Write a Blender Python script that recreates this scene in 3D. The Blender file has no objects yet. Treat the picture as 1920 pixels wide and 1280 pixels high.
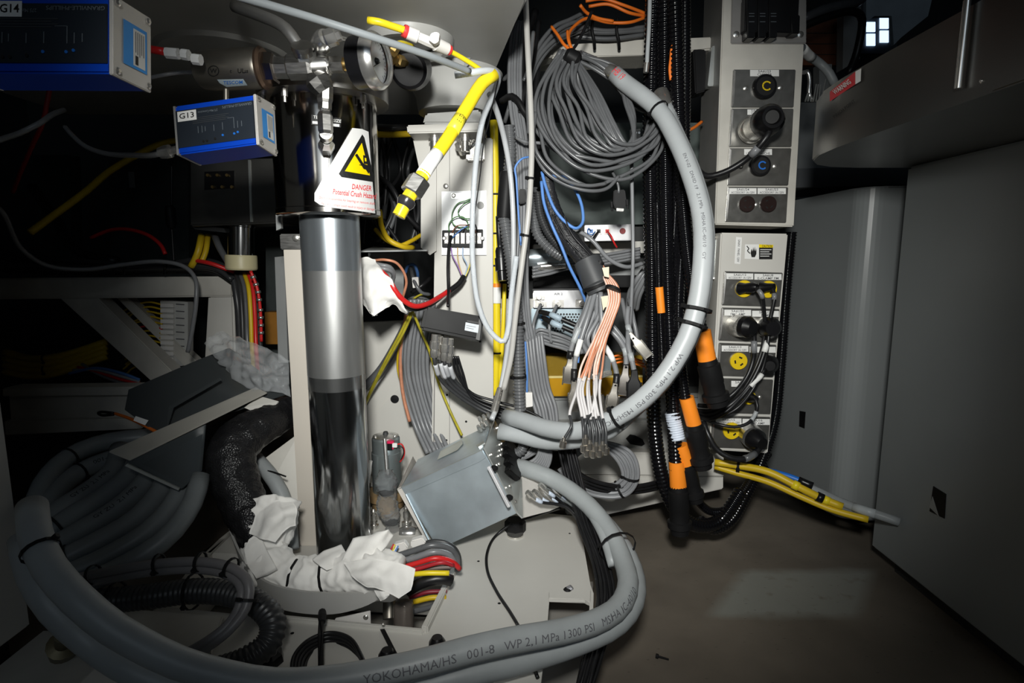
import bpy, bmesh, math, random
from mathutils import Vector, Matrix, noise
random.seed(7)
SC = bpy.context.scene
COL = SC.collection
# ------------------------------------------------------------------ camera, light, exposure
F = 1067.0
CAMZ = 0.75
PITCH = math.radians(8.2)
cam_data = bpy.data.cameras.new('camera')
cam_data.lens = 36.0 * F / 1920.0
cam_data.sensor_width = 36.0
cam_data.clip_start = 0.02
cam = bpy.data.objects.new('camera', cam_data)
cam.location = (0, 0, CAMZ)
cam.rotation_euler = (math.radians(90) - PITCH, 0, 0)
COL.objects.link(cam)
SC.camera = cam
world = bpy.data.worlds.new('world')
SC.world = world
world.use_nodes = True
bg = world.node_tree.nodes['Background']
bg.inputs[0].default_value = (0.6, 0.7, 0.8, 1)
bg.inputs[1].default_value = 0.02
SC.view_settings.view_transform = 'Standard'
SC.view_settings.look = 'None'
SC.view_settings.gamma = 1.0
SC.view_settings.use_curve_mapping = False
SC.view_settings.exposure = 0.0

def add_light(name, kind, loc, target, energy, color, **kw):
    ld = bpy.data.lights.new(name, kind)
    ld.energy = energy
    ld.color = color
    for k, v in kw.items():
        setattr(ld, k, v)
    o = bpy.data.objects.new(name, ld)
    o.location = loc
    o.rotation_euler = (Vector(target) - Vector(loc)).to_track_quat('-Z', 'Y').to_euler()
    COL.objects.link(o)
    return o
# the photographer's work light: a soft-edged torch held just above the lens
add_light('work_light', 'SPOT', (-0.02, -0.10, 1.02), (0.08, 1.3, 0.645), 104, (1.0, 1.0, 0.955),
          spot_size=math.radians(73), spot_blend=1.0, shadow_soft_size=0.055)
# added weak bluish fill lamp behind the camera, lifts the dark left side
add_light('fill_light', 'AREA', (0.3, -1.8, 1.7), (-0.6, 1.2, 0.5), 4.6, (0.75, 0.88, 1.0),
          shape='RECTANGLE', size=1.6, size_y=1.0)

# ------------------------------------------------------------------ picture <-> place
CAMP = Vector((0, 0, CAMZ))
cp, sp = math.cos(PITCH), math.sin(PITCH)
FWD, UP, RT = Vector((0, cp, -sp)), Vector((0, sp, cp)), Vector((1, 0, 0))

def ray(px, py):
    return FWD + RT * ((px - 960) / F) - UP * ((py - 640) / F)
def P(px, py, d):                      # point of the sight line at distance d along the room's y axis
    r = ray(px, py)
    return CAMP + r * (d / r.y)
def PZ(px, py, z):                     # point of the sight line on the level z
    r = ray(px, py)
    return CAMP + r * ((z - CAMZ) / r.z)
def depth(p):
    return (Vector(p) - CAMP).dot(FWD)
def m_px(p, n=1.0):                    # metres that n pixels span at p
    return n * depth(p) / F

def Z(px, py, z):                       # the same, as pixel and distance
    return (px, py, PZ(px, py, z).y)

class Plane:
    def __init__(self, a, b, c):
        a, b, c = Vector(a), Vector(b), Vector(c)
        self.o = a
        n = (b - a).cross(c - a).normalized()
        if n.dot(CAMP - a) < 0: n = -n
        self.n = n
    def at(self, px, py, h=0.0):
        r = ray(px, py)
        t = (self.o - CAMP).dot(self.n) / r.dot(self.n)
        return CAMP + r * t + self.n * h
class Flat(Plane):                     # upright plane facing the room's -y
    def __init__(self, d, turn=0.0, px=960):
        self.o = P(px, 600, d)
        self.n = Vector((math.sin(turn), -math.cos(turn), 0))

# ------------------------------------------------------------------ materials
MATS = {}
def M(name, col, rough=0.5, metal=0.0, var=0.10, scale=14.0, bump=0.0, trans=0.0, alpha=1.0, emit=0.0,
      bscale=None, coat=0.0, ior=1.45, aniso=0.0, spec=0.5, stretch=None, sheen=0.0):
    if name in MATS: return MATS[name]
    m = bpy.data.materials.new(name)
    m.use_nodes = True
    nt = m.node_tree
    b = nt.nodes['Principled BSDF']
    b.inputs['Roughness'].default_value = rough
    b.inputs['Metallic'].default_value = metal
    b.inputs['Transmission Weight'].default_value = trans
    b.inputs['Alpha'].default_value = alpha
    b.inputs['IOR'].default_value = ior
    b.inputs['Coat Weight'].default_value = coat
    b.inputs['Specular IOR Level'].default_value = spec
    b.inputs['Sheen Weight'].default_value = sheen
    b.inputs['Base Color'].default_value = (*col, 1)
    tc = nt.nodes.new('ShaderNodeTexCoord')
    mp = nt.nodes.new('ShaderNodeMapping')
    nt.links.new(tc.outputs['Object'], mp.inputs['Vector'])
    if stretch: mp.inputs['Scale'].default_value = stretch
    nz = nt.nodes.new('ShaderNodeTexNoise')
    nz.inputs['Scale'].default_value = scale
    nz.inputs['Detail'].default_value = 5
    nt.links.new(mp.outputs['Vector'], nz.inputs['Vector'])
    if var > 0:
        cr = nt.nodes.new('ShaderNodeValToRGB')
        cr.color_ramp.elements[0].position = 0.3
        cr.color_ramp.elements[1].position = 0.7
        cr.color_ramp.elements[0].color = (*[c * (1 - var) for c in col], 1)
        cr.color_ramp.elements[1].color = (*[min(1, c * (1 + var)) for c in col], 1)
        nt.links.new(nz.outputs['Fac'], cr.inputs['Fac'])
        nt.links.new(cr.outputs['Color'], b.inputs['Base Color'])
        mr = nt.nodes.new('ShaderNodeMapRange')
        mr.inputs['To Min'].default_value = max(0.02, rough - 0.06)
        mr.inputs['To Max'].default_value = min(1, rough + 0.08)
        nt.links.new(nz.outputs['Fac'], mr.inputs['Value'])
        nt.links.new(mr.outputs['Result'], b.inputs['Roughness'])
    if bump > 0:
        bz = nt.nodes.new('ShaderNodeTexNoise')
        bz.inputs['Scale'].default_value = bscale or scale * 6
        bz.inputs['Detail'].default_value = 6
        nt.links.new(mp.outputs['Vector'], bz.inputs['Vector'])
        bp = nt.nodes.new('ShaderNodeBump')
        bp.inputs['Strength'].default_value = bump
        bp.inputs['Distance'].default_value = 0.004
        nt.links.new(bz.outputs['Fac'], bp.inputs['Height'])
        nt.links.new(bp.outputs['Normal'], b.inputs['Normal'])
    if emit > 0:
        b.inputs['Emission Color'].default_value = (*col, 1)
        b.inputs['Emission Strength'].default_value = emit
    MATS[name] = m
    return m
cream = M('cream_paint', (0.60, 0.585, 0.545), 0.45, var=0.05, scale=5, bump=0.04)
cream_old = M('cream_paint_worn', (0.56, 0.54, 0.49), 0.5, var=0.14, scale=9, bump=0.06)
greymetal = M('grey_paint_metal', (0.30, 0.31, 0.31), 0.42, var=0.06, scale=6)
greydoor = M('grey_door_paint', (0.26, 0.28, 0.285), 0.36, var=0.04, scale=4)
housing_grey = M('grey_casting_paint', (0.52, 0.52, 0.50), 0.38, var=0.10, scale=5, bump=0.03)
dark = M('dark_paint', (0.035, 0.037, 0.038), 0.6, var=0.2)
darkgreen = M('dark_green_panel', (0.10, 0.125, 0.118), 0.55, var=0.12)
steel = M('stainless_steel', (0.70, 0.69, 0.67), 0.24, 0.9, var=0.06, scale=30)
chrome = M('polished_steel', (0.52, 0.53, 0.54), 0.14, 1.0, var=0.08, scale=3, stretch=(14, 14, 0.6))
brushed = M('brushed_steel', (0.52, 0.51, 0.49), 0.32, 1.0, var=0.10, scale=60, stretch=(1, 1, 6))
nickel = M('nickel', (0.74, 0.72, 0.68), 0.26, 0.9, var=0.05, scale=60)
galv = M('galvanised_sheet', (0.60, 0.68, 0.73), 0.38, 0.75, var=0.12, scale=16, bump=0.03)
zinc = M('zinc_plate', (0.60, 0.62, 0.60), 0.35, 0.8, var=0.07)
brass = M('brass', (0.70, 0.48, 0.18), 0.3, 1.0, var=0.1)
copper = M('copper_sheath', (0.56, 0.24, 0.14), 0.4, 0.1, var=0.12, scale=90)
copperlite = M('pale_copper_sheath', (0.78, 0.56, 0.47), 0.4, 0.0, var=0.1, scale=90)
blackp = M('black_plastic', (0.006, 0.006, 0.007), 0.3, var=0.15)
blackm = M('black_matt_plastic', (0.009, 0.009, 0.0095), 0.5, var=0.15, spec=0.22)
blackr = M('black_rubber_cable', (0.010, 0.010, 0.011), 0.36, var=0.2, scale=40)
blackgl = M('black_gloss_conduit', (0.004, 0.004, 0.005), 0.14, var=0.1)
greycable = M('grey_cable_jacket', (0.20, 0.205, 0.215), 0.3, var=0.08, scale=40)
greycable2 = M('mid_grey_cable_jacket', (0.105, 0.108, 0.113), 0.28, var=0.08, scale=40)
dkgreycable = M('dark_grey_cable_jacket', (0.035, 0.036, 0.038), 0.34, var=0.1, scale=40)
hosegrey = M('grey_hose_rubber', (0.30, 0.32, 0.325), 0.42, var=0.07, scale=18, bump=0.05, bscale=160)
hosedark = M('slate_hose_rubber', (0.16, 0.175, 0.18), 0.42, var=0.08, scale=18, bump=0.04, bscale=160)
hosepale = M('pale_grey_hose', (0.37, 0.39, 0.40), 0.4, var=0.05, scale=18)
clear = M('milky_tube', (0.72, 0.76, 0.80), 0.25, trans=0.35, var=0.04, ior=1.3)
yellow = M('yellow_tube', (0.85, 0.66, 0.02), 0.35, var=0.05)
yellowd = M('deep_yellow_sheath', (0.66, 0.45, 0.015), 0.4, var=0.08)
olive = M('green_yellow_wire', (0.42, 0.36, 0.03), 0.4, var=0.2, scale=50)
orange = M('orange_sleeve', (0.95, 0.27, 0.02), 0.4, var=0.04)
orangec = M('orange_fibre_jacket', (0.85, 0.19, 0.02), 0.4, var=0.06)
red = M('red_cable', (0.62, 0.02, 0.02), 0.35, var=0.08)
bluep = M('blue_plastic', (0.02, 0.16, 0.60), 0.35, var=0.06)
bluea = M('blue_anodised', (0.0, 0.055, 0.52), 0.4, 0.0, var=0.06)
bluewire = M('blue_wire', (0.10, 0.24, 0.58), 0.4, var=0.12)
panelnavy = M('dark_navy_panel', (0.018, 0.024, 0.033), 0.4, var=0.08)
alu = M('aluminium_plate', (0.48, 0.48, 0.47), 0.45, 0.5, var=0.05)
white = M('white_label', (0.82, 0.82, 0.80), 0.5, var=0.03)
whitepl = M('white_plastic', (0.75, 0.73, 0.70), 0.45, var=0.04)
clothm = M('white_cloth', (0.84, 0.825, 0.79), 0.85, var=0.07, scale=14, bump=0.45, bscale=40, sheen=0.2)
ink = M('black_ink', (0.01, 0.01, 0.01), 0.5, var=0)
greyink = M('grey_ink', (0.10, 0.10, 0.11), 0.5, var=0)
redink = M('red_ink', (0.72, 0.03, 0.04), 0.5, var=0)
palered = M('pale_red_ink', (0.80, 0.25, 0.25), 0.5, var=0)
whiteink = M('white_ink', (0.6, 0.62, 0.64), 0.5, var=0)
dimink = M('dim_grey_ink', (0.13, 0.15, 0.17), 0.5, var=0)
signyellow = M('sign_yellow', (0.90, 0.68, 0.0), 0.45, var=0.02)
sockyellow = M('yellow_socket_plastic', (0.80, 0.56, 0.01), 0.4, var=0.05)
faceplate = M('dark_stainless_plate', (0.26, 0.255, 0.24), 0.34, 0.85, var=0.06, scale=60)
brownpl = M('brown_plastic', (0.018, 0.009, 0.008), 0.35, var=0.1)
glassm = M('gauge_glass', (0.9, 0.92, 0.95), 0.03, trans=1.0, var=0, ior=1.1)
film = M('clear_plastic_film', (0.88, 0.9, 0.92), 0.06, trans=0.92, var=0.0, ior=1.18, bump=0.9, bscale=75)
acrylic = M('smoked_acrylic', (0.06, 0.07, 0.075), 0.16, trans=0.25, var=0.05, ior=1.3)
amber = M('amber_plastic', (0.80, 0.42, 0.02), 0.25, trans=0.3, var=0.1)
tanpl = M('tan_phenolic', (0.30, 0.20, 0.10), 0.5, var=0.15)
ivory = M('ivory_insulator', (0.62, 0.56, 0.34), 0.4, var=0.05)
motorm = M('motor_housing', (0.42, 0.48, 0.49), 0.32, 0.8, var=0.06)
redlabel = M('red_label', (0.60, 0.03, 0.04), 0.45, var=0.04)
rust = M('rust_brown_panel', (0.20, 0.07, 0.035), 0.6, var=0.2)

# ------------------------------------------------------------------ objects
WL = {}
def link(name, verts, faces, mat, parent=None, smooth=True, mats=None, fmat=None):
    me = bpy.data.meshes.new(name)
    if parent is None and verts:
        n = len(verts)
        xs = [v[0] for v in verts]; ys = [v[1] for v in verts]; zs = [v[2] for v in verts]
        c = Vector(((min(xs) + max(xs)) / 2, (min(ys) + max(ys)) / 2, min(zs)))
    else:
        c = WL.get(parent.name, Vector()) if parent else Vector()
    me.from_pydata([(v[0] - c.x, v[1] - c.y, v[2] - c.z) for v in verts], [], faces)
    for m in (mats or [mat]): me.materials.append(m)
    if fmat:
        for p, k in zip(me.polygons, fmat): p.material_index = k
    if smooth: me.shade_smooth()
    o = bpy.data.objects.new(name, me)
    COL.objects.link(o)
    if parent:
        o.parent = parent
        WL[o.name] = c.copy()
    else:
        o.location = c
        WL[o.name] = c.copy()
    return o
def bmlink(name, bm, mat, parent=None, smooth=False):
    bmesh.ops.recalc_face_normals(bm, faces=bm.faces)
    bm.verts.index_update()
    v = [tuple(x.co) for x in bm.verts]
    f = [[q.index for q in x.verts] for x in bm.faces]
    bm.free()
    return link(name, v, f, mat, parent, smooth)
def thing(name, label, cat, loc, group=None):
    o = bpy.data.objects.new(name, None)
    o.empty_display_size = 0.02
    COL.objects.link(o)
    o.location = loc
    WL[o.name] = Vector(loc)
    return tag(o, label, cat, group)
def tag(o, label, cat, group=None):
    o['label'] = label; o['category'] = cat
    if group: o['group'] = group
    return o
def struct(o):
    o['kind'] = 'structure'
    return o
def sharpen(o, ang=35):
    me = o.data
    me.shade_smooth()
    try: me.set_sharp_from_angle(angle=math.radians(ang))
    except Exception: pass
    return o

def slab(name, poly, vec, mat, parent=None, bevel=0.0):        # polygon (world points) extruded along vec
    bm = bmesh.new()
    vec = Vector(vec)
    a = [bm.verts.new(p) for p in poly]
    b = [bm.verts.new(Vector(p) + vec) for p in poly]
    n = len(a)
    bm.faces.new(a)
    bm.faces.new(b[::-1])
    for i in range(n):
        bm.faces.new((a[i], b[i], b[(i + 1) % n], a[(i + 1) % n]))
    if bevel > 0:
        bmesh.ops.bevel(bm, geom=list(bm.edges), offset=bevel, segments=2, affect='EDGES', clamp_overlap=True)
    o = bmlink(name, bm, mat, parent, False)
    if bevel > 0: sharpen(o, 50)
    return o
def box(name, lo, hi, mat, parent=None, bevel=0.0):
    (x0, y0, z0), (x1, y1, z1) = lo, hi
    return slab(name, [(x0, y0, z0), (x1, y0, z0), (x1, y1, z0), (x0, y1, z0)], (0, 0, z1 - z0), mat, parent, bevel)
def obox(name, c, ax, half, mat, parent=None, bevel=0.0):      # box with its own axes
    c = Vector(c); u, v, w = [Vector(a).normalized() * h for a, h in zip(ax, half)]
    return slab(name, [c - u - v - w, c + u - v - w, c + u + v - w, c - u + v - w], w * 2, mat, parent, bevel)
def bar(name, p0, p1, wx, wz, mat, parent=None, bevel=0.0, up=(0, 0, 1)):   # square bar between two points
    p0, p1 = Vector(p0), Vector(p1)
    a = (p1 - p0).normalized()
    s = a.cross(Vector(up)).normalized()
    u = s.cross(a).normalized()
    return obox(name, (p0 + p1) / 2, (a, s, u), ((p1 - p0).length / 2, wx / 2, wz / 2), mat, parent, bevel)
def px_plate(name, plane, poly, h0, h1, mat, parent=None, bevel=0.0):
    return slab(name, [plane.at(x, y, h1) for x, y in poly], plane.n * (h0 - h1), mat, parent, bevel)
def rect(x0, y0, x1, y1):
    return [(x0, y0), (x1, y0), (x1, y1), (x0, y1)]
def frame_of(a):
    a = a.normalized()
    t = Vector((0, 0, 1)) if abs(a.z) < 0.9 else Vector((1, 0, 0))
    u = a.cross(t).normalized()
    return u, a.cross(u).normalized()
def lathe(name, p0, p1, prof, mat, parent=None, n=20, smooth=True, caps=True):
    """prof: (t along p0..p1, radius in metres)"""
    p0, p1 = Vector(p0), Vector(p1)
    a = p1 - p0
    u, v = frame_of(a)
    vs, fs = [], []
    for t, r in prof:
        c = p0 + a * t
        for k in range(n):
            g = 2 * math.pi * k / n
            vs.append(c + u * (r * math.cos(g)) + v * (r * math.sin(g)))
    for i in range(len(prof) - 1):
        for k in range(n):
            k2 = (k + 1) % n
            fs.append((i * n + k, i * n + k2, (i + 1) * n + k2, (i + 1) * n + k))
    if caps:
        fs.append(tuple(range(n))[::-1])
        fs.append(tuple((len(prof) - 1) * n + k for k in range(n)))
    o = link(name, vs, fs, mat, parent, smooth)
    if smooth: sharpen(o, 32)
    else: o.data.shade_flat()
    return o
def plathe(name, a, b, prof, mat, parent=None, n=20, smooth=True):   # pixel ends, pixel radii
    p0, p1 = P(*a), P(*b)
    k = m_px((p0 + p1) / 2)
    return lathe(name, p0, p1, [(t, r * k) for t, r in prof], mat, parent, n, smooth)
def disc(name, plane, px, py, r, h0, h1, mat, parent=None, n=24, bev=0.05, smooth=True):
    a, b = plane.at(px, py, h0), plane.at(px, py, h1)
    k = m_px(a, r)
    return lathe(name, a, b, [(0, k), (0.8, k), (1, k * (1 - bev))], mat, parent, n, smooth)

# ---- tubes
def spline(pts, step):
    """Catmull-Rom (centripetal) through pts, resampled to about equal steps"""
    p = [Vector(q) for q in pts]
    if len(p) == 2:
        dense = [p[0].lerp(p[1], i / 8) for i in range(9)]
    else:
        q = [p[0] * 2 - p[1]] + p + [p[-1] * 2 - p[-2]]
        dense = []
        for i in range(1, len(q) - 2):
            p0, p1, p2, p3 = q[i - 1], q[i], q[i + 1], q[i + 2]
            t0 = 0; t1 = t0 + max(1e-5, (p1 - p0).length) ** 0.5
            t2 = t1 + max(1e-5, (p2 - p1).length) ** 0.5; t3 = t2 + max(1e-5, (p3 - p2).length) ** 0.5
            for k in range(16):
                t = t1 + (t2 - t1) * k / 16
                a1 = p0 * ((t1 - t) / (t1 - t0)) + p1 * ((t - t0) / (t1 - t0))
                a2 = p1 * ((t2 - t) / (t2 - t1)) + p2 * ((t - t1) / (t2 - t1))
                a3 = p2 * ((t3 - t) / (t3 - t2)) + p3 * ((t - t2) / (t3 - t2))
                b1 = a1 * ((t2 - t) / (t2 - t0)) + a2 * ((t - t0) / (t2 - t0))
                b2 = a2 * ((t3 - t) / (t3 - t1)) + a3 * ((t - t1) / (t3 - t1))
                dense.append(b1 * ((t2 - t) / (t2 - t1)) + b2 * ((t - t1) / (t2 - t1)))
        dense.append(p[-1].copy())
    L = [0.0]
    for i in range(1, len(dense)): L.append(L[-1] + (dense[i] - dense[i - 1]).length)
    n = max(2, int(math.ceil(L[-1] / step)))
    out, j = [], 0
    for i in range(n + 1):
        s = L[-1] * i / n
        while j < len(L) - 2 and L[j + 1] < s: j += 1
        w = (s - L[j]) / max(1e-9, L[j + 1] - L[j])
        out.append(dense[j].lerp(dense[j + 1], min(1, max(0, w))))
    return out
def transport(path):
    n = len(path)
    T = [(path[min(i + 1, n - 1)] - path[max(i - 1, 0)]).normalized() for i in range(n)]
    u, _ = frame_of(T[0])
    out = []
    for i in range(n):
        u = (u - T[i] * u.dot(T[i]))
        u = u.normalized() if u.length > 1e-6 else frame_of(T[i])[0]
        out.append((u.copy(), T[i].cross(u)))
    return T, out
def tube_mesh(path, rads, sides, caps=True):
    T, fr = transport(path)
    vs, fs = [], []
    cs = [(math.cos(2 * math.pi * k / sides), math.sin(2 * math.pi * k / sides)) for k in range(sides)]
    for c, (u, v), r in zip(path, fr, rads):
        for a, b in cs: vs.append(c + u * (r * a) + v * (r * b))
    for i in range(len(path) - 1):
        for k in range(sides):
            k2 = (k + 1) % sides
            fs.append((i * sides + k, i * sides + k2, (i + 1) * sides + k2, (i + 1) * sides + k))
    if caps:
        fs.append(tuple(range(sides))[::-1])
        fs.append(tuple((len(path) - 1) * sides + k for k in range(sides)))
    return vs, fs
PATH = {}
def tube(name, pts, r, mat, parent=None, sides=8, corr=0.0, step=None, taper=None, world=False, depth_=0.13):
    """pts (px, py, d); r in pixels at mid path (or metres when world). corr = ring pitch in radii."""
    w = [Vector(p) for p in pts] if world else [P(*p) for p in pts]
    rm = r if world else r * sum(depth(q) for q in w) / len(w) / F
    if corr:
        pitch = corr * rm
        path = spline(w, pitch / 4)
        prof = [1.0, 1.0, 1 - depth_, 1 - depth_]
        rads = [rm * prof[i % 4] for i in range(len(path))]
    else:
        path = spline(w, step or max(0.004, rm * 1.6))
        rads = [rm] * len(path)
    if taper:
        rads = [q * (1 + (taper - 1) * i / (len(path) - 1)) for i, q in enumerate(rads)]
    vs, fs = tube_mesh(path, rads, sides)
    o = link(name, vs, fs, mat, parent)
    PATH[o.name] = (path, rm)
    return o
def cable(label, pts, r, mat, name='cable', cat='cable', group=None, **kw):
    return tag(tube(name, pts, r, mat, None, **kw), label, cat, group)
def sub(o, t0, t1):
    path, r = PATH[o.name]
    n = len(path) - 1
    i0, i1 = int(round(t0 * n)), int(round(t1 * n))
    if i1 <= i0: i1 = i0 + 1
    if i1 > n: i0, i1 = n - 1, n
    return path[i0:i1 + 1], r
def sleeve(o, t0, t1, mat, name='sleeve', k=1.15, sides=12):
    seg, r = sub(o, t0, t1)
    vs, fs = tube_mesh(seg, [r * k] * len(seg), sides)
    return link(name, vs, fs, mat, o)
def tie(o, t, k=1.12, mat=None, head=True, w=0.006, ang=0.0):
    """a plastic cable tie: strap, head and tail, all one part"""
    path, r = PATH[o.name]
    n = len(path) - 1
    i = min(n - 1, max(1, int(t * n)))
    c = path[i]
    a = (path[i + 1] - path[i - 1]).normalized()
    toc = (CAMP - c); toc = (toc - a * toc.dot(a)).normalized()
    s = a.cross(toc)
    R = r * k
    vs, fs = [], []
    N = 14
    for g in range(N):
        q = 2 * math.pi * g / N
        e = toc * math.cos(q) + s * math.sin(q)
        for rr, ww in ((R, -w / 2), (R + 0.0016, -w / 2), (R + 0.0016, w / 2), (R, w / 2)):
            vs.append(c + e * rr + a * ww)
    for g in range(N):
        h = (g + 1) % N
        for k4 in range(4):
            fs.append((g * 4 + k4, g * 4 + (k4 + 1) % 4, h * 4 + (k4 + 1) % 4, h * 4 + k4))
    if head:
        e = (toc * math.cos(ang + 0.9) + s * math.sin(ang + 0.9))
        t2 = a.cross(e)
        hc = c + e * (R + 0.003)
        b = len(vs)
        for dx, dy, dz in ((-1, -1, -1), (1, -1, -1), (1, 1, -1), (-1, 1, -1), (-1, -1, 1), (1, -1, 1), (1, 1, 1), (-1, 1, 1)):
            vs.append(hc + a * (dx * w * 0.7) + t2 * (dy * w * 0.7) + e * (dz * 0.003))
        for f in ((0, 3, 2, 1), (4, 5, 6, 7), (0, 1, 5, 4), (1, 2, 6, 5), (2, 3, 7, 6), (3, 0, 4, 7)):
            fs.append(tuple(b + q for q in f))
    return link('cable_tie', vs, fs, mat or blackm, o, smooth=False)
ORD = 'first second third fourth fifth sixth seventh eighth ninth tenth eleventh twelfth'.split()
def strands(label, pts, offs, r, mat, name='cable', cat='cable', group=None, jit=0.6, **kw):
    """several alike cables side by side; offs: (dx, dy, dd) offsets, pixels and metres"""
    out = []
    xs, ys = [o[0] for o in offs], [o[1] for o in offs]
    if isinstance(label, str) and len(offs) <= 12:
        if all(a < b for a, b in zip(xs, xs[1:])): label = ['%s, %s from the left' % (label, ORD[k]) for k in range(len(offs))]
        elif all(a < b for a, b in zip(ys, ys[1:])): label = ['%s, %s from the top' % (label, ORD[k]) for k in range(len(offs))]
    for k, (dx, dy, dd) in enumerate(offs):
        q = [(x + dx + random.uniform(-jit, jit), y + dy + random.uniform(-jit, jit), d + dd) for x, y, d in pts]
        out.append(cable(label if isinstance(label, str) else label[k % len(label)], q, r, mat if not isinstance(mat, list) else mat[k % len(mat)], name, cat, group, **kw))
    return out

# ---- flat print
def text_mesh(s, size, bold=0.010):
    cu = bpy.data.curves.new('writing', 'FONT')
    cu.body = s; cu.size = size; cu.align_x = 'CENTER'; cu.align_y = 'CENTER'; cu.resolution_u = 2
    cu.offset = bold * size
    o = bpy.data.objects.new('writing_tmp', cu)
    me = o.to_mesh()
    v = [(q.co.x, q.co.y) for q in me.vertices]
    f = [tuple(p.vertices) for p in me.polygons]
    o.to_mesh_clear()
    bpy.data.objects.remove(o); bpy.data.curves.remove(cu)
    return v, f
def writing(mapper, s, px, py, size, mat, parent, ang=0.0, width=None, h=0.0006, name='lettering', slant=0.0):
    """size in pixels (letter height about 0.7 of it); width: squeeze or stretch to that many pixels"""
    v, f = text_mesh(s, size)
    if not v: return None
    w = max(q[0] for q in v) - min(q[0] for q in v)
    kx = width / w if width else 1.0
    ca, sa = math.cos(math.radians(ang)), math.sin(math.radians(ang))
    vs = []
    for x, y in v:
        x *= kx
        x, y = x, y + x * slant
        vs.append(mapper(px + x * ca + y * sa, py + x * sa - y * ca, h))
    return link(name, vs, f, mat, parent, smooth=False)
def decal(mapper, poly, mat, parent, name='sticker', h=0.0004, cuts=0):
    bm = bmesh.new()
    bm.faces.new([bm.verts.new((x, y, 0)) for x, y in poly])
    if cuts:
        bmesh.ops.triangulate(bm, faces=bm.faces)
        for _ in range(cuts):
            bmesh.ops.subdivide_edges(bm, edges=list(bm.edges), cuts=1, use_grid_fill=True)
    bm.verts.index_update()
    vs = [mapper(v.co.x, v.co.y, h) for v in bm.verts]
    fs = [[q.index for q in x.verts] for x in bm.faces]
    bm.free()
    return link(name, vs, fs, mat, parent, smooth=False)
def lines(mapper, segs, w, mat, parent, name='printed_line', h=0.0005):
    vs, fs = [], []
    for x0, y0, x1, y1 in segs:
        dx, dy = x1 - x0, y1 - y0
        L = math.hypot(dx, dy) or 1
        nx, ny = -dy / L * w / 2, dx / L * w / 2
        b = len(vs)
        for x, y in ((x0 + nx, y0 + ny), (x1 + nx, y1 + ny), (x1 - nx, y1 - ny), (x0 - nx, y0 - ny)): vs.append(mapper(x, y, h))
        fs.append((b, b + 1, b + 2, b + 3))
    return link(name, vs, fs, mat, parent, smooth=False)
def tube_text(o, s, t0, t1, mat, hgt=0.8, off=0.0, flip=False):
    """lettering printed along a hose, on the side that faces the room's middle"""
    path, r = PATH[o.name]
    n = len(path) - 1
    i0, i1 = int(t0 * n), int(t1 * n)
    seg = path[i0:i1 + 1]
    L = [0.0]
    for i in range(1, len(seg)): L.append(L[-1] + (seg[i] - seg[i - 1]).length)
    v, f = text_mesh(s, r * hgt * 1.6, 0.0)
    bm = bmesh.new()
    bv = [bm.verts.new((x, y, 0)) for x, y in v]
    for q in f:
        try: bm.faces.new([bv[i] for i in q])
        except ValueError: pass
    for _ in range(2):
        ed = [e for e in bm.edges if e.calc_length() > r * 0.22]
        if ed: bmesh.ops.subdivide_edges(bm, edges=ed, cuts=1)
        bmesh.ops.triangulate(bm, faces=bm.faces)
    bm.verts.index_update()
    v = [(q.co.x, q.co.y) for q in bm.verts]; f = [tuple(w.index for w in q.verts) for q in bm.faces]
    bm.free()
    x0, x1 = min(q[0] for q in v), max(q[0] for q in v)
    vs = []
    mid = seg[len(seg) // 2]
    for x, y in v:
        u = (x - x0) / (x1 - x0)
        if flip: u, y = 1 - u, -y
        s_ = u * L[-1]
        j = 0
        while j < len(L) - 2 and L[j + 1] < s_: j += 1
        w = (s_ - L[j]) / max(1e-9, L[j + 1] - L[j])
        c = seg[j].lerp(seg[j + 1], w)
        j0, j1 = max(0, j - 2), min(len(seg) - 1, j + 3)
        a = (seg[j1] - seg[j0]).normalized()
        toc = CAMP - c; toc = (toc - a * toc.dot(a)).normalized()
        sd = a.cross(toc) * -1
        g = off + y / r
        e = toc * math.cos(g) + sd * math.sin(g)
        vs.append(c + e * (r * 1.02))
    return link('lettering', vs, f, mat, o, smooth=False)
def screw(plane, px, py, r, parent, mat=None, h=0.0):
    a, b = plane.at(px, py, h), plane.at(px, py, h + 0.003)
    k = m_px(a, r)
    return lathe('screw', a, b, [(0, k), (0.6, k), (1, k * 0.6)], mat or nickel, parent, 10)
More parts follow.
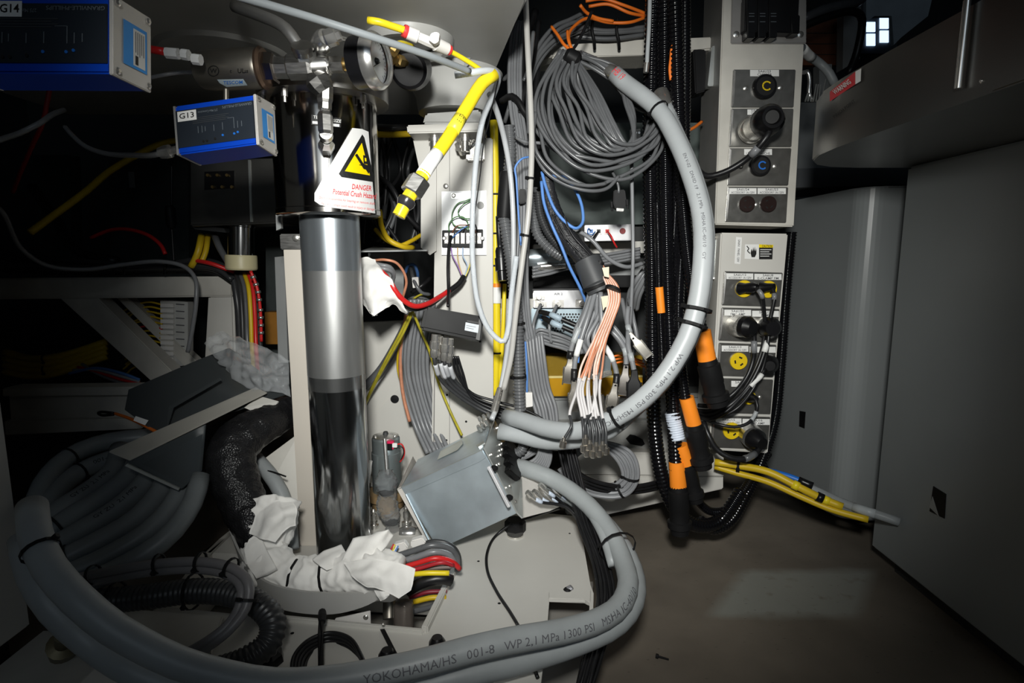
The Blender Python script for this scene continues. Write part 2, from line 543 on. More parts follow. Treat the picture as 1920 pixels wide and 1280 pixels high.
# ------------------------------------------------------------------ the hall
def floor_material():
    m = M('concrete_floor', (0.175, 0.15, 0.12), 0.62, var=0.22, scale=5, bump=0.12, bscale=40)
    nt = m.node_tree
    b = nt.nodes['Principled BSDF']
    src = b.inputs['Base Color'].links[0].from_socket
    tc = nt.nodes.new('ShaderNodeTexCoord')
    sx = nt.nodes.new('ShaderNodeSeparateXYZ')
    nt.links.new(tc.outputs['Object'], sx.inputs[0])
    nz = nt.nodes.new('ShaderNodeTexNoise'); nz.inputs['Scale'].default_value = 9; nz.inputs['Detail'].default_value = 6
    nt.links.new(tc.outputs['Object'], nz.inputs['Vector'])
    def math_(op, a, b_, c=None):
        n = nt.nodes.new('ShaderNodeMath'); n.operation = op; n.use_clamp = False
        for i, q in enumerate((a, b_)):
            if isinstance(q, (int, float)): n.inputs[i].default_value = q
            else: nt.links.new(q, n.inputs[i])
        return n.outputs[0]
    def band(sock, lo, hi, soft):
        a = nt.nodes.new('ShaderNodeMapRange'); a.inputs['From Min'].default_value = lo - soft; a.inputs['From Max'].default_value = lo + soft
        c = nt.nodes.new('ShaderNodeMapRange'); c.inputs['From Min'].default_value = hi - soft; c.inputs['From Max'].default_value = hi + soft
        c.inputs['To Min'].default_value = 1; c.inputs['To Max'].default_value = 0
        nt.links.new(sock, a.inputs['Value']); nt.links.new(sock, c.inputs['Value'])
        return math_('MULTIPLY', a.outputs[0], c.outputs[0])
    wob = math_('MULTIPLY', math_('SUBTRACT', nz.outputs['Fac'], 0.5), 0.05)
    X = math_('ADD', sx.outputs['X'], wob); Y = math_('ADD', sx.outputs['Y'], wob)
    # a lighter greyish slanted patch, broken up by noise
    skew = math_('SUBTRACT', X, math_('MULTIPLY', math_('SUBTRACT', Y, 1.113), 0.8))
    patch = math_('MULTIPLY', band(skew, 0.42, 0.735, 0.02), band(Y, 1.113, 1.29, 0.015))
    patch_noise = nt.nodes.new('ShaderNodeTexNoise'); patch_noise.inputs['Scale'].default_value = 30; patch_noise.inputs['Detail'].default_value = 8
    nt.links.new(tc.outputs['Object'], patch_noise.inputs['Vector'])
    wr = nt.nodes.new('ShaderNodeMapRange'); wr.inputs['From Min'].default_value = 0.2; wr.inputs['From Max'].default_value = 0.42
    nt.links.new(patch_noise.outputs['Fac'], wr.inputs['Value'])
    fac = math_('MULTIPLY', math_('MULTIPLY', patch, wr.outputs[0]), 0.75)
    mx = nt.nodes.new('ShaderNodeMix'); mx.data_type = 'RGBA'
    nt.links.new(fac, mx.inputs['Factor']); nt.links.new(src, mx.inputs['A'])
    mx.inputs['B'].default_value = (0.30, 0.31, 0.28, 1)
    # scratches and grit
    vz = nt.nodes.new('ShaderNodeTexVoronoi'); vz.inputs['Scale'].default_value = 26
    mpn = nt.nodes.new('ShaderNodeMapping'); mpn.inputs['Scale'].default_value = (1, 3.5, 1); mpn.inputs['Rotation'].default_value = (0, 0, 0.5)
    nt.links.new(tc.outputs['Object'], mpn.inputs['Vector']); nt.links.new(mpn.outputs[0], vz.inputs['Vector'])
    sp_ = nt.nodes.new('ShaderNodeMapRange'); sp_.inputs['From Min'].default_value = 0.05; sp_.inputs['From Max'].default_value = 0.10
    sp_.inputs['To Min'].default_value = 0.35; sp_.inputs['To Max'].default_value = 1
    nt.links.new(vz.outputs['Distance'], sp_.inputs['Value'])
    mu = nt.nodes.new('ShaderNodeMix'); mu.data_type = 'RGBA'; mu.blend_type = 'MULTIPLY'; mu.inputs['Factor'].default_value = 0.8
    nt.links.new(mx.outputs['Result'], mu.inputs['A']); nt.links.new(sp_.outputs[0], mu.inputs['B'])
    nt.links.new(mu.outputs['Result'], b.inputs['Base Color'])
    return m
def quad(name, a, b, c, d, mat):
    return struct(link(name, [a, b, c, d], [(0, 1, 2, 3)], mat, None, False))
wallm = M('hall_wall_paint', (0.055, 0.06, 0.062), 0.7, var=0.1, scale=3)
X0, X1, Y0, Y1, Z1 = -2.6, 2.6, -2.2, 3.2, 2.6
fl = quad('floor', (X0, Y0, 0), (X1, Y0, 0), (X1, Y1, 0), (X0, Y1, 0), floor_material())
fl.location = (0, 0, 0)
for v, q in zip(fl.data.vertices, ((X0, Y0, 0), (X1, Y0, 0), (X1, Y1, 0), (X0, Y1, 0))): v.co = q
quad('ceiling', (X0, Y0, Z1), (X0, Y1, Z1), (X1, Y1, Z1), (X1, Y0, Z1), wallm)
quad('wall_back', (X0, Y1, 0), (X1, Y1, 0), (X1, Y1, Z1), (X0, Y1, Z1), wallm)
quad('wall_left', (X0, Y0, 0), (X0, Y1, 0), (X0, Y1, Z1), (X0, Y0, Z1), wallm)
quad('wall_right', (X1, Y0, 0), (X1, Y0, Z1), (X1, Y1, Z1), (X1, Y1, 0), wallm)
quad('wall_front', (X0, Y0, 0), (X0, Y0, Z1), (X1, Y0, Z1), (X1, Y0, 0), wallm)
# the lit window seen over the hood
wpl = Flat(3.17)
wn = px_plate('window_1', wpl, rect(1606, 5, 1682, 100), -0.02, 0.0, M('window_frame_paint', (0.10, 0.12, 0.14), 0.5))
struct(wn)
lit = M('daylight_pane', (0.55, 0.72, 1.0), 0.2, emit=1.6, var=0)
for x0, y0, x1, y1 in ((1624, 42, 1640, 60), (1624, 64, 1640, 86), (1649, 34, 1665, 54), (1649, 58, 1665, 80)):
    px_plate('pane', wpl, rect(x0, y0, x1, y1), 0.0, 0.006, lit, wn)
wtr = px_plate('trim_1', Flat(2.6), [(1624, -20), (1752, -20), (1740, 30), (1690, 70), (1676, 84), (1672, 30), (1640, 30), (1624, 40)], -0.02, 0.0, M('pale_blue_wall', (0.62, 0.72, 0.80), 0.5))
struct(wtr)

# ------------------------------------------------------------------ grey cabinets on the right
t = thing('grey_cabinet', 'tall plain grey metal cabinet standing along the right edge, with one low slotted hole', 'cabinet', (1.15, 0.75, 0))
slab('body', [(0.885, 0.2, 0.05), (1.5, 0.2, 0.05), (1.5, 1.318, 0.05), (0.885, 1.318, 0.05)], (0, 0, 0.905), greydoor, t, 0.006)
slab('plinth', [(0.93, 0.2, 0), (1.48, 0.2, 0), (1.48, 1.29, 0), (0.93, 1.29, 0)], (0, 0, 0.05), dark, t)
rw = Plane((0.885, 0.3, 0.2), (0.885, 1.2, 0.2), (0.885, 0.6, 0.9))
px_plate('slot', rw, [(1751, 911), (1775, 926), (1772, 972), (1744, 958)], 0.0005, 0.0015, blackm, t)
px_plate('slot_lip', rw, [(1744, 950), (1750, 930), (1760, 962), (1762, 968)], 0.0012, 0.002, greymetal, t)
t = thing('rounded_cabinet', 'grey cabinet with a big rounded front corner and a small square hole', 'cabinet', (1.2, 1.8, 0))
pl = []
for k in range(9):
    a = math.pi * (1 + 0.5 * k / 8)
    pl.append((0.955 + 0.055 * math.cos(a), 1.545 + 0.055 * math.sin(a)))
pl = [(0.885, 2.3), (0.893, 1.9)] + pl + [(1.5, 1.49), (1.5, 2.3)]
o = slab('body', [(x, y, 0.035) for x, y in pl], (0, 0, 0.90), M('grey_gloss_cabinet', (0.28, 0.30, 0.305), 0.3, var=0.03, scale=4), t, 0.004)
sharpen(o, 30)
lw = Plane((0.893, 1.9, 0.2), (0.9, 1.545, 0.2), (0.9, 1.545, 0.8))
px_plate('slot', lw, [(1500, 770), (1511, 772), (1509, 803), (1499, 799)], 0.0005, 0.0015, blackm, t)
slab('base', [(0.95, 2.2, 0), (0.96, 1.58, 0), (1.45, 1.56, 0), (1.45, 2.2, 0)], (0, 0, 0.035), dark, t)
# hood above it
t = thing('overhanging_hood', 'dark grey hood with a rounded nose and red label, jutting out over the cabinets', 'machine hood', (0.9, 0.9, 0.956))
pl = [(0.60, 0.25), (0.60, 0.75), (0.60, 0.98), (0.604, 1.10), (0.614, 1.18), (0.634, 1.245), (0.668, 1.295), (0.715, 1.325), (0.78, 1.338), (1.4, 1.34), (1.4, 0.25)]
hoodm = M('hood_dark_paint', (0.16, 0.155, 0.145), 0.3, 0.85, var=0.06, scale=5)
o = slab('body', [(x, y, 0.956) for x, y in pl], (0, 0, 0.122), hoodm, t, 0.003)
sharpen(o, 25)
def hood_at(px, py, h=0.0):
    r = ray(px, py)
    best = None
    for (x0, y0), (x1, y1) in zip(pl[:-2], pl[1:-1]):
        n = Vector((y0 - y1, x1 - x0, 0)).normalized()
        if n.x > 0: n = -n
        den = r.dot(n)
        if abs(den) < 1e-6: continue
        tt = (Vector((x0, y0, 0)) - CAMP).dot(n) / den
        q = CAMP + r * tt
        s = ((q.x - x0) * (x1 - x0) + (q.y - y0) * (y1 - y0)) / ((x1 - x0) ** 2 + (y1 - y0) ** 2)
        if tt > 0 and -0.02 <= s <= 1.02 and (best is None or tt < best[0]): best = (tt, q + n * h)
    return best[1] if best else CAMP + r
decal(hood_at, [(1558, 172), (1606, 134), (1606, 158), (1558, 190)], redlabel, t, 'red_label', 0.002)
decal(hood_at, [(1606, 134), (1617, 128), (1616, 152), (1606, 158)], white, t, 'label_edge', 0.002)
writing(hood_at, 'WARNING', 1582, 163, 13, white, t, -35, 38, 0.003)
writing(hood_at, 'PINCH POINT', 1586, 204, 8, ink, t, -38, 50, 0.003)
q0, q1 = hood_at(1818, 4, 0.007), hood_at(1806, 166, 0.007)
lathe('handle_rod', (q1.x, q1.y, q0.z), q1, [(0, 0.0045), (1, 0.0045)], steel, t, 14)
screw(Plane(hood_at(1700, 100), hood_at(1850, 60), hood_at(1850, 140)), 1842, 152, 4, t)
# ------------------------------------------------------------------ left foreground cabinet, frame and rails
t = thing('cream_cabinet', 'cream metal cabinet end cropped by the left edge', 'cabinet', (-1.1, 0.65, 0))
slab('body', [(-1.4, 0.3, 0.09), (-0.878, 0.3, 0.09), (-0.878, 0.955, 0.09), (-1.4, 0.955, 0.09)], (0, 0, 1.06), cream, t, 0.004)
slab('plinth', [(-1.4, 0.3, 0), (-0.90, 0.3, 0), (-0.90, 0.93, 0), (-1.4, 0.93, 0)], (0, 0, 0.09), blackm, t)
t = thing('support_frame', 'cream welded frame with a diagonal brace, left of the steel column', 'frame', P(220, 720, 1.55))
F155 = Flat(1.55)
px_plate('top_beam', F155, [(-60, 522), (436, 518), (436, 556), (-60, 562)], -0.06, 0.0, cream_old, t, 0.004)
px_plate('diagonal_brace', F155, [(108, 558), (180, 558), (330, 706), (282, 716)], -0.055, -0.004, cream_old, t, 0.003)
px_plate('thin_brace', F155, [(186, 560), (208, 560), (352, 692), (330, 704)], -0.10, -0.065, cream_old, t, 0.002)
px_plate('upright', F155, [(388, 555), (436, 553), (440, 700), (380, 700)], -0.05, -0.004, cream, t, 0.005)
t = thing('lower_rail', 'cream lipped rail lying low behind the left hoses', 'rail', P(130, 800, 1.42))
F142 = Flat(1.42)
px_plate('web', F142, [(8, 742), (252, 740), (262, 786), (12, 790)], -0.05, -0.012, cream_old, t, 0.002)
px_plate('upper_lip', F142, [(8, 727), (258, 724), (258, 740), (8, 742)], -0.05, 0.006, cream_old, t, 0.002)
px_plate('lower_lip', F142, [(12, 788), (262, 783), (268, 802), (14, 814)], -0.05, 0.008, cream_old, t, 0.002)
# ------------------------------------------------------------------ machine base with its well
ZB = 0.15
t = thing('machine_bed', 'big cream base plate on the floor with a cable well and a square notch', 'machine base', (-0.2, 0.95, 0))
W1, W2, W3, W4 = PZ(300, 1136, ZB), PZ(795, 1187, ZB), PZ(860, 1056, ZB), PZ(380, 1035, ZB)
OA, OB = Vector((-0.62, 0.5, ZB)), PZ(790, 1300, ZB)
dn = (0, 0, -0.115)
slab('front_plate', [OA, OB, W2, W1], dn, cream, t)
slab('left_plate', [OA, W1, W4, Vector((-0.62, 1.32, ZB))], dn, cream_old, t)
slab('rear_plate', [W4, W3, PZ(906, 950, ZB), Vector((-0.62, 1.32, ZB))], dn, cream, t)
o = slab('right_plate', [OB, PZ(1012, 1300, ZB), PZ(1024, 1200, ZB), PZ(1031, 1110, ZB), PZ(1095, 1110, ZB), PZ(1106, 1122, ZB), PZ(1103, 1180, ZB), PZ(1111, 1180, ZB), PZ(1113, 1112, ZB), PZ(1107, 1096, ZB), PZ(1085, 968, ZB), PZ(906, 950, ZB), W3, W2], (0, 0, -0.010), cream, t)
slab('side_web', [PZ(1010, 990, ZB - .01), PZ(1084, 990, ZB - .01), PZ(1084, 970, ZB - .01), PZ(1010, 970, ZB - .01)], (0, 0, -0.10), cream, t)
slab('notch_floor', [PZ(1020, 1090, 0.06), PZ(1112, 1090, 0.06), PZ(1108, 1230, 0.06), PZ(1010, 1230, 0.06)], (0, 0, -0.06), M('notch_paint', (0.30, 0.285, 0.26), 0.55, var=0.08), t)
slab('notch_lip', [PZ(1029, 1100, ZB + .001), PZ(1108, 1100, ZB + .001), PZ(1107, 1130, ZB + .001), PZ(1096, 1122, ZB + .001), PZ(1029, 1121, ZB + .001)], (0, 0, -0.008), cream, t, 0.001)
bar('well_rim', W2 + Vector((0.001, 0, 0.004)), W3 + Vector((0, 0, 0.004)), 0.011, 0.016, cream, t, 0.002)
bar('front_rim', PZ(520, 1160, ZB) + Vector((0, 0, 0.002)), W2 + Vector((0, 0, 0.002)), 0.008, 0.01, cream, t, 0.002)
slab('well_floor', [Vector((q.x, q.y, 0.03)) for q in (W1, W2, W3, W4)], (0, 0, -0.028), M('well_floor_paint', (0.25, 0.235, 0.21), 0.6), t)
base_top = Plane((0, 1, ZB), (0.1, 1, ZB), (0, 1.1, ZB))
for px, py, r in ((897, 1052, 2.5), (936, 1131, 3), (548, 1187, 3.5), (1068, 1000, 2)):
    disc('drill_hole', base_top, px, py, r, 0.0002, 0.0006, blackm, t, 10)
# a gland cap and a peeled paint spot by the notch
o = tag(disc('rubber_grommet', base_top, 966, 994, 20, 0, 0.026, blackm, None, 8, 0.2, False), 'black moulded grommet on the base plate below the galvanised box', 'grommet')
lathe('collar', PZ(966, 1004, ZB), PZ(966, 1004, ZB) + Vector((0, 0, 0.004)), [(0, 0.018), (1, 0.018)], nickel, o, 16)
# ------------------------------------------------------------------ frame behind
t = thing('machine_post', 'off-white machine post carrying the terminal plate, right of the steel column', 'post', P(865, 800, 1.36))
PF = Flat(1.36)
px_plate('front_plate', PF, [(817, 262), (924, 258), (925, 800), (925, 1010), (806, 1010), (812, 640)], -0.10, 0.0, cream, t, 0.003)
px_plate('side_gusset', Flat(1.345), [(772, 250), (818, 258), (818, 470), (806, 478), (789, 464), (789, 330)], -0.004, 0.0, cream, t)
px_plate('head_plate', Flat(1.27), [(762, 234), (908, 229), (908, 246), (764, 250)], -0.14, 0.0, cream, t, 0.003)
px_plate('collar_plate', Flat(1.33), [(792, 232), (906, 232), (900, 205), (798, 212)], -0.10, 0, housing_grey, t, 0.004)
for px, py in ((815, 262), (872, 262)):
    a = P(px, py - 14, 1.30); b = P(px, py + 22, 1.30)
    lathe('bolt', a, b, [(0, 0.010), (0.3, 0.010), (0.31, 0.0135), (0.5, 0.0135), (0.51, 0.010), (1, 0.010)], nickel, t, 14)
plathe('lock_bolt', (868, 288, 1.325), (862, 262, 1.30), [(0, 7), (0.4, 9), (0.41, 12), (0.7, 12), (0.71, 7), (1, 7)], nickel, t, 8)
bar('lock_lever', P(870, 283, 1.31), P(891, 262, 1.30), 0.006, 0.006, nickel, t, 0.001)
px_plate('lever_block', Flat(1.33), rect(874, 268, 908, 300), -0.03, 0.0, nickel, t, 0.003)
screw(PF, 836, 349, 5, t)
for px, py in ((900, 640), (838, 740), (874, 790), (837, 825)): disc('drill_hole', PF, px, py, 2.2, 0.0002, 0.0006, blackm, t, 8)
lines(PF.at, [(815, 690, 813, 860)], 2.2, M('seam_shadow', (0.22, 0.21, 0.2), 0.7, var=0), t, 'seam', 0.0005)
lines(PF.at, [(843, 260, 843, 870)], 1.0, MATS['seam_shadow'], t, 'seam', 0.0005)
t = thing('rear_panel', 'off-white rear panel with a diagonal seam and an oval hole, behind the motor', 'panel', P(745, 950, 1.47))
RP = Flat(1.47)
px_plate('sheet', RP, [(640, 606), (792, 600), (816, 640), (820, 1010), (640, 1010)], -0.02, 0.0, cream, t)
px_plate('raised_sheet', RP, [(683, 796), (800, 672), (818, 672), (818, 920), (684, 920)], 0.0002, 0.006, cream, t)
px_plate('upper_sheet', Flat(1.49), [(690, 474), (757, 474), (757, 558), (700, 576)], -0.004, 0.0, greymetal, t)
disc('oval_hole', RP, 741, 747, 8, 0.0062, 0.0068, blackm, t, 18)
px_plate('left_flange', Flat(1.40), [(684, 905), (790, 905), (790, 912), (684, 912)], -0.05, 0, cream, t)
t = thing('shelf_plate', 'grey sheet shelf edge-on above the white rag', 'shelf', P(745, 474, 1.3))
slab('sheet', [P(676, 470, 1.22), P(800, 468, 1.22), P(806, 470, 1.5), P(700, 462, 1.5)], (0, 0, -0.003), greymetal, t)
t = thing('side_panel', 'narrow off-white panel behind the cables right of the post', 'panel', P(960, 800, 1.47))
px_plate('sheet', Flat(1.47), [(932, 560), (1000, 560), (1000, 830), (930, 830)], -0.01, 0.0, cream, t)
# overhead casting
t = thing('overhead_housing', 'big grey housing overhead with a flat underside', 'machine housing', (-0.5, 1.0, 1.17))
ZO = 1.17
slab('underside', [PZ(990, 2, ZO), PZ(990, -160, ZO), (-1.3, 1.0, ZO), (-1.3, 1.75, ZO), (-0.06, 1.75, ZO), PZ(917, 146, ZO)], (0, 0, 0.25), housing_grey, t, 0.006)
bcen = P(770, 128, 1.17)
lathe('recess_ring', (bcen.x, bcen.y, ZO), (bcen.x, bcen.y, ZO - 0.018), [(0, 0.085), (0.6, 0.083), (1, 0.078), (1, 0.066), (0.2, 0.064)], housing_grey, t, 48, caps=False)
bcen = P(850, 200, 1.385)
lathe('boss', (bcen.x, bcen.y, ZO), (bcen.x, bcen.y, P(850, 214, 1.385).z), [(0, 0.115), (0.3, 0.10), (0.6, 0.085), (1, 0.08)], housing_grey, t, 48)
px_plate('lifting_plate', Flat(1.27), [(876, 92), (884, 90), (880, 120), (868, 130)], -0.004, 0, greymetal, t)
lathe('round_cover', P(420, 60, 1.25), P(420, 60, 1.25) + Vector((0, 0, -0.05)), [(0, 0.15), (0.7, 0.14), (1, 0.12)], housing_grey, t, 40)
# ------------------------------------------------------------------ rack area behind the cables
t = thing('cable_shelf', 'cream cross beam at the top carrying tied grey cables', 'shelf', P(1105, 90, 1.5))
px_plate('beam', Flat(1.47), [(1004, 86), (1208, 74), (1345, 68), (1345, 92), (1208, 103), (1000, 110)], -0.10, 0.0, cream_old, t, 0.004)
px_plate('left_end', Flat(1.45), [(1000, 96), (1030, 84), (1036, 106), (1000, 118)], -0.05, 0.0, cream_old, t, 0.002)
t = thing('dark_back_panel', 'dark grey-green panel behind the hanging cable coil', 'panel', P(1130, 440, 1.78))
px_plate('sheet', Flat(1.78), [(1030, 230), (1330, 230), (1330, 470), (1030, 470)], -0.01, 0.0, darkgreen, t)
px_plate('ledge', Flat(1.73), [(1030, 402), (1220, 388), (1220, 420), (1030, 424)], -0.04, 0.0, darkgreen, t)
t = thing('equipment_rack', 'dark rack opening with grey shelves behind the hanging connectors', 'rack', P(1110, 800, 1.6))
px_plate('back_sheet', Flat(1.70), rect(990, 425, 1345, 850), -0.01, 0.0, dark, t)
px_plate('upper_shelf', Flat(1.60), [(1000, 458), (1210, 452), (1210, 474), (1000, 476)], -0.10, 0.0, cream, t, 0.002)
px_plate('mid_panel', Flat(1.62), [(1120, 494), (1210, 490), (1210, 516), (1120, 518)], -0.02, 0.0, greymetal, t)
px_plate('mid_rail', Flat(1.60), [(1000, 517), (1210, 516), (1210, 538), (1000, 540)], -0.02, 0.0, blackm, t)
px_plate('bottom_shelf', Flat(1.55), [(1020, 746), (1340, 740), (1340, 794), (1020, 800)], -0.08, 0.0, greymetal, t, 0.003)
px_plate('shelf_lip', Flat(1.54), [(1020, 742), (1340, 736), (1340, 744), (1020, 750)], -0.08, 0.0, zinc, t)
t = thing('floor_beam', 'cream stepped floor beam of the machine below the hanging conduits', 'beam', P(1200, 950, 1.5))
FB = Flat(1.50)
px_plate('upper_step', FB, [(1030, 796), (1345, 790), (1345, 850), (1030, 850)], -0.09, -0.02, M('beam_grey_paint', (0.36, 0.36, 0.345), 0.45, var=0.06), t, 0.003)
px_plate('step_edge', FB, [(1060, 842), (1352, 846), (1354, 888), (1060, 884)], -0.10, 0.02, cream, t, 0.003)
px_plate('lower_face', FB, [(1060, 888), (1354, 890), (1354, 914), (1138, 962), (1060, 962)], -0.10, 0.01, cream, t, 0.003)
o = px_plate('black_blob', FB, [(1176, 826), (1184, 818), (1194, 820), (1208, 828), (1212, 836), (1206, 840), (1194, 838), (1184, 836)], -0.02, -0.017, blackm, t)
# ------------------------------------------------------------------ steel lift column
TC = P(619, 430, 1.09)                                     # axis of the column
t = thing('lift_column', 'polished steel lift column with a wider chromed upper housing carrying the danger sign', 'column', (TC.x, TC.y, 0.15))
def on_axis(z): return Vector((TC.x, TC.y, z))
ztop = P(613, 165, 1.0).z
zcol = P(617, 400, 1.00).z
RT_, RH = 0.0540, 0.0945
lathe('tube', on_axis(0.10), on_axis(zcol + 0.03), [(0, RT_), (1, RT_)], chrome, t, 64)
zr = P(625, 508, 1.03).z
lathe('upper_tube_band', on_axis(zr), on_axis(zcol + 0.02), [(0, RT_ + 0.0004), (1, RT_ + 0.0004)], M('blued_steel', (0.41, 0.45, 0.485), 0.31, 0.86, var=0.12, scale=6, stretch=(6, 6, 0.7)), t, 64)
zr2 = P(630, 738, 1.03).z
zr3 = P(629, 712, 1.03).z
lathe('fading_tube_band', on_axis(zr2), on_axis(zr3), [(0, RT_ + 0.0002), (1, RT_ + 0.0002)], M('half_worn_steel', (0.48, 0.49, 0.49), 0.22, 0.95, var=0.1, scale=5, stretch=(5, 5, 0.8)), t, 64)
lathe('middle_tube_band', on_axis(zr3), on_axis(zr), [(0, RT_ + 0.0002), (1, RT_ + 0.0002)], M('worn_steel', (0.50, 0.505, 0.50), 0.36, 0.86, var=0.12, scale=5, stretch=(5, 5, 0.8)), t, 64)
H0, H1 = zcol, ztop + 0.05
hh = H1 - H0
lathe('upper_housing', on_axis(H0), on_axis(H1), [(0, RT_ + 0.002), (0.0, RH - 0.006), (0.012, RH), (0.045, RH), (0.05, RH - 0.0012), (1, RH - 0.0012)], M('chromed_housing', (0.36, 0.345, 0.325), 0.12, 1.0, var=0.10, scale=3, stretch=(12, 12, 0.5)), t, 72)
lathe('top_flange', on_axis(H1 - 0.055), on_axis(H1 - 0.02), [(0, RH), (0.1, RH + 0.020), (1, RH + 0.020)], brushed, t, 64)
class Cyl:
    def __init__(s, r): s.r = r
    def at(s, px, py, h=0.0):
        d = ray(px, py); R = s.r
        o = Vector((CAMP.x - TC.x, CAMP.y - TC.y)); q = Vector((d.x, d.y))
        a, b, c = q.dot(q), 2 * o.dot(q), o.dot(o) - R * R
        D = b * b - 4 * a * c
        k = (-b - math.sqrt(max(0, D))) / (2 * a)
        w = CAMP + d * k
        n = Vector((w.x - TC.x, w.y - TC.y, 0)).normalized()
        return w + n * h
HC = Cyl(RH)
for px in (521 + 8, 643, 700):
    pass
for a in (-2.55, -1.9, -1.25, -0.62):
    c = Vector((TC.x + (RH + 0.011) * math.cos(a), TC.y + (RH + 0.011) * math.sin(a), H1 - 0.075))
    bo = lathe('flange_bolt', c, c + Vector((0, 0, 0.022)), [(0, 0.003), (0.4, 0.003), (0.41, 0.0055), (1, 0.0055)], nickel, t, 8)
# name plate behind the fitting and the danger sign
decal(HC.at, [(584, 215), (639, 222), (639, 239), (584, 234)], ink, t, 'name_plate', 0.0006, cuts=3)
for px, py, s in ((592, 220, 'TE'), (632, 227, 'SIZE')): writing(HC.at, s, px, py, 8, white, t, 6, None, 0.001)
for px, py in ((592, 230), (630, 235)): decal(HC.at, [(px - 6, py - 3), (px + 6, py - 2), (px + 6, py + 3), (px - 6, py + 2)], white, t, 'plate_field', 0.001, cuts=1)
lines(HC.at, [(616, 282, 618, 396)], 1.2, M('scratch', (0.25, 0.25, 0.25), 0.5, var=0), t, 'scratch', 0.0006)
sg = decal(HC.at, [(590, 362), (622, 305), (660, 240), (678, 242), (690, 247), (694, 300), (702.5, 400), (690, 398), (660, 394), (620, 389), (600, 384), (590, 377)], M('sign_white', (0.74, 0.74, 0.73), 0.4, var=0.02), t, 'danger_sign', 0.0012, cuts=4)
def grid_tri(pts, mat, name, h):
    return decal(HC.at, pts, mat, t, name, h, cuts=3)
grid_tri([(678, 252), (682, 258), (700, 334), (697, 341), (640, 332), (635, 326)], ink, 'sign_triangle', 0.0017)
grid_tri([(677, 268), (692, 329), (646, 321)], signyellow, 'sign_triangle_field', 0.0021)
# pictogram: a block coming down on a hand
decal(HC.at, [(679, 291), (686, 292), (687, 308), (680, 307)], ink, t, 'pictogram_block', 0.0025, cuts=1)
decal(HC.at, [(664, 291), (668, 288), (680, 307), (688, 310), (693, 318), (689, 326), (684, 318), (680, 317), (677, 312)], ink, t, 'pictogram_hand', 0.0025, cuts=1)
decal(HC.at, [(681.5, 296), (684.5, 296.5), (685, 303), (682, 302.5)], signyellow, t, 'pictogram_arrow', 0.0028)
lines(HC.at, [(689, 309, 691, 305), (690, 313, 694, 310), (676, 310, 672, 309)], 1.4, ink, t, 'pictogram_line', 0.0025)
writing(HC.at, 'DANGER', 677, 352, 13.5, redink, t, 6, 36, 0.0018)
writing(HC.at, 'Potential Crush Hazard', 664, 364, 14, redink, t, 6.5, 80, 0.0018)
writing(HC.at, 'Do not disassemble Air bearing or remove shaft', 650, 376, 6.5, palered, t, 6.5, 103, 0.0018)
writing(HC.at, 'Failure to comply could result in injury or damage', 652, 387, 6.5, palered, t, 6.5, 98, 0.0018)
# cream channel beside the column
t = thing('channel_post', 'tall cream channel standing close against the left of the steel column', 'post', (TC.x - 0.1, TC.y + 0.05, 0.15))
a, b = P(531, 470, 1.13), P(570, 470, 1.13)
slab('channel', [(a.x, a.y, 0.15), (b.x + 0.005, a.y, 0.15), (b.x + 0.005, a.y + 0.06, 0.15), (a.x, a.y + 0.06, 0.15)], (0, 0, P(540, 456, 1.13).z - 0.15), M('cream_channel_paint', (0.62, 0.57, 0.50), 0.45, var=0.04, scale=4), t, 0.002)
zc = P(540, 456, 1.13).z
slab('top_bracket', [(a.x - 0.004, a.y - 0.004, zc - 0.012), (b.x, a.y - 0.004, zc - 0.012), (b.x, a.y + 0.06, zc - 0.012), (a.x - 0.004, a.y + 0.06, zc - 0.012)], (0, 0, 0.03), brushed, t, 0.002)
screw(Flat(1.124), 554, 446, 6, t)
px_plate('grey_strip', Flat(1.12), [(514, 325), (521, 325), (527, 428), (518, 432)], -0.01, 0, greymetal, t)
# ------------------------------------------------------------------ manifold with gauge
t = thing('gas_manifold', 'stainless pipe manifold with bent tube, elbow and drop leg across the top of the column', 'pipe manifold', P(610, 130, 0.95))
DM = 0.93
stained = M('stained_steel', (0.27, 0.25, 0.215), 0.4, 0.9, var=0.12, scale=18)
plathe('regulator_body', (378, 133, DM + 0.02), (494, 128, DM), [(0, 20), (0.03, 33), (0.2, 36), (0.96, 36), (1, 33)], stained, t, 32)
plathe('regulator_rim', (489, 128.3, DM), (499, 128, DM), [(0, 36), (0.5, 38), (1, 34)], M('bronze_rim', (0.36, 0.24, 0.17), 0.3, 0.9, var=0.1), t, 32)
plathe('hex_nut', (494, 128, DM), (519, 128, DM), [(0, 28), (0.9, 28), (1, 24)], M('dull_nut', (0.40, 0.36, 0.33), 0.22, 1.0, var=0.1), t, 6, False)
plathe('thread', (517, 128, DM), (532, 128, DM), [(i / 8, 15 - (i % 2) * 1.8) for i in range(9)], steel, t, 20)
plathe('tee_nut', (514, 127, DM), (545, 127, DM), [(0, 18), (0.1, 20), (0.9, 20), (1, 18)], brushed, t, 8, False)
plathe('tee_body', (540, 126, DM), (589, 125, DM), [(0, 20), (0.08, 24), (0.85, 24), (1, 21)], brushed, t, 8, False)
plathe('tee_sleeve', (586, 125, DM), (620, 123, DM), [(0, 21), (0.1, 19), (0.8, 19), (1, 16)], brushed, t, 24)
plathe('gauge_stem', (612, 122, DM), (644, 121, DM), [(0, 15), (1, 15)], brushed, t, 6, False)
plathe('brass_collar', (642, 121, DM), (652, 120, DM), [(0, 8), (0.3, 12), (0.8, 12), (1, 8)], brass, t, 20)
o = tube('safety_wire', [(608, 112, DM - 0.03), (614, 120, DM - 0.033), (611, 130, DM - 0.032), (617, 140, DM - 0.03), (612, 120, DM - 0.034), (619, 113, DM - 0.03)], 0.9, nickel, t, sides=5)
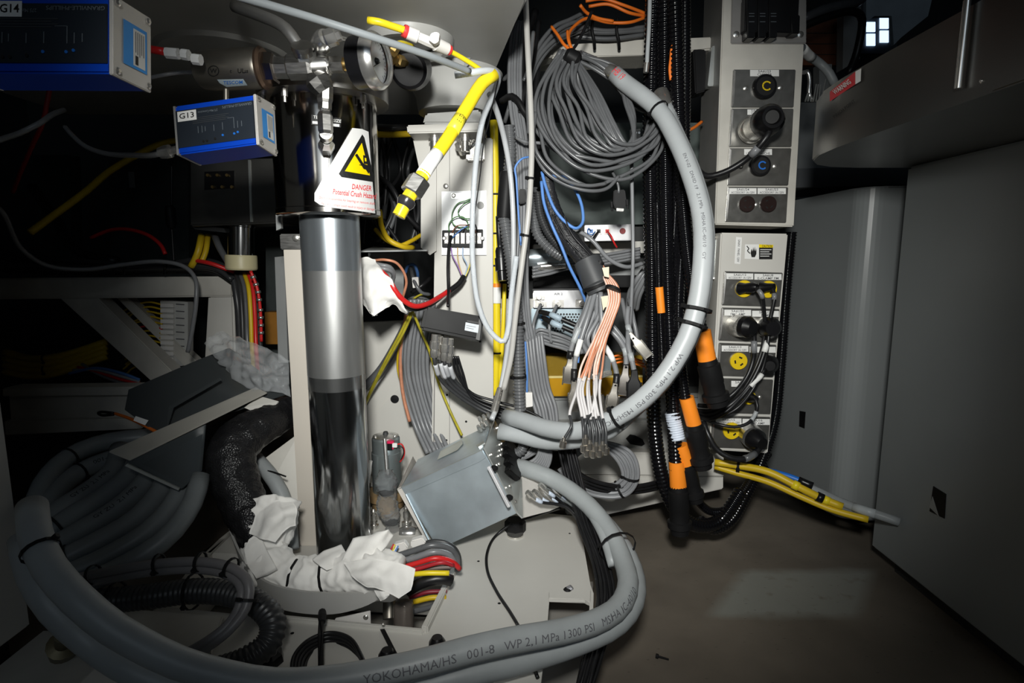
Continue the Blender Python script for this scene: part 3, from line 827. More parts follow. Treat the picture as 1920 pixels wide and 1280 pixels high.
# drop leg
plathe('leg_elbow', (588, 140, DM - 0.005), (610, 172, DM), [(0, 16), (0.3, 24), (0.7, 22), (1, 18)], brushed, t, 8, False)
plathe('leg_upper', (610, 160, DM), (609, 205, DM), [(0, 12), (0.1, 15), (0.6, 15), (0.75, 13), (1, 13)], brushed, t, 8, False)
plathe('leg_neck', (609, 200, DM), (609, 214, DM), [(i / 6, 9 - (i % 2)) for i in range(7)], steel, t, 16)
plathe('leg_lower', (609, 210, DM), (611, 252, DM), [(0, 11), (0.15, 14), (0.85, 14), (1, 11)], brushed, t, 6, False)
plathe('leg_tip', (611, 250, DM), (612, 262, DM + 0.03), [(0, 11), (0.4, 13), (1, 8)], brushed, t, 20)
plathe('leg_foot', (612, 264, DM + 0.02), (612, 278, DM + 0.055), [(0, 9), (0.4, 15), (1, 15)], steel, t, 6, False)
# bent tube on the upper left
tube('bent_tube', [(440, 12, 0.98), (490, 30, 0.95), (522, 44, 0.93), (540, 58, 0.92), (560, 88, 0.92), (566, 100, 0.92)], 11, M('satin_steel', (0.68, 0.67, 0.65), 0.38, 0.9, var=0.05), t, sides=16)
plathe('tube_flange', (566, 84, 0.905), (570, 102, 0.915), [(0, 20), (0.4, 21), (0.5, 18), (1, 18)], brushed, t, 24)
plathe('tube_nut', (571, 96, 0.915), (576, 118, 0.925), [(0, 21), (1, 18)], steel, t, 6, False)
# elbow fitting on top
plathe('fitting_stem', (606, 112, DM), (601, 84, DM), [(0, 9), (0.4, 9), (0.5, 16), (1, 16)], steel, t, 6, False)
plathe('fitting_body', (594, 88, DM), (612, 70, DM - .02), [(0, 13), (0.3, 19), (0.8, 19), (1, 16)], steel, t, 20)
plathe('fitting_nut', (610, 74, DM - .03), (638, 64, DM - .03), [(0, 14), (0.1, 16), (0.7, 16), (0.75, 12), (1, 12)], steel, t, 6, False)
tube('fitting_outlet', [(628, 68, DM), (650, 74, DM + 0.02), (672, 82, DM + 0.05)], 4, steel, t, sides=10)
# label and vent pipe of the regulator
cb = P(436, 130, DM)
kk = m_px(cb, 36.6)
def reg_at(px, py, h=0.0):
    r = ray(px, py); ax = (P(494, 128, DM) - P(378, 133, DM + 0.02)).normalized(); o_ = CAMP - P(378, 133, DM + 0.02)
    q, w = r - ax * r.dot(ax), o_ - ax * o_.dot(ax)
    a, b, c = q.dot(q), 2 * q.dot(w), w.dot(w) - kk * kk
    D = b * b - 4 * a * c
    return CAMP + r * ((-b - math.sqrt(max(D, 0))) / (2 * a)) + (CAMP - cb).normalized() * h
decal(reg_at, [(407, 149), (456, 148), (464, 160), (425, 163), (412, 156)], M('pale_blue_label', (0.42, 0.50, 0.54), 0.4), t, 'regulator_label', 0.0006, cuts=3)
writing(reg_at, 'TESCOM', 437, 155, 9, bluep, t, -2, 36, 0.001)
for px, s in ((400, 'W'), (452, 'UL')): writing(reg_at, s, px, 133, 12, ink, t, 0, None, 0.001)
lines(reg_at, [(400 + 10 * math.cos(k * 0.524), 133 + 10 * math.sin(k * 0.524), 400 + 10 * math.cos(k * 0.524 + 0.524), 133 + 10 * math.sin(k * 0.524 + 0.524)) for k in range(12)], 1.6, ink, t, 'approval_ring', 0.001)
writing(reg_at, 'c           us', 448, 133, 10, ink, t, 0, 34, 0.001)
plathe('vent_pipe', (424, 160, DM + 0.01), (424, 195, DM + 0.01), [(0, 5), (1, 5)], stained, t, 12)
plathe('gland', (364, 137, DM + 0.02), (380, 134, DM + 0.02), [(0, 7), (0.5, 9), (1, 12)], stained, t, 16)
# gauge facing right
t = thing('pressure_gauge', 'round pressure gauge with polished bezel screwed to the steel manifold', 'gauge', P(690, 118, DM))
g0 = P(668, 119, DM - 0.01)
gd = Vector((0.965, -0.27, 0.02)).normalized()
R = 0.0385
lathe('case', g0, g0 + gd * 0.027, [(0, R * 0.8), (0.06, R * 0.98), (0.9, R), (1, R)], blackp, t, 48)
lathe('bezel', g0 + gd * 0.024, g0 + gd * 0.044, [(0, R), (0.1, R * 1.07), (0.55, R * 1.07), (0.8, R * 1.0), (1, R * 0.92), (1, R * 0.86), (0.6, R * 0.84)], steel, t, 48, caps=False)
lathe('dial', g0 + gd * 0.032, g0 + gd * 0.033, [(0, R * 0.86), (1, R * 0.86)], white, t, 40)
gu, gv = frame_of(gd)
dc = g0 + gd * 0.0336
vs, fs = [], []
for k in range(28):
    a = k * 2 * math.pi / 33 + 2.4
    e, s_ = gu * math.cos(a) + gv * math.sin(a), gu * -math.sin(a) + gv * math.cos(a)
    r0 = R * (0.62 if k % 3 == 0 else 0.70)
    b = len(vs)
    vs += [dc + e * r0 - s_ * 0.0005, dc + e * R * 0.78 - s_ * 0.0005, dc + e * R * 0.78 + s_ * 0.0005, dc + e * r0 + s_ * 0.0005]
    fs.append((b, b + 1, b + 2, b + 3))
link('dial_marks', vs, fs, ink, t, False)
bar('pointer', dc + gd * 0.002 - gu * 0.008, dc + gd * 0.002 + (gu + gv * 0.8) * 0.02, 0.002, 0.0005, ink, t)
lathe('pointer_hub', dc, dc + gd * 0.004, [(0, 0.005), (1, 0.003)], ink, t, 14)
lathe('glass', g0 + gd * 0.0395, g0 + gd * 0.0405, [(0, R * 0.88), (1, R * 0.88)], glassm, t, 40)
# gauge seen from behind
t = thing('black_gauge', 'black gauge seen from behind with a brass elbow, in the round recess overhead', 'gauge', P(765, 130, 1.10))
bd = (P(765, 130, 1.16) - P(758, 133, 1.10)).normalized()
b0 = P(766, 131, 1.09)
k = m_px(b0)
lathe('case', b0, b0 + bd * 0.05, [(0, 28 * k), (0.08, 34 * k), (0.5, 36 * k), (0.85, 40 * k), (1, 40 * k)], blackp, t, 40)
tag2 = plathe('brass_stem', (735, 110, 1.05), (762, 118, 1.09), [(0, 7), (0.3, 7), (0.35, 11), (0.7, 11), (0.75, 7), (1, 7)], brass, t, 6, False)
plathe('brass_nut', (726, 100, 1.05), (742, 112, 1.05), [(0, 9), (0.4, 12), (1, 12)], brass, t, 6, False)
plathe('brass_elbow', (730, 104, 1.05), (741, 82, 1.05), [(0, 9), (0.4, 13), (0.8, 13), (1, 10)], brass, t, 8, False)
tube('yellow_stub', [(738, 86, 1.05), (750, 82, 1.06), (772, 88, 1.10)], 6, yellow, t, sides=12)
# ------------------------------------------------------------------ blue gauge controllers
def controller(label, C0, C1, L0, L1, R0, R1, sticker, sticker_q, sc):
    """C: edge nearest the middle, L: far left end of the long face, R: far edge of the end plate (pixels + distance)"""
    c0, c1, l0, l1, r0, r1 = [P(*q) for q in (C0, C1, L0, L1, R0, R1)]
    t = thing('gauge_controller', label, 'controller', (c1 + l1) / 2)
    back0, back1 = r0 - c0, r1 - c1
    bm = bmesh.new()
    V = [bm.verts.new(q) for q in (c0, c1, l1, l0, r0, r1, l1 + back1, l0 + back0)]
    for f in ((0, 1, 2, 3), (4, 7, 6, 5), (0, 4, 5, 1), (3, 2, 6, 7), (0, 3, 7, 4), (1, 5, 6, 2)): bm.faces.new([V[i] for i in f])
    bmesh.ops.recalc_face_normals(bm, faces=bm.faces)
    bmesh.ops.bevel(bm, geom=list(bm.edges), offset=0.002, segments=2, affect='EDGES')
    sharpen(bmlink('case', bm, bluea, t), 50)
    e = (c0 - l0).normalized()
    n = (l0 - c0).cross(c1 - c0).normalized()
    if n.dot(CAMP - c0) < 0: n = -n
    def front(u, v, h=0.0):             # u 0..1 left to right, v 0..1 top to bottom
        return (l0 * (1 - u) + c0 * u) * (1 - v) + (l1 * (1 - u) + c1 * u) * v + n * h
    slab('front_panel', [front(0.01, 0.11, 0.0015), front(0.985, 0.11, 0.0015), front(0.985, 0.87, 0.0015), front(0.01, 0.87, 0.0015)], n * -0.003, panelnavy, t)
    slab('end_cap', [l0 - e * 0.003, l1 - e * 0.003, l1 + back1 - e * 0.003, l0 + back0 - e * 0.003], e * 0.003, alu, t)
    ep = [c0 + e * 0.003, r0 + e * 0.003, r1 + e * 0.003, c1 + e * 0.003]
    g = sum(ep, Vector()) / 4
    pl_ = slab('end_plate', [g + (q - g) * 1.03 for q in ep], e * -0.004, M('bare_aluminium', (0.62, 0.60, 0.57), 0.5, 0.35, var=0.05), t, 0.0008)
    def end(u, v, h=0.0):
        return (ep[0] * (1 - u) + ep[1] * u) * (1 - v) + (ep[3] * (1 - u) + ep[2] * u) * v + e * (0.0008 + h)
    for u, v in ((0.08, 0.06), (0.90, 0.06), (0.90, 0.94), (0.08, 0.94)):
        lathe('screw', end(u, v), end(u, v, 0.0025), [(0, 0.0036 * sc), (0.5, 0.0036 * sc), (1, 0.002 * sc)], nickel, t, 10)
    def dq(m, u0, v0, u1, v1, mat, name, h): return link(name, [m(u0, v0, h), m(u1, v0, h), m(u1, v1, h), m(u0, v1, h)], [(0, 1, 2, 3)], mat, t, False)
    dq(end, 0.22, 0.22, 0.86, 0.80, M('blue_label', (0.03, 0.27, 0.72), 0.4, var=0.03), 'blue_label', 0.0003)
    dq(end, 0.47, 0.27, 0.80, 0.76, M('label_print_field', (0.66, 0.66, 0.64), 0.5, var=0.02), 'label_field', 0.0006)
    dq(end, 0.52, 0.62, 0.60, 0.74, ink, 'label_bar', 0.0009)
    for k in range(5): dq(end, 0.52 + k * 0.055, 0.30, 0.54 + k * 0.055, 0.58 + 0.02 * (k % 3), greyink, 'label_text_line', 0.0009)
    W, Hh = (c0 - l0).length, (c0 - c1).length
    def fm(x, y, h=0.0): return front(x, y, 0.0018 + h)
    def wr(s, u, v, su, hv, mat, rot=180):
        vv, ff = text_mesh(s, 1.0)
        w = max(q[0] for q in vv) - min(q[0] for q in vv)
        sg = -1 if rot else 1
        link('lettering', [fm(u + sg * q[0] / w * su, v - sg * q[1] * hv, 0.0002) for q in vv], ff, mat, t, False)
    wr('GRANVILLE-PHILLIPS', 0.79, 0.165, 0.37, 0.075, dimink)
    wr('275 Mini-Convectron', 0.42, 0.20, 0.25, 0.065, dimink)
    for k in range(4): dq(fm, 0.22, 0.30 + k * 0.035, 0.68 - 0.04 * (k % 2), 0.312 + k * 0.035, M('faint_print', (0.045, 0.05, 0.056), 0.5, var=0), 'print_line', 0.0002)
    for u, v0, v1 in ((0.28, 0.48, 0.62), (0.33, 0.48, 0.62), (0.37, 0.50, 0.60), (0.48, 0.49, 0.62), (0.59, 0.47, 0.62), (0.735, 0.40, 0.62), (0.78, 0.48, 0.62), (0.83, 0.49, 0.60)):
        dq(fm, u, v0, u + 0.006, v1, dimink, 'leader_line', 0.0002)
    dq(fm, 0.66, 0.395, 0.74, 0.402, dimink, 'leader_line', 0.0002)
    for u, v, m_ in ((0.34, 0.80, ink), (0.385, 0.80, ink), (0.49, 0.78, ink), (0.59, 0.73, bluep), (0.735, 0.73, bluep), (0.78, 0.71, bluep)):
        lathe('adjust_hole', fm(u, v), fm(u, v, 0.0008), [(0, 0.0016 * sc), (1, 0.0016 * sc)], m_, t, 10)
    u0, v0, u1, v1 = sticker_q
    dq(fm, u0, v0, u1, v1, white, 'sticker', 0.0004)
    vv, ff = text_mesh(sticker, 1.0)
    w = max(q[0] for q in vv) - min(q[0] for q in vv)
    um, vm = (u0 + u1) / 2, (v0 + v1) / 2
    link('lettering', [fm(um + q[0] / w * (u1 - u0) * 0.78, vm - q[1] * (v1 - v0) * 0.75, 0.0008) for q in vv], ff, ink, t, False)
    return t
g13 = controller('blue and black gauge controller with white G13 sticker, beside the steel column',
           (476, 178, 0.83), (482, 270, 0.83), (328, 199, 0.84), (335, 290, 0.84), (511, 198, 0.895), (516, 292, 0.885), 'G13', (0.035, 0.135, 0.275, 0.34), 1.0)
plathe('cable_gland', (300, 287, 0.86), (333, 280, 0.86), [(0, 10), (0.3, 12), (0.6, 12), (0.7, 7), (1, 7)], steel, g13, 14)
g14 = controller('larger looking gauge controller with G14 sticker, cropped by the top left corner',
           (207, -8, 0.60), (207, 138, 0.60), (-90, -10, 0.60), (-95, 136, 0.60), (277, 36, 0.665), (278, 172, 0.665), 'G14', (0.30, 0.085, 0.455, 0.285), 1.0)
# ------------------------------------------------------------------ receptacle cabinets
def plate_label(pl, x0, y0, x1, y1, rows, par, skew=0.0):
    decal(pl.at, [(x0, y0), (x1, y0 + skew), (x1, y1 + skew), (x0, y1)], white, par, 'paper_label', 0.0042)
    n = len(rows)
    for k, s in enumerate(rows):
        if s: writing(pl.at, s, (x0 + x1) / 2, y0 + skew / 2 + (y1 - y0) * (k + 0.52) / n, (y1 - y0) / n * 1.05, greyink, par, 0, min((x1 - x0) * 0.86, 3.9 * len(s)), 0.0046)
def face_plate(pl, q, par, mat):
    """stainless plate with turned left and top edges"""
    o = px_plate('face_plate', pl, q, 0.0, 0.004, mat, par, 0.0016)
    (ax, ay), (bx, by), (cx, cy), (dx, dy) = q
    slab('left_flange', [pl.at(ax + 1, ay + 1, 0.0042), pl.at(ax + 3.5, ay + 4, 0.0062), pl.at(dx + 3.5, dy - 4, 0.0062), pl.at(dx + 1, dy - 1, 0.0042)], pl.n * -0.003, steel, par)
    return o
def twist_socket(pl, px, py, r, par):
    k = disc('twist_lock_socket', pl, px, py, r, 0.004, 0.010, sockyellow, par, 28)
    for a in (0.5, 2.6, 4.7):
        x0, y0 = px + r * 0.5 * math.cos(a), py + r * 0.5 * math.sin(a)
        x1, y1 = px + r * 0.5 * math.cos(a + 0.8), py + r * 0.5 * math.sin(a + 0.8)
        lines(pl.at, [(x0, y0, x1, y1)], 3, ink, k, 'contact_slot', 0.0104)
    return k
UP_ = Flat(1.40)
t = thing('receptacle_cabinet', 'upper cream receptacle cabinet with four steel socket plates', 'electrical cabinet', P(1425, 430, 1.46))
px_plate('body', UP_, [(1357, -60), (1516, -60), (1489, 425), (1340, 421)], -0.13, 0.0, cream_old, t, 0.003)
px_plate('side_hinge', Flat(1.46), [(1330, 92), (1345, 88), (1340, 165), (1322, 166)], -0.01, 0.02, zinc, t, 0.002)
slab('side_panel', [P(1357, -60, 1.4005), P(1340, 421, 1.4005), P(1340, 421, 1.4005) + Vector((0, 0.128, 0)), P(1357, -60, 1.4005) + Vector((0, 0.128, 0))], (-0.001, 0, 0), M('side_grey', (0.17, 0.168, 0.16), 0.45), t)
px_plate('rear_edge', Flat(1.52), [(1328, 90), (1336, 90), (1330, 420), (1322, 420)], -0.03, 0, cream_old, t)
# breaker block
px_plate('block_plate', UP_, [(1372, -40), (1511, -40), (1511, 83), (1369, 83)], 0.0, 0.004, M('breaker_plate', (0.30, 0.29, 0.28), 0.45, 0.3), t, 0.002)
px_plate('breaker_block', UP_, [(1388, 6), (1487, 6), (1484, 72), (1386, 68)], 0.004, 0.03, blackp, t, 0.002)
for k in range(3):
    x = 1389 + k * 20
    b = px_plate('breaker', UP_, [(x, -4), (x + 16, -4), (x + 15, 82), (x, 82)], 0.004, 0.036, blackp, t, 0.002)
    lines(UP_.at, [(x + 3, 38, x + 13, 38), (x + 3, 43, x + 13, 43), (x + 3, 53, x + 13, 53)], 1, dimink, b, 'rating_line', 0.0365)
px_plate('breaker', UP_, [(1469, 40), (1486, 40), (1485, 74), (1470, 74)], 0.004, 0.036, blackp, t, 0.002)
for x, y in ((1379, 66), (1499, 66)): screw(UP_, x, y, 6, t, h=0.004)
plates = [[(1374, 131), (1491, 131), (1487, 202), (1370, 202)], [(1370, 204), (1487, 204), (1483, 276), (1365, 276)],
          [(1366, 278), (1483, 278), (1477, 348), (1362, 348)], [(1363, 350), (1477, 351), (1473, 418), (1358, 416)]]
for q in plates: face_plate(UP_, q, t, faceplate)
plate_label(UP_, 1405, 132, 1459, 144, ['5A6U23', 'CHILLER'], t)
plate_label(UP_, 1400, 206, 1430, 216, ['5A6U', 'DUAL'], t)
plate_label(UP_, 1394, 280, 1446, 291, ['5A6U22', 'ULTRASONICHE'], t)
plate_label(UP_, 1366, 353, 1417, 364, ['5A6U24', 'ACCESSORY 1A-120V'], t)
plate_label(UP_, 1419, 353, 1472, 364, ['5A6U23', 'ACCESSORY 1A-120V'], t)
for cx, cy, r, m_, col in ((1430, 165, 22, 'C', sockyellow), (1422, 312, 19, 'C', bluep)):
    k = disc('round_inlet', UP_, cx, cy, r, 0.004, 0.016, blackp, t, 32)
    a, b = UP_.at(cx, cy, 0.016), UP_.at(cx, cy, 0.0165)
    lathe('recess', a, b, [(0, m_px(a, r * 0.78)), (1, m_px(a, r * 0.78))], M('deep_black', (0.005, 0.005, 0.005), 0.6, var=0), k, 28)
    segs = []
    for j in range(9):
        a0, a1 = 0.7 + j * 0.55, 0.7 + (j + 1) * 0.55
        rr = r * 0.36
        segs.append((cx + 2 + rr * math.cos(a0), cy + rr * math.sin(a0), cx + 2 + rr * math.cos(a1), cy + rr * math.sin(a1)))
    lines(UP_.at, segs, 2.6, col, k, 'contact_ring', 0.0175)
for x, y in ((1397, 166), (1462, 165), (1393, 240), (1452, 312), (1388, 313), (1418, 384)): screw(UP_, x, y, 4.5, t, h=0.004)
for x in (1398, 1438):
    k = disc('duplex_outlet', UP_, x, 383, 15, 0.004, 0.011, brownpl, t, 24)
    lines(UP_.at, [(x - 6, 378, x - 2, 376), (x + 3, 390, x + 7, 386), (x - 2, 391, x - 6, 388)], 2, ink, k, 'contact_slot', 0.0115)
k = disc('round_inlet', UP_, 1414, 240, 24, 0.004, 0.010, steel, t, 28)
LO_ = Flat(1.42)
t = thing('receptacle_cabinet', 'lower cream receptacle cabinet with caution label and five socket plates', 'electrical cabinet', P(1400, 860, 1.46))
px_plate('body', LO_, [(1352, 436), (1478, 438), (1440, 850), (1330, 843)], -0.11, 0.0, cream, t, 0.003)
px_plate('side_hinge', Flat(1.47), [(1336, 448), (1350, 448), (1346, 525), (1332, 524)], -0.01, 0.02, zinc, t, 0.002)
for y in (445, 522): screw(Flat(1.45), 1340, y, 4, t)
decal(LO_.at, [(1380, 444), (1391, 445), (1388, 495), (1377, 494)], white, t, 'paper_label', 0.0005)
writing(LO_.at, '5A6N1  PANEL 120V', 1384.5, 470, 6, greyink, t, 93, 42, 0.0009)
decal(LO_.at, [(1397, 458), (1423, 458), (1423, 486), (1396, 485)], white, t, 'caution_label', 0.0005)
decal(LO_.at, [(1423, 458), (1450, 459), (1449, 464), (1423, 464)], signyellow, t, 'caution_header', 0.0005)
decal(LO_.at, [(1423, 464), (1449, 464), (1448, 486), (1423, 486)], ink, t, 'caution_text_field', 0.0005)
writing(LO_.at, 'CAUTION', 1438, 461.5, 6.5, ink, t, 0, 19, 0.0009)
for k in range(4): lines(LO_.at, [(1425, 468 + k * 4, 1446 - 4 * (k % 2), 468 + k * 4)], 1.3, white, t, 'caution_text_line', 0.0009)
decal(LO_.at, [(1407, 474), (1409, 466), (1411, 471), (1412, 463), (1413.5, 470), (1415, 462), (1416, 471), (1418, 465), (1418, 476), (1415, 482), (1409, 482)], ink, t, 'pictogram_hand', 0.0009)
lines(LO_.at, [(1400, 461, 1404, 466), (1404, 466, 1401, 470), (1401, 470, 1406, 475)], 1.8, ink, t, 'pictogram_bolt', 0.0009)
plates = [[(1357, 508), (1467, 511), (1461, 575), (1352, 572)], [(1352, 576), (1461, 579), (1455, 642), (1346, 638)],
          [(1347, 642), (1455, 646), (1449, 707), (1343, 704)], [(1342, 708), (1449, 711), (1444, 776), (1337, 773)],
          [(1336, 778), (1444, 781), (1438, 842), (1331, 838)]]
for q in plates: face_plate(LO_, q, t, faceplate)
for x0, x1, y, rows in ((1361, 1411, 512, ['5A6U12', 'ACCESSORY 1A-120V']), (1413, 1464, 513, ['5A6U8', 'E-CLAMP FM']), (1357, 1407, 580, ['5A6U20', 'FMC AMP']), (1409, 1459, 582, ['5A6U21', 'PUMP']),
                        (1352, 1402, 647, ['5A6U13', 'ACCESSORY 1A-120V']), (1404, 1453, 649, ['', '']), (1370, 1396, 713, ['5A6', '']), (1341, 1389, 783, ['5A6U15', 'ACCESSORY 1A-120V']), (1391, 1442, 784, ['5A6U16', 'PUMP AMP'])):
    plate_label(LO_, x0, y, x1, y + 11, rows, t, 0.6)
for x, y in ((1393, 541), (1438, 542), (1383, 676), (1370, 806)): twist_socket(LO_, x, y, 16, t)
twist_socket(LO_, 1402, 744, 13, t)
for x, y in ((1424, 744), (1398, 676), (1420, 612)): screw(LO_, x, y, 3.5, t, h=0.004)
# plugs with their cables
def plug_cable(label, pts, r, ring, body, bands=(), **kw):
    o = cable(label, pts, r, blackr, 'plug_cable', **kw)
    for nm, a, b, prof, m_ in body: plathe(nm, a, b, prof, m_, o, 22)
    for t0, t1, m_ in bands: sleeve(o, t0, t1, m_, 'marker_sleeve', 1.2)
    return o
plug_cable('thick black cable from the big chromed plug of the upper cabinet', [(1446, 236, 1.30), (1440, 252, 1.29), (1422, 276, 1.30), (1400, 298, 1.32), (1360, 322, 1.34), (1325, 330, 1.36), (1308, 318, 1.38), (1298, 300, 1.40)], 6, None,
    [('plug_shell', (1408, 244, 1.39), (1436, 228, 1.32), [(0, 26), (0.2, 25), (0.25, 23), (0.8, 23), (1, 22)], nickel), ('plug_grip', (1432, 231, 1.33), (1450, 219, 1.28), [(0, 26), (0.15, 29), (0.75, 27), (1, 20)], blackp), ('plug_cap', (1446, 221, 1.29), (1448, 219, 1.275), [(0, 20), (1, 12)], blackm)], [(0.22, 0.34, greycable)])
plug_cable('black cable from the first yellow socket of the lower cabinet', [(1418, 540, 1.36), (1428, 552, 1.35), (1432, 575, 1.36), (1434, 620, 1.37), (1424, 670, 1.37), (1400, 720, 1.36), (1370, 756, 1.35), (1330, 770, 1.37), (1306, 768, 1.40)], 3.6, None,
    [('plug_body', (1384, 541, 1.41), (1420, 538, 1.37), [(0, 9), (0.1, 12), (0.4, 9), (0.8, 10), (1, 6)], blackp)], [(0.02, 0.08, greycable)])
plug_cable('black cable from the second yellow socket of the lower cabinet', [(1449, 540, 1.38), (1452, 556, 1.37), (1444, 600, 1.37), (1440, 640, 1.36), (1430, 690, 1.36), (1408, 735, 1.355), (1378, 768, 1.35), (1340, 782, 1.37), (1312, 776, 1.40)], 3.6, None,
    [('plug_body', (1424, 540, 1.41), (1452, 537, 1.38), [(0, 9), (0.15, 12), (0.5, 8), (1, 6)], blackp)], [(0.03, 0.08, greycable)])
plug_cable('black cable from the left round steel plug of the second plate', [(1414, 626, 1.37), (1414, 645, 1.36), (1412, 675, 1.36), (1398, 710, 1.355), (1370, 742, 1.35), (1335, 760, 1.37), (1310, 760, 1.40)], 4.5, None,
    [('plug_shell', (1380, 610, 1.42), (1396, 612, 1.375), [(0, 22), (0.3, 21), (1, 20)], nickel), ('plug_grip', (1395, 612, 1.375), (1413, 615, 1.35), [(0, 20), (0.5, 20), (1, 13)], blackp)], [(0.06, 0.18, greycable)])
plug_cable('black cable from the right black plug of the second plate', [(1440, 634, 1.37), (1436, 650, 1.36), (1422, 690, 1.355), (1400, 728, 1.35), (1365, 762, 1.345), (1330, 778, 1.37), (1310, 772, 1.40)], 4.5, None,
    [('plug_shell', (1430, 612, 1.42), (1440, 613, 1.385), [(0, 19), (1, 18)], nickel), ('plug_grip', (1440, 613, 1.385), (1450, 616, 1.35), [(0, 20), (0.5, 20), (1, 13)], blackp)], [(0.04, 0.12, white)])
plug_cable('black cable from the round black plug of the third plate', [(1434, 690, 1.36), (1426, 705, 1.355), (1412, 718, 1.35), (1390, 744, 1.345), (1360, 772, 1.34), (1330, 786, 1.36), (1308, 780, 1.40)], 4, None,
    [('plug_grip', (1438, 678, 1.42), (1444, 686, 1.355), [(0, 16), (0.4, 18), (0.8, 16), (1, 9)], blackp)], [(0.08, 0.25, white)])
plug_cable('thin black cable looping from the plug of the fourth plate', [(1416, 746, 1.37), (1420, 762, 1.36), (1416, 776, 1.36), (1404, 792, 1.35), (1380, 800, 1.35), (1350, 796, 1.36), (1322, 786, 1.39)], 3.2, None,
    [('plug_body', (1402, 744, 1.41), (1418, 748, 1.37), [(0, 10), (0.4, 9), (1, 5)], blackp)], [(0.2, 0.34, hosepale)])
plug_cable('thick black cable sagging from the steel plug of the lowest plate', [(1426, 838, 1.36), (1416, 850, 1.35), (1396, 860, 1.34), (1370, 858, 1.34), (1344, 842, 1.35), (1328, 815, 1.36), (1318, 790, 1.38)], 5.5, None,
    [('plug_shell', (1404, 812, 1.42), (1414, 822, 1.375), [(0, 22), (1, 21)], brushed), ('plug_grip', (1414, 822, 1.38), (1430, 832, 1.35), [(0, 21), (0.4, 20), (1, 11)], blackp)], [(0.12, 0.3, greycable2)])
# ------------------------------------------------------------------ yellow, blue and clear tubes by the cabinet
o = cable('upper of the two yellow tubes slanting across the floor, with a black cap', [(1340, 866, 1.42), (1380, 872, 1.40), (1440, 884, 1.36), (1500, 914, 1.32), (1545, 936, 1.30), (1580, 950, 1.28)], 7, yellowd, 'air_tube', 'tube', sides=12)
sleeve(o, 0.80, 0.88, blackp, 'black_cap', 1.3); sleeve(o, 0.60, 0.64, yellow, 'tape_flag', 1.25); sleeve(o, 0.88, 0.90, yellow, 'collar', 1.15)
tie(o, 0.2)
o = cable('lower of the two yellow tubes slanting across the floor, cut end bare', [(1340, 874, 1.43), (1380, 886, 1.41), (1440, 903, 1.37), (1500, 930, 1.33), (1560, 955, 1.29), (1628, 974, 1.25)], 6, yellowd, 'air_tube', 'tube', sides=12)
o = cable('blue tube with a black end cap lying over the yellow tubes', [(1390, 872, 1.43), (1440, 882, 1.40), (1480, 893, 1.37), (1524, 911, 1.34)], 5.5, bluep, 'air_tube', 'tube', sides=12)
sleeve(o, 0.82, 1.0, blackp, 'black_cap', 1.25)
o = cable('clear milky tube end beside the blue and yellow tubes', [(1490, 900, 1.38), (1540, 924, 1.34), (1600, 950, 1.28), (1650, 966, 1.24), (1686, 978, 1.22)], 8, M('cloudy_tube', (0.5, 0.53, 0.54), 0.3, trans=0.5, ior=1.25), 'clear_tube', 'tube', sides=12)
sleeve(o, 0.62, 0.82, M('tube_sticker', (0.40, 0.43, 0.44), 0.4), 'printed_sleeve', 1.06)
# ------------------------------------------------------------------ black corrugated conduits
C_ = 0.55
def conduit(label, pts, r, pitch=C_, **kw):
    return cable(label, pts, r, blackgl, 'corrugated_conduit', 'conduit', sides=12, corr=pitch, **kw)
def gland(o, a, b, r):
    plathe('connector', a, b, [(0, r * 0.82), (0.1, r * 0.85), (0.12, r), (0.5, r), (0.52, r * 0.95), (0.72, r * 0.95), (0.74, r * 1.18), (0.86, r * 1.18), (0.88, r * 0.95), (1, r * 0.9)], blackm, o, 18)
o = conduit('leftmost thick black conduit dropping the full height and curling left at the floor', [(1226, -40, 1.30), (1222, 100, 1.30), (1219, 300, 1.29), (1222, 500, 1.28), (1224, 700, 1.27), (1230, 830, 1.27), (1246, 910, 1.27), (1275, 965, 1.28), (1310, 985, 1.30), (1350, 975, 1.33), (1390, 920, 1.36)], 14)
o = conduit('thick black conduit hanging second from the left, ending in the lowest orange sleeve', [(1246, -40, 1.28), (1246, 150, 1.28), (1248, 350, 1.27), (1251, 500, 1.26), (1256, 640, 1.25), (1262, 760, 1.24), (1268, 880, 1.23)], 14)
orange_s = lambda a, b, r, o: plathe('orange_sleeve', a, b, [(0, r), (1, r * 1.05)], orange, o, 20)
orange_s((1269, 864, 1.23), (1272, 912, 1.23), 15, o); gland(o, (1272, 910, 1.23), (1275, 1000, 1.225), 19)
o = conduit('black conduit with a white spiral wrap and a small orange sleeve', [(1270, -40, 1.30), (1272, 200, 1.29), (1266, 400, 1.28), (1256, 560, 1.26), (1252, 680, 1.25), (1262, 770, 1.24), (1270, 825, 1.23)], 11)
plathe('spiral_wrap', (1260, 773, 1.24), (1271, 824, 1.23), [(i / 24, 14 if i % 2 else 13) for i in range(25)], M('white_spiral', (0.62, 0.68, 0.78), 0.4), o, 18)
orange_s((1276, 834, 1.23), (1288, 870, 1.23), 13, o); gland(o, (1287, 868, 1.23), (1306, 940, 1.23), 15)
o = conduit('black conduit ending in the middle orange sleeve with a long black plug', [(1284, -40, 1.30), (1284, 200, 1.29), (1280, 420, 1.27), (1272, 580, 1.25), (1276, 680, 1.23), (1285, 750, 1.22)], 11)
orange_s((1287, 745, 1.22), (1301, 796, 1.22), 13.5, o); gland(o, (1301, 795, 1.22), (1318, 877, 1.22), 19)
o = conduit('rightmost thick black conduit ending in the highest orange sleeve', [(1264, -40, 1.26), (1268, 100, 1.25), (1276, 300, 1.24), (1286, 440, 1.23), (1300, 550, 1.21), (1314, 625, 1.20)], 14)
orange_s((1316, 620, 1.20), (1326, 676, 1.20), 16, o); gland(o, (1326, 674, 1.20), (1346, 760, 1.20), 21)
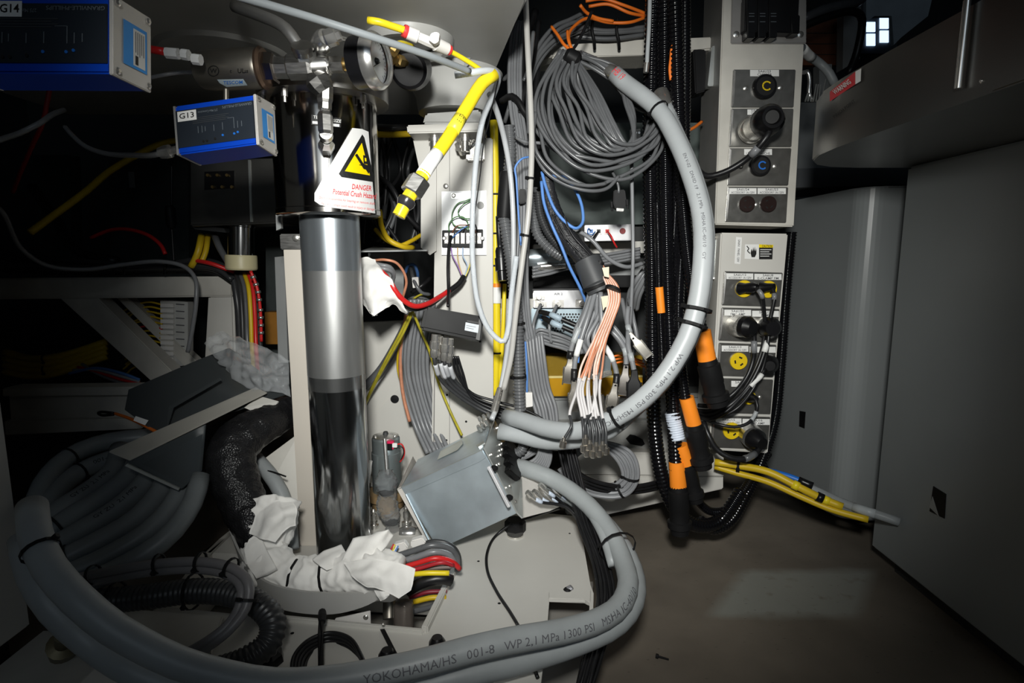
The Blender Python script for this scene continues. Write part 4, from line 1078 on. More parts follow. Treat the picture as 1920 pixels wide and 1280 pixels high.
o = conduit('slim black conduit with a short orange sleeve halfway down', [(1232, 380, 1.235), (1234, 460, 1.23), (1236, 540, 1.23), (1240, 640, 1.23), (1244, 720, 1.23)], 6.5)
plathe('orange_sleeve', (1236, 538, 1.228), (1240, 586, 1.228), [(0, 7.5), (1, 7.5)], orange, o, 16)
o = conduit('black conduit running down behind the right edge of the lower cabinet to the floor', [(1484, 435, 1.50), (1474, 540, 1.50), (1464, 680, 1.50), (1452, 790, 1.48), (1430, 860, 1.44), (1398, 930, 1.38), (1368, 978, 1.34), (1338, 992, 1.33), (1312, 975, 1.32)], 10)
o = conduit('black conduit looping on the floor inside the other loop', [(1440, 850, 1.46), (1418, 880, 1.42), (1390, 925, 1.37), (1362, 955, 1.35), (1332, 958, 1.34), (1306, 935, 1.33), (1290, 900, 1.32)], 8)
# ------------------------------------------------------------------ tubes overhead and the yellow hose
o = cable('long milky tube sagging across the top from the left to the steel hose tip', [(395, -22, 0.72), (520, 14, 0.76), (600, 38, 0.79), (700, 70, 0.82), (800, 103, 0.87), (880, 134, 0.94)], 7, M('grey_milky_tube', (0.30, 0.325, 0.34), 0.3, trans=0.15), 'milky_tube', 'tube', sides=12)
o = cable('looped milky tube with an open end, hanging down in front of the post', [(853, 141, 0.97), (880, 137, 0.97), (905, 133, 0.98), (926, 134, 1.0), (934, 146, 1.03), (928, 170, 1.06), (905, 225, 1.10), (893, 300, 1.12), (886, 400, 1.13), (887, 500, 1.14), (898, 575, 1.15), (920, 622, 1.16), (944, 640, 1.16), (953, 615, 1.16), (958, 560, 1.16), (968, 480, 1.15)], 5.5, clear, 'milky_tube', 'tube', sides=12)
o = cable('milky tube coming down from the hose tip towards the terminal plate side', [(918, 176, 1.08), (932, 210, 1.12), (945, 258, 1.16), (956, 320, 1.18), (962, 400, 1.18), (962, 520, 1.18), (958, 600, 1.18), (946, 690, 1.17), (932, 760, 1.15), (922, 786, 1.12)], 5, M('milky_tube_dim', (0.58, 0.60, 0.62), 0.3, trans=0.2), 'milky_tube', 'tube', sides=12)
plathe('tube_ferrule', (938, 728, 1.16), (926, 772, 1.13), [(0, 6), (0.5, 7), (1, 7)], nickel, o, 12)
o = tag(tube('tie_wire', [(934, 150, 1.02), (930, 168, 1.04), (916, 230, 1.08), (908, 262, 1.1), (900, 330, 1.12), (888, 420, 1.14), (884, 470, 1.15)], 1.2, blackr, sides=6), 'thin dark wire hanging from the clip of the yellow hose', 'wire')
o = cable('thick yellow hose held out with a steel nut and yellow tip, hanging from the clip', [(928, 140, 1.0), (908, 152, 0.99), (869, 212, 0.955), (835, 267, 0.92), (808, 304, 0.90), (792, 329, 0.886)], 12.5, yellow, 'yellow_hose', 'hose', sides=18)
sleeve(o, 0.78, 0.99, white, 'paper_sleeve', 1.03, 18)
sleeve(o, 0.48, 0.58, M('bright_yellow_tape', (0.95, 0.82, 0.05), 0.4, var=0.02), 'tape_flag', 1.03, 18)
tube_text(o, 'G13', 0.48, 0.58, ink, 0.7)
plathe('yellow_sleeve', (796, 323, 0.888), (782, 345, 0.882), [(0, 13), (1, 13)], yellow, o, 18)
plathe('hex_nut', (788, 335, 0.884), (770, 363, 0.876), [(0, 20), (0.08, 22), (0.92, 22), (1, 20)], brushed, o, 6, False)
plathe('yellow_neck', (774, 358, 0.878), (763, 375, 0.873), [(0, 13), (1, 13)], yellow, o, 18)
plathe('black_ferrule', (766, 371, 0.874), (756, 388, 0.870), [(0, 12), (0.2, 17), (0.6, 17), (1, 13)], M('smoked_ring', (0.06, 0.06, 0.065), 0.2, 0.6), o, 18)
plathe('yellow_tip', (758, 385, 0.870), (747, 406, 0.866), [(0, 12.5), (0.96, 12.5), (0.98, 8), (1, 8)], yellow, o, 18)
o = cable('yellow air line with a white shut-off valve, lying against the overhead housing', [(690, 38, 0.88), (710, 41, 0.88), (735, 49, 0.89), (762, 58, 0.90), (800, 75, 0.92), (838, 92, 0.94)], 6.5, yellow, 'air_line', 'hose', sides=14)
plathe('red_ring', (756, 57, 0.898), (766, 62, 0.902), [(0, 11), (0.5, 12), (1, 10)], M('red_ring', (0.8, 0.05, 0.05), 0.4), o, 16)
plathe('valve_socket', (764, 61, 0.902), (783, 69, 0.908), [(0, 12), (1, 12)], whitepl, o, 16)
plathe('valve_body', (781, 68, 0.908), (820, 85, 0.925), [(0, 9), (0.5, 9.5), (1, 9)], whitepl, o, 8, False)
plathe('valve_outlet', (816, 82, 0.923), (838, 92, 0.94), [(0, 12), (1, 11)], whitepl, o, 16)
px_plate('valve_handle', Flat(0.90), [(803, 74), (808, 62), (817, 59), (824, 62), (822, 78), (814, 82)], -0.012, 0.0, whitepl, o, 0.001)
plathe('red_ring', (836, 91, 0.94), (844, 95, 0.945), [(0, 11), (1, 9)], MATS['red_ring'], o, 16)
o = cable('thin yellow air line running on from the white valve to the hose clip', [(842, 95, 0.945), (862, 106, 0.96), (885, 120, 0.975), (904, 133, 0.99)], 4.5, yellow, 'air_line', 'hose', sides=12)
o = cable('yellow tube running straight down behind the post on its right edge', [(926, 226, 1.40), (928, 330, 1.40), (929, 460, 1.40), (931, 600, 1.40), (931, 680, 1.40), (928, 740, 1.40)], 7.5, yellow, 'air_line', 'hose', sides=12)
for tt in (0.26, 0.40, 0.52, 0.86): tie(o, tt, 1.1, w=0.004)
plathe('shield_sleeve', (931, 536, 1.397), (931, 568, 1.397), [(0, 8.5), (1, 8.5)], white, o, 14)
plathe('orange_band', (931, 531, 1.397), (931, 538, 1.397), [(0, 9), (1, 9)], orange, o, 14)
o = cable('second yellow tube with printed tag lower down beside the post', [(946, 532, 1.41), (944, 600, 1.40), (941, 660, 1.40), (936, 710, 1.40), (930, 740, 1.41)], 4, yellow, 'air_line', 'hose', sides=10)
# ------------------------------------------------------------------ terminal plate
t = thing('terminal_plate', 'white sheet plate with a screw terminal strip and coloured wires, fixed to the post', 'terminal block', P(870, 478, 1.35))
TP = Flat(1.352)
px_plate('sheet', TP, [(828, 359), (912, 357), (912, 478), (828, 478)], -0.002, 0.0, M('white_sheet', (0.72, 0.73, 0.74), 0.4, 0.2), t)
px_plate('ground_bar', TP, [(846, 362), (883, 362), (883, 373), (846, 373)], 0.0, 0.004, zinc, t, 0.001)
screw(TP, 851, 367, 4, t, h=0.004)
disc('punched_hole', TP, 901, 385, 7, 0.0002, 0.0006, M('hole_grey', (0.45, 0.45, 0.44), 0.6), t, 18)
px_plate('terminal_strip', TP, [(830, 432), (906, 430), (906, 464), (830, 463)], 0.0, 0.012, blackm, t, 0.001)
for k in range(7):
    x = 838 + k * 10.2
    b = px_plate('terminal', TP, [(x - 3.6, 437), (x + 3.6, 437), (x + 3.6, 457), (x - 3.6, 457)], 0.012, 0.0135, M('terminal_metal', (0.16, 0.155, 0.15), 0.35, 0.8), t)
    for y in (441, 453): disc('terminal_screw', TP, x, y, 3.2, 0.014, 0.018, nickel, b, 8)
for px in (834, 905): screw(TP, px, 447, 4, t, h=0.012)
gy = M('green_wire', (0.10, 0.24, 0.09), 0.4, var=0.2)
for pts, m_, nm in (([(883, 372, 1.34), (874, 376, 1.335), (858, 382, 1.335), (848, 400, 1.335), (850, 420, 1.335), (862, 426, 1.335), (876, 428, 1.335)], gy, 'green_wire'),
                    ([(884, 376, 1.34), (868, 384, 1.33), (859, 398, 1.33), (866, 408, 1.33), (886, 410, 1.335)], gy, 'green_wire'),
                    ([(842, 434, 1.335), (842, 420, 1.33), (852, 408, 1.33), (866, 406, 1.33), (876, 414, 1.33), (878, 432, 1.335)], gy, 'green_wire'),
                    ([(848, 436, 1.335), (856, 424, 1.33), (870, 422, 1.33), (884, 424, 1.33), (893, 436, 1.335)], rust, 'brown_wire'),
                    ([(868, 436, 1.335), (874, 424, 1.33), (890, 420, 1.33), (895, 434, 1.335)], ink, 'black_wire'),
                    ([(848, 446, 1.335), (856, 438, 1.328), (868, 428, 1.328), (876, 424, 1.33)], bluewire, 'blue_wire'),
                    ([(846, 464, 1.335), (848, 478, 1.33), (858, 498, 1.325), (868, 522, 1.32)], M('violet_wire', (0.30, 0.16, 0.45), 0.4), 'violet_wire'),
                    ([(858, 464, 1.335), (858, 480, 1.33), (862, 500, 1.325), (869, 522, 1.32)], M('tan_wire', (0.6, 0.42, 0.2), 0.4), 'tan_wire'),
                    ([(868, 464, 1.335), (868, 480, 1.33), (876, 498, 1.325), (870, 522, 1.32)], M('pale_blue_wire', (0.36, 0.48, 0.66), 0.4), 'pale_blue_wire'),
                    ([(882, 464, 1.335), (884, 480, 1.33), (880, 500, 1.325), (871, 522, 1.32)], M('yellow_wire', (0.8, 0.66, 0.1), 0.4), 'yellow_wire')):
    tube(nm, pts, 1.2, m_, t, sides=5)
o = cable('black cable leading up from the black box to the terminal strip', [(840, 574, 1.24), (841, 545, 1.28), (840, 500, 1.30), (842, 462, 1.32), (846, 442, 1.335)], 3, blackr)
o = cable('black sheathed cable slanting up right towards the terminal wires', [(838, 548, 1.29), (850, 540, 1.30), (862, 530, 1.31), (870, 518, 1.32)], 5.5, blackr)
# ------------------------------------------------------------------ black box with cable glands
t = thing('junction_box', 'black plastic box with a grey label hanging tilted in front of the post', 'junction box', P(850, 640, 1.22))
BQ = [P(798, 574, 1.17), P(908, 593, 1.19), P(903, 640, 1.18), P(788, 617, 1.16)]
bn = (BQ[1] - BQ[0]).cross(BQ[3] - BQ[0]).normalized()
if bn.dot(CAMP - BQ[0]) > 0: bn = -bn
slab('body', BQ, bn * 0.06, blackm, t, 0.006)
JB = Plane(BQ[0], BQ[1], BQ[2])
px_plate('lid_seam', JB, [(892, 636), (899, 594), (904, 595), (899, 638)], -0.002, 0.0006, M('grey_lid', (0.09, 0.09, 0.09), 0.5), t)
decal(JB.at, [(873, 604), (898, 609), (896, 624), (871, 619)], M('grey_label', (0.52, 0.56, 0.60), 0.4), t, 'label', 0.001)
decal(JB.at, [(876, 600), (898, 604), (898, 607), (875, 603)], ink, t, 'label_strip', 0.001)
lines(JB.at, [(874, 610, 892, 613), (874, 614, 888, 617)], 0.8, greyink, t, 'label_print', 0.0014)
GL = [(816, 1.19), (827, 1.21), (835, 1.20), (844, 1.215)]
for k, (x, d) in enumerate(GL):
    y = 630 + k * 3
    plathe('cable_gland', (x, y - 4, d), (x - 3, y + 40, d), [(0, 7), (0.3, 7), (0.31, 9), (0.62, 9), (0.63, 7), (0.8, 8), (1, 6)], nickel, t, 10)
gl_lab = ['black cable from the %s steel gland of the black box, white marked' % s for s in ('first', 'second', 'third', 'fourth')]
for k, (x, d) in enumerate(GL):
    x0 = x - 3
    o = cable(gl_lab[k], [(x0, 666 + k * 3, d), (x0 + 3, 682 + k * 2, d), (x0 + 14, 712 + k, 1.22 + 0.008 * k), (860 + k * 5, 742 - k * 3, 1.24 + 0.006 * k), (905, 770 - k * 6, 1.25 + 0.006 * k), (960, 792 - k * 7, 1.24 + 0.006 * k), (1010, 814 - k * 4, 1.22 + .004 * k), (1046, 832, 1.20 + .006 * k), (1072, 866 + k * 3, 1.18 + .005 * k)], 3.6, dkgreycable)
    sleeve(o, 0.04, 0.13, M('grey_white_sleeve', (0.50, 0.51, 0.53), 0.4), 'marker_sleeve', 1.2)
for k in range(3):
    cable('thin black cable beside the box cables, running to the knot, %s' % ('upper', 'middle', 'lower')[k], [(850 + 4 * k, 668, 1.23), (856 + 6 * k, 700, 1.24), (884, 736 + 4 * k, 1.255), (930, 752 + 8 * k, 1.255), (985, 768 + 10 * k, 1.24), (1030, 796 + 10 * k, 1.22), (1060, 840, 1.20), (1080, 880, 1.18)], 2.6, blackr)
# ------------------------------------------------------------------ left of the post: rag, red cable, bundles
def sheet(name, label, cat, rows, mat, sub_=2, amp=0.004, freq=30, thick=0.0015, parent=None, seed=0):
    """crumpled sheet from a grid of (px, py, d)"""
    bm = bmesh.new()
    g = [[bm.verts.new(P(*q)) for q in r] for r in rows]
    for i in range(len(g) - 1):
        for j in range(len(g[0]) - 1):
            bm.faces.new((g[i][j], g[i][j + 1], g[i + 1][j + 1], g[i + 1][j]))
    for _ in range(sub_):
        bmesh.ops.subdivide_edges(bm, edges=list(bm.edges), cuts=1, use_grid_fill=True, smooth=0.6)
    bmesh.ops.recalc_face_normals(bm, faces=bm.faces)
    bm.normal_update()
    off = Vector((seed * 3.1, seed * 1.7, 0))
    mv = []
    for v in bm.verts:
        q = v.co * freq + off
        d = 1 - abs(noise.noise(q)) * 2
        d = d * 0.7 + noise.noise(q * 2.3) * 0.5
        mv.append((v, v.normal * (d * amp)))
    for v, w in mv: v.co += w
    bm.verts.index_update()
    vs = [v.co.copy() for v in bm.verts]; nm = [v.normal.copy() for v in bm.verts]
    fs = [[v.index for v in f.verts] for f in bm.faces]
    bd = [e for e in bm.edges if e.is_boundary]
    n = len(vs)
    allv = vs + [p - q * thick for p, q in zip(vs, nm)]
    allf = fs + [[i + n for i in f][::-1] for f in fs]
    for e in bd:
        a, b = e.verts[0].index, e.verts[1].index
        allf.append((a, b, b + n, a + n))
    bm.free()
    o = link(name, allv, allf, mat, parent)
    return tag(o, label, cat) if label else o
rag = sheet('cleaning_rag', 'white rag wrapped round the end of a cable bundle right of the column', 'rag',
      [[(668, 486, 1.20), (690, 482, 1.19), (704, 486, 1.18), (716, 510, 1.17), (732, 540, 1.17)],
       [(670, 510, 1.20), (690, 508, 1.15), (712, 506, 1.15), (736, 528, 1.15), (748, 552, 1.16)],
       [(672, 552, 1.20), (694, 548, 1.14), (718, 550, 1.15), (744, 564, 1.16), (764, 586, 1.17)],
       [(676, 566, 1.20), (702, 592, 1.15), (722, 578, 1.16), (738, 572, 1.18), (762, 588, 1.18)]], clothm, 3, 0.005, 26, seed=3)
sheet('rag_fold', None, None, [[(676, 556, 1.19), (700, 562, 1.16), (728, 560, 1.16)], [(684, 572, 1.19), (700, 580, 1.15), (722, 572, 1.16)], [(694, 588, 1.19), (703, 592, 1.16), (712, 584, 1.17)]], clothm, 2, 0.003, 30, parent=rag)
o = cable('red cable curving out of the white rag and up to the black sheath', [(700, 502, 1.19), (716, 510, 1.17), (730, 526, 1.16), (742, 546, 1.16), (758, 564, 1.17), (778, 574, 1.19), (800, 570, 1.22), (822, 558, 1.26), (842, 545, 1.29)], 5, red, sides=12)
o = cable('black cable following just under the red one', [(700, 506, 1.20), (722, 522, 1.185), (742, 556, 1.18), (770, 580, 1.20), (804, 574, 1.235), (838, 550, 1.295)], 3, blackr)
for k, nm in enumerate(('upper', 'lower')):
    cable('short grey cable end folded out of the rag, %s one' % nm, [(702, 494 + k * 8, 1.19), (716, 497 + k * 6, 1.175), (730, 500 + k * 6, 1.18), (738, 512 + k * 4, 1.20), (735, 530, 1.22)], 4, greycable)
o = cable('copper braided cable arching out of the rag', [(702, 488, 1.20), (722, 487, 1.185), (742, 492, 1.19), (756, 508, 1.20), (762, 528, 1.21), (758, 548, 1.22), (752, 566, 1.24)], 2.6, copper)
OL = [('left green-yellow wire slanting down to the column', [(775, 582, 1.26), (758, 620, 1.28), (730, 670, 1.32), (704, 718, 1.38), (684, 760, 1.44)]),
      ('second green-yellow wire beside the left slanting one', [(770, 586, 1.27), (752, 622, 1.29), (724, 674, 1.33), (698, 726, 1.39), (680, 768, 1.45)]),
      ('green-yellow wire falling right behind the black box to the galvanised box', [(774, 584, 1.27), (790, 622, 1.30), (806, 660, 1.33), (822, 716, 1.335), (842, 766, 1.335), (866, 816, 1.30)]),
      ('thin green-yellow wire hanging straight beside the grey bundle', [(768, 590, 1.30), (756, 625, 1.34), (747, 660, 1.38), (746, 690, 1.40), (752, 716, 1.41)])]
for lab, pts in OL: cable(lab, pts, 2.6, olive if 'thin' not in lab else yellowd, 'ground_wire', 'wire')
# grey bundle falling to the motor side
lab = 'grey cable of the flat bundle falling past the motor'
strands(lab, [(768, 560, 1.34), (764, 600, 1.36), (757, 650, 1.37), (757, 700, 1.38), (768, 750, 1.38), (785, 800, 1.37), (806, 846, 1.34)],
        [(k * 7.0 - 4, abs(k - 3) * 1.0, 0.012 * (k % 2)) for k in range(8)], 4.2, greycable, group='flat grey bundle by the motor', jit=1.2)
cable('copper cable along the left edge of the flat grey bundle', [(762, 590, 1.35), (753, 640, 1.365), (751, 690, 1.375), (756, 740, 1.375), (768, 790, 1.37)], 3.5, copper)
o = cable('dark cable crossing the rear panel behind the column', [(768, 596, 1.42), (740, 650, 1.43), (712, 695, 1.44), (684, 725, 1.44)], 8, greycable2)
# things in the gap above the rag
random.seed(11)
gapm = [yellowd, yellowd, blackr, greycable2, olive, bluewire, blackr, greycable2, dkgreycable]
gl = ['yellow cable deep in the gap left of the post', 'yellow cable sagging low in the gap left of the post', 'black cable in the gap left of the post', 'grey cable in the gap under the shelf plate', 'green wire in the gap under the shelf plate',
      'blue wire curled under the shelf plate', 'black cable under the shelf plate', 'grey cable bending under the shelf plate', 'dark cable across the top of the gap left of the post']
gp = [[(712, 395, 1.5), (716, 425, 1.46), (730, 450, 1.44), (755, 462, 1.45), (775, 464, 1.48)], [(704, 430, 1.5), (722, 448, 1.46), (748, 460, 1.45), (770, 452, 1.47), (790, 440, 1.5)],
      [(708, 330, 1.55), (735, 352, 1.5), (760, 400, 1.5), (788, 430, 1.52)], [(770, 500, 1.42), (778, 530, 1.38), (790, 548, 1.38), (806, 552, 1.40)], [(806, 556, 1.42), (790, 552, 1.38), (774, 562, 1.36), (768, 580, 1.34)],
      [(760, 512, 1.44), (766, 498, 1.42), (776, 496, 1.42), (782, 508, 1.42), (784, 522, 1.44)], [(772, 548, 1.40), (790, 536, 1.39), (808, 520, 1.42)], [(762, 566, 1.36), (775, 558, 1.38), (795, 560, 1.39), (808, 566, 1.41)], [(705, 238, 1.5), (735, 240, 1.47), (768, 238, 1.5)]]
for m_, l_, p_, r_ in zip(gapm, gl, gp, (5, 4, 5, 3.5, 2, 3, 4, 3.5, 6)): cable(l_, p_, r_, m_)
cable('yellow cable across the top of the gap left of the post', [(640, 250, 1.5), (735, 252, 1.48), (800, 250, 1.46), (840, 256, 1.40)], 6, yellowd)
o = tag(px_plate('wire_connector', Flat(1.38), [(772, 520), (784, 519), (785, 538), (774, 540)], -0.015, 0, whitepl, None, 0.001), 'small white wire connector under the shelf plate', 'connector')
# ------------------------------------------------------------------ motor
mc = P(726, 870, 1.33)
mtop, mbot = P(724, 812, 1.33), P(727, 935, 1.31)
mc = Vector((mbot.x, mbot.y, 0))
t = thing('electric_motor', 'upright grey cylindrical motor with red wires on a tan block, right of the column', 'motor', (mc.x, mc.y, 0.15))
kx = m_px(mc + Vector((0, 0, 0.4)))
zt, zm, zb = P(724, 818, mc.y).z, P(724, 845, mc.y).z, P(727, 918, mc.y).z
lathe('body', (mc.x, mc.y, zb), (mc.x, mc.y, zt), [(0, 27.5 * kx), (0.72, 27.5 * kx), (0.73, 26 * kx), (0.97, 26 * kx), (1, 24 * kx)], motorm, t, 36)
lathe('end_disc', (mc.x, mc.y, zt), (mc.x, mc.y, zt + 0.006), [(0, 24 * kx), (0.4, 24 * kx), (1, 8 * kx)], steel, t, 30)
lathe('shaft_boss', (mc.x, mc.y, zt + 0.004), (mc.x, mc.y, zt + 0.012), [(0, 6 * kx), (1, 4 * kx)], dark, t, 14)
for a in (-0.4, -2.6): lathe('screw', (mc.x + 20 * kx * math.cos(a), mc.y + 20 * kx * math.sin(a), zt), (mc.x + 20 * kx * math.cos(a), mc.y + 20 * kx * math.sin(a), zt + 0.006), [(0, 2.6 * kx), (1, 2 * kx)], nickel, t, 8)
lathe('tan_block', (mc.x, mc.y, 0.16), (mc.x, mc.y, zb), [(0, 30 * kx), (0.5, 30 * kx), (0.55, 38 * kx), (0.97, 38 * kx), (1, 30 * kx)], tanpl, t, 30)
MF = Flat(mc.y - 27.5 * kx)
px_plate('red_connector', MF, rect(719, 827, 738, 842), -0.01, 0.002, M('magenta_red', (0.75, 0.02, 0.10), 0.4), t, 0.001)
px_plate('black_connector', MF, rect(726, 831, 736, 843), 0.0, 0.006, blackm, t, 0.001)
px_plate('white_connector', MF, rect(736, 830, 745, 838), -0.002, 0.004, white, t, 0.001)
tube('red_wire', [(744, 833, mc.y - 0.03), (752, 832, mc.y - 0.03), (758, 842, mc.y - 0.025), (757, 855, mc.y - 0.02), (750, 866, mc.y - 0.02)], 1.4, red, t, sides=6)
tube('black_wire', [(744, 836, mc.y - 0.03), (754, 838, mc.y - 0.03), (757, 848, mc.y - 0.025), (752, 862, mc.y - 0.02)], 1.2, blackr, t, sides=6)
o = tag(plathe('metal_rod', (721, 822, 1.24), (726, 890, 1.22), [(0, 3.6), (1, 3.6)], steel, None, 12), 'thin steel rod standing in front of the motor, wrapped in film below', 'rod')
def wrap(name, label, pts, rads, mat, amp, parent=None, sides=18, seed=0, freq=55, cat='plastic wrap'):
    w = [P(*p) for p in pts]
    path = spline(w, 0.003)
    n = len(path)
    rr = []
    for i in range(n):
        u = i / (n - 1) * (len(rads) - 1); j = min(len(rads) - 2, int(u)); f = u - j
        rr.append((rads[j] * (1 - f) + rads[j + 1] * f) * m_px(path[i]))
    vs, fs = tube_mesh(path, rr, sides)
    out = []
    for i, v in enumerate(vs):
        c = path[i // sides]
        d = (v - c)
        q = v * freq + Vector((seed, seed * 2, 0))
        k = 1 + amp * ((1 - 2 * abs(noise.noise(q))) * 0.8 + noise.noise(q * 2.7) * 0.6)
        out.append(c + d * k)
    o = link(name, out, fs, mat, parent)
    return tag(o, label, cat) if label else o
o = wrap('plastic_film', 'crinkled clear film tied round the rod and pipe before the motor', [(724, 880, 1.21), (724, 905, 1.20), (727, 926, 1.20), (726, 945, 1.20), (731, 965, 1.20), (735, 980, 1.20), (736, 1000, 1.20), (738, 1030, 1.19)], [10, 18, 13, 17, 15, 10, 13, 13], film, 0.34, seed=2, sides=30, freq=130)
for y, x in ((921, 725), (977, 734)): lathe('cable_tie', P(x, y, 1.20), P(x, y + 4, 1.20), [(0, 0.0145), (1, 0.0145)], blackm, o, 16)
for x, y, lab in ((700, 960, 'small steel valve fitting between column and motor'), (761, 954, 'small steel valve fitting right of the film wrapped pipe')):
    o = tag(plathe('valve_fitting', (x, y - 6, 1.22), (x + 2, y + 42, 1.21), [(0, 3), (0.1, 5), (0.18, 3), (0.25, 6), (0.45, 6), (0.46, 4), (0.6, 4), (0.61, 9), (1, 9)], nickel, None, 14), lab, 'fitting')
    plathe('side_port', (x + 2, y + 40, 1.21), (x + 22, y + 40, 1.21), [(0, 8), (1, 8)], nickel, o, 12)
o = tag(plathe('steel_fitting', (750, 1000, 1.19), (780, 1000, 1.19), [(0, 11), (0.2, 13), (0.8, 13), (1, 10)], steel, None, 20), 'broad bright steel fitting below the galvanised box corner', 'fitting')
o = tag(plathe('pull_pin', (695, 864, 1.27), (689, 910, 1.27), [(0, 3.5), (0.9, 3.5), (1, 1.5)], whitepl, None, 12), 'short white pin standing between column and motor', 'pin')
# ------------------------------------------------------------------ galvanised box
GD = 1.13
q = dict(a=(751, 914, 1.12), b=(905, 842, 1.075), c=(968, 962, 1.05), d=(810, 1024, 1.09), e=(925, 790, 1.24), f=(777, 866, 1.29))
a, b, c_, d_, e_, f_ = [P(*q[k]) for k in 'abcdef']
c2 = b + (d_ - a) * 0.97
back = e_ - b
t = thing('galvanised_box', 'tilted galvanised steel box with black connector blocks on its end, before the post', 'metal box', (a + c2) / 2 + Vector((0, 0.05, -0.1)))
fr = [a, b, P(970, 962, 1.05), P(852, 1021, 1.075), d_]
nb = (b - a).cross(d_ - a).normalized()
if nb.dot(CAMP - a) < 0: nb = -nb
bn_ = (e_ - b + f_ - a) / 2
slab('body', [a, b, P(970, 962, 1.05), P(822, 1030, 1.085)], bn_, galv, t, 0.0015)
GF = Plane(a, b, P(822, 1030, 1.085))
px_plate('folded_edge', GF, [(752, 914), (905, 843), (912, 857), (898, 866), (770, 922), (762, 926)], -0.0005, 0.0014, galv, t, 0.0006)
for y0 in (0,):
    lines(GF.at, [(752, 913.5, 905, 842.5)], 1.6, zinc, t, 'bright_edge', 0.0016)
lf = slab('left_flange', [P(745, 918, 1.115), P(753, 915, 1.12), P(812, 1020, 1.09), P(804, 1024, 1.085)], (0, 0.003, 0), M('raw_sheet', (0.52, 0.49, 0.45), 0.4, 0.5), t)
slab('rear_flange', [P(745, 918, 1.115), P(774, 857, 1.30), P(780, 868, 1.29), P(752, 914, 1.12)], (0, 0.002, 0.002), MATS['raw_sheet'], t)
bar('side_strip', P(761, 926, 1.112), P(804, 1012, 1.082), 0.004, 0.004, galv, t, 0.0008)
TPl = Plane(a, b, e_)
decal(TPl.at, [(820, 862), (826, 846), (866, 824), (868, 832), (858, 844)], M('label_scrap', (0.55, 0.57, 0.52), 0.7, var=0.2), t, 'torn_label', 0.0006)
px_plate('bent_tab', TPl, [(894, 836), (908, 828), (910, 832), (898, 840)], 0, 0.003, zinc, t)
# end plate with terminals
E0, E1, E2, E3 = P(906, 840, 1.073), P(926, 788, 1.24), P(977, 880, 1.22), P(976, 966, 1.05)
en = (E1 - E0).cross(E3 - E0).normalized()
if en.dot(CAMP - E0) < 0: en = -en
slab('end_plate', [E0, E1, P(934, 806, 1.23), P(976, 885, 1.18), P(978, 972, 1.045), P(968, 962, 1.05)], en * 0.003, zinc, t)
EP = Plane(E0, E1, E3)
for k in range(4):
    y = 836 + k * 15
    x = 944 + k * 2
    px_plate('connector_block', EP, [(x - 6, y - 5), (x + 8, y + 1), (x + 15, y + 12), (x + 14, y + 24), (x + 2, y + 12), (x - 8, y + 5)], 0.003, 0.017, blackm, t, 0.002)
for x, y in ((931, 803), (938, 833), (938, 844), (936, 854), (919, 853), (933, 871), (953, 912), (963, 940)):
    aa = EP.at(x, y, 0.003); lathe('screw', aa, aa + en * 0.004, [(0, 0.004), (0.5, 0.004), (1, 0.002)], nickel, t, 10)
bar('handle_bar', P(916, 874, 1.04), P(955, 950, 1.025), 0.007, 0.006, M('white_bar', (0.78, 0.78, 0.80), 0.35, 0.4), t, 0.001)
for x, y in ((927, 877), (955, 932)):
    plathe('handle_knob', (x - 4, y, 1.045), (x + 5, y + 1, 1.05), [(0, 5), (0.5, 6), (1, 4)], blackm, t, 12)
o = thing('cable_clamp', 'cluster of small steel clamps on the upper corner of the galvanised box', 'clamp', P(902, 800, 1.22))
for k, (x, y) in enumerate(((898, 782), (906, 778), (902, 792), (910, 786), (914, 774), (896, 798))):
    plathe('clamp_plate', (x, y, 1.19), (x + 6, y + 10, 1.20), [(0, 3), (0.5, 4.5), (1, 3)], nickel, o, 8, False)
# connector plate behind with bnc plugs
o = tag(px_plate('connector_plate', Flat(1.16), [(978, 886), (1036, 896), (1050, 950), (1030, 958), (978, 972)], -0.006, 0, M('nickel_plate', (0.62, 0.60, 0.57), 0.4, 0.5), None, 0.001), 'nickel plate behind the loose coaxial plugs beside the galvanised box', 'plate')
bn = [(988, 922, 1000, 932, 'lowest left'), (1000, 920, 1012, 932, 'second lowest'), (1012, 908, 1024, 920, 'middle'), (1016, 916, 1030, 930, 'inner middle'), (1036, 912, 1048, 926, 'upper right'), (1024, 920, 1040, 934, 'rear right')]
for k, (x0, y0, x1, y1, w_) in enumerate(bn):
    dd = 1.11 + 0.006 * k
    o = cable('dark coaxial cable with steel plug on the nickel plate, %s' % w_, [(x1, y1, dd), (x1 + 12, y1 + 8, dd), (1062 + 3 * k, 950 + 3 * k, dd + 0.01), (1084 + 3 * k, 972 + 4 * k, 1.11 + .004 * k), (1102 + 4 * k, 1012, 1.05 + .004 * k), (1116 + 4 * k, 1062, 0.99 + .004 * k), (1122 + 5 * k, 1110, 0.94 + .004 * k), (1116 + 4 * k, 1160, 0.89), (1098 + 4 * k, 1220, 0.84), (1080 + 4 * k, 1300, 0.78)], 3.4, blackr, 'coaxial_cable')
    plathe('plug', (x0, y0, dd - 0.005), (x1 + 4, y1 + 4, dd), [(0, 5), (0.3, 6.5), (0.5, 6.5), (0.52, 4.5), (1, 4)], nickel, o, 12)
    sleeve(o, 0.015, 0.05, M('blue_white_sleeve', (0.5, 0.56, 0.66), 0.4), 'marker_sleeve', 1.2)

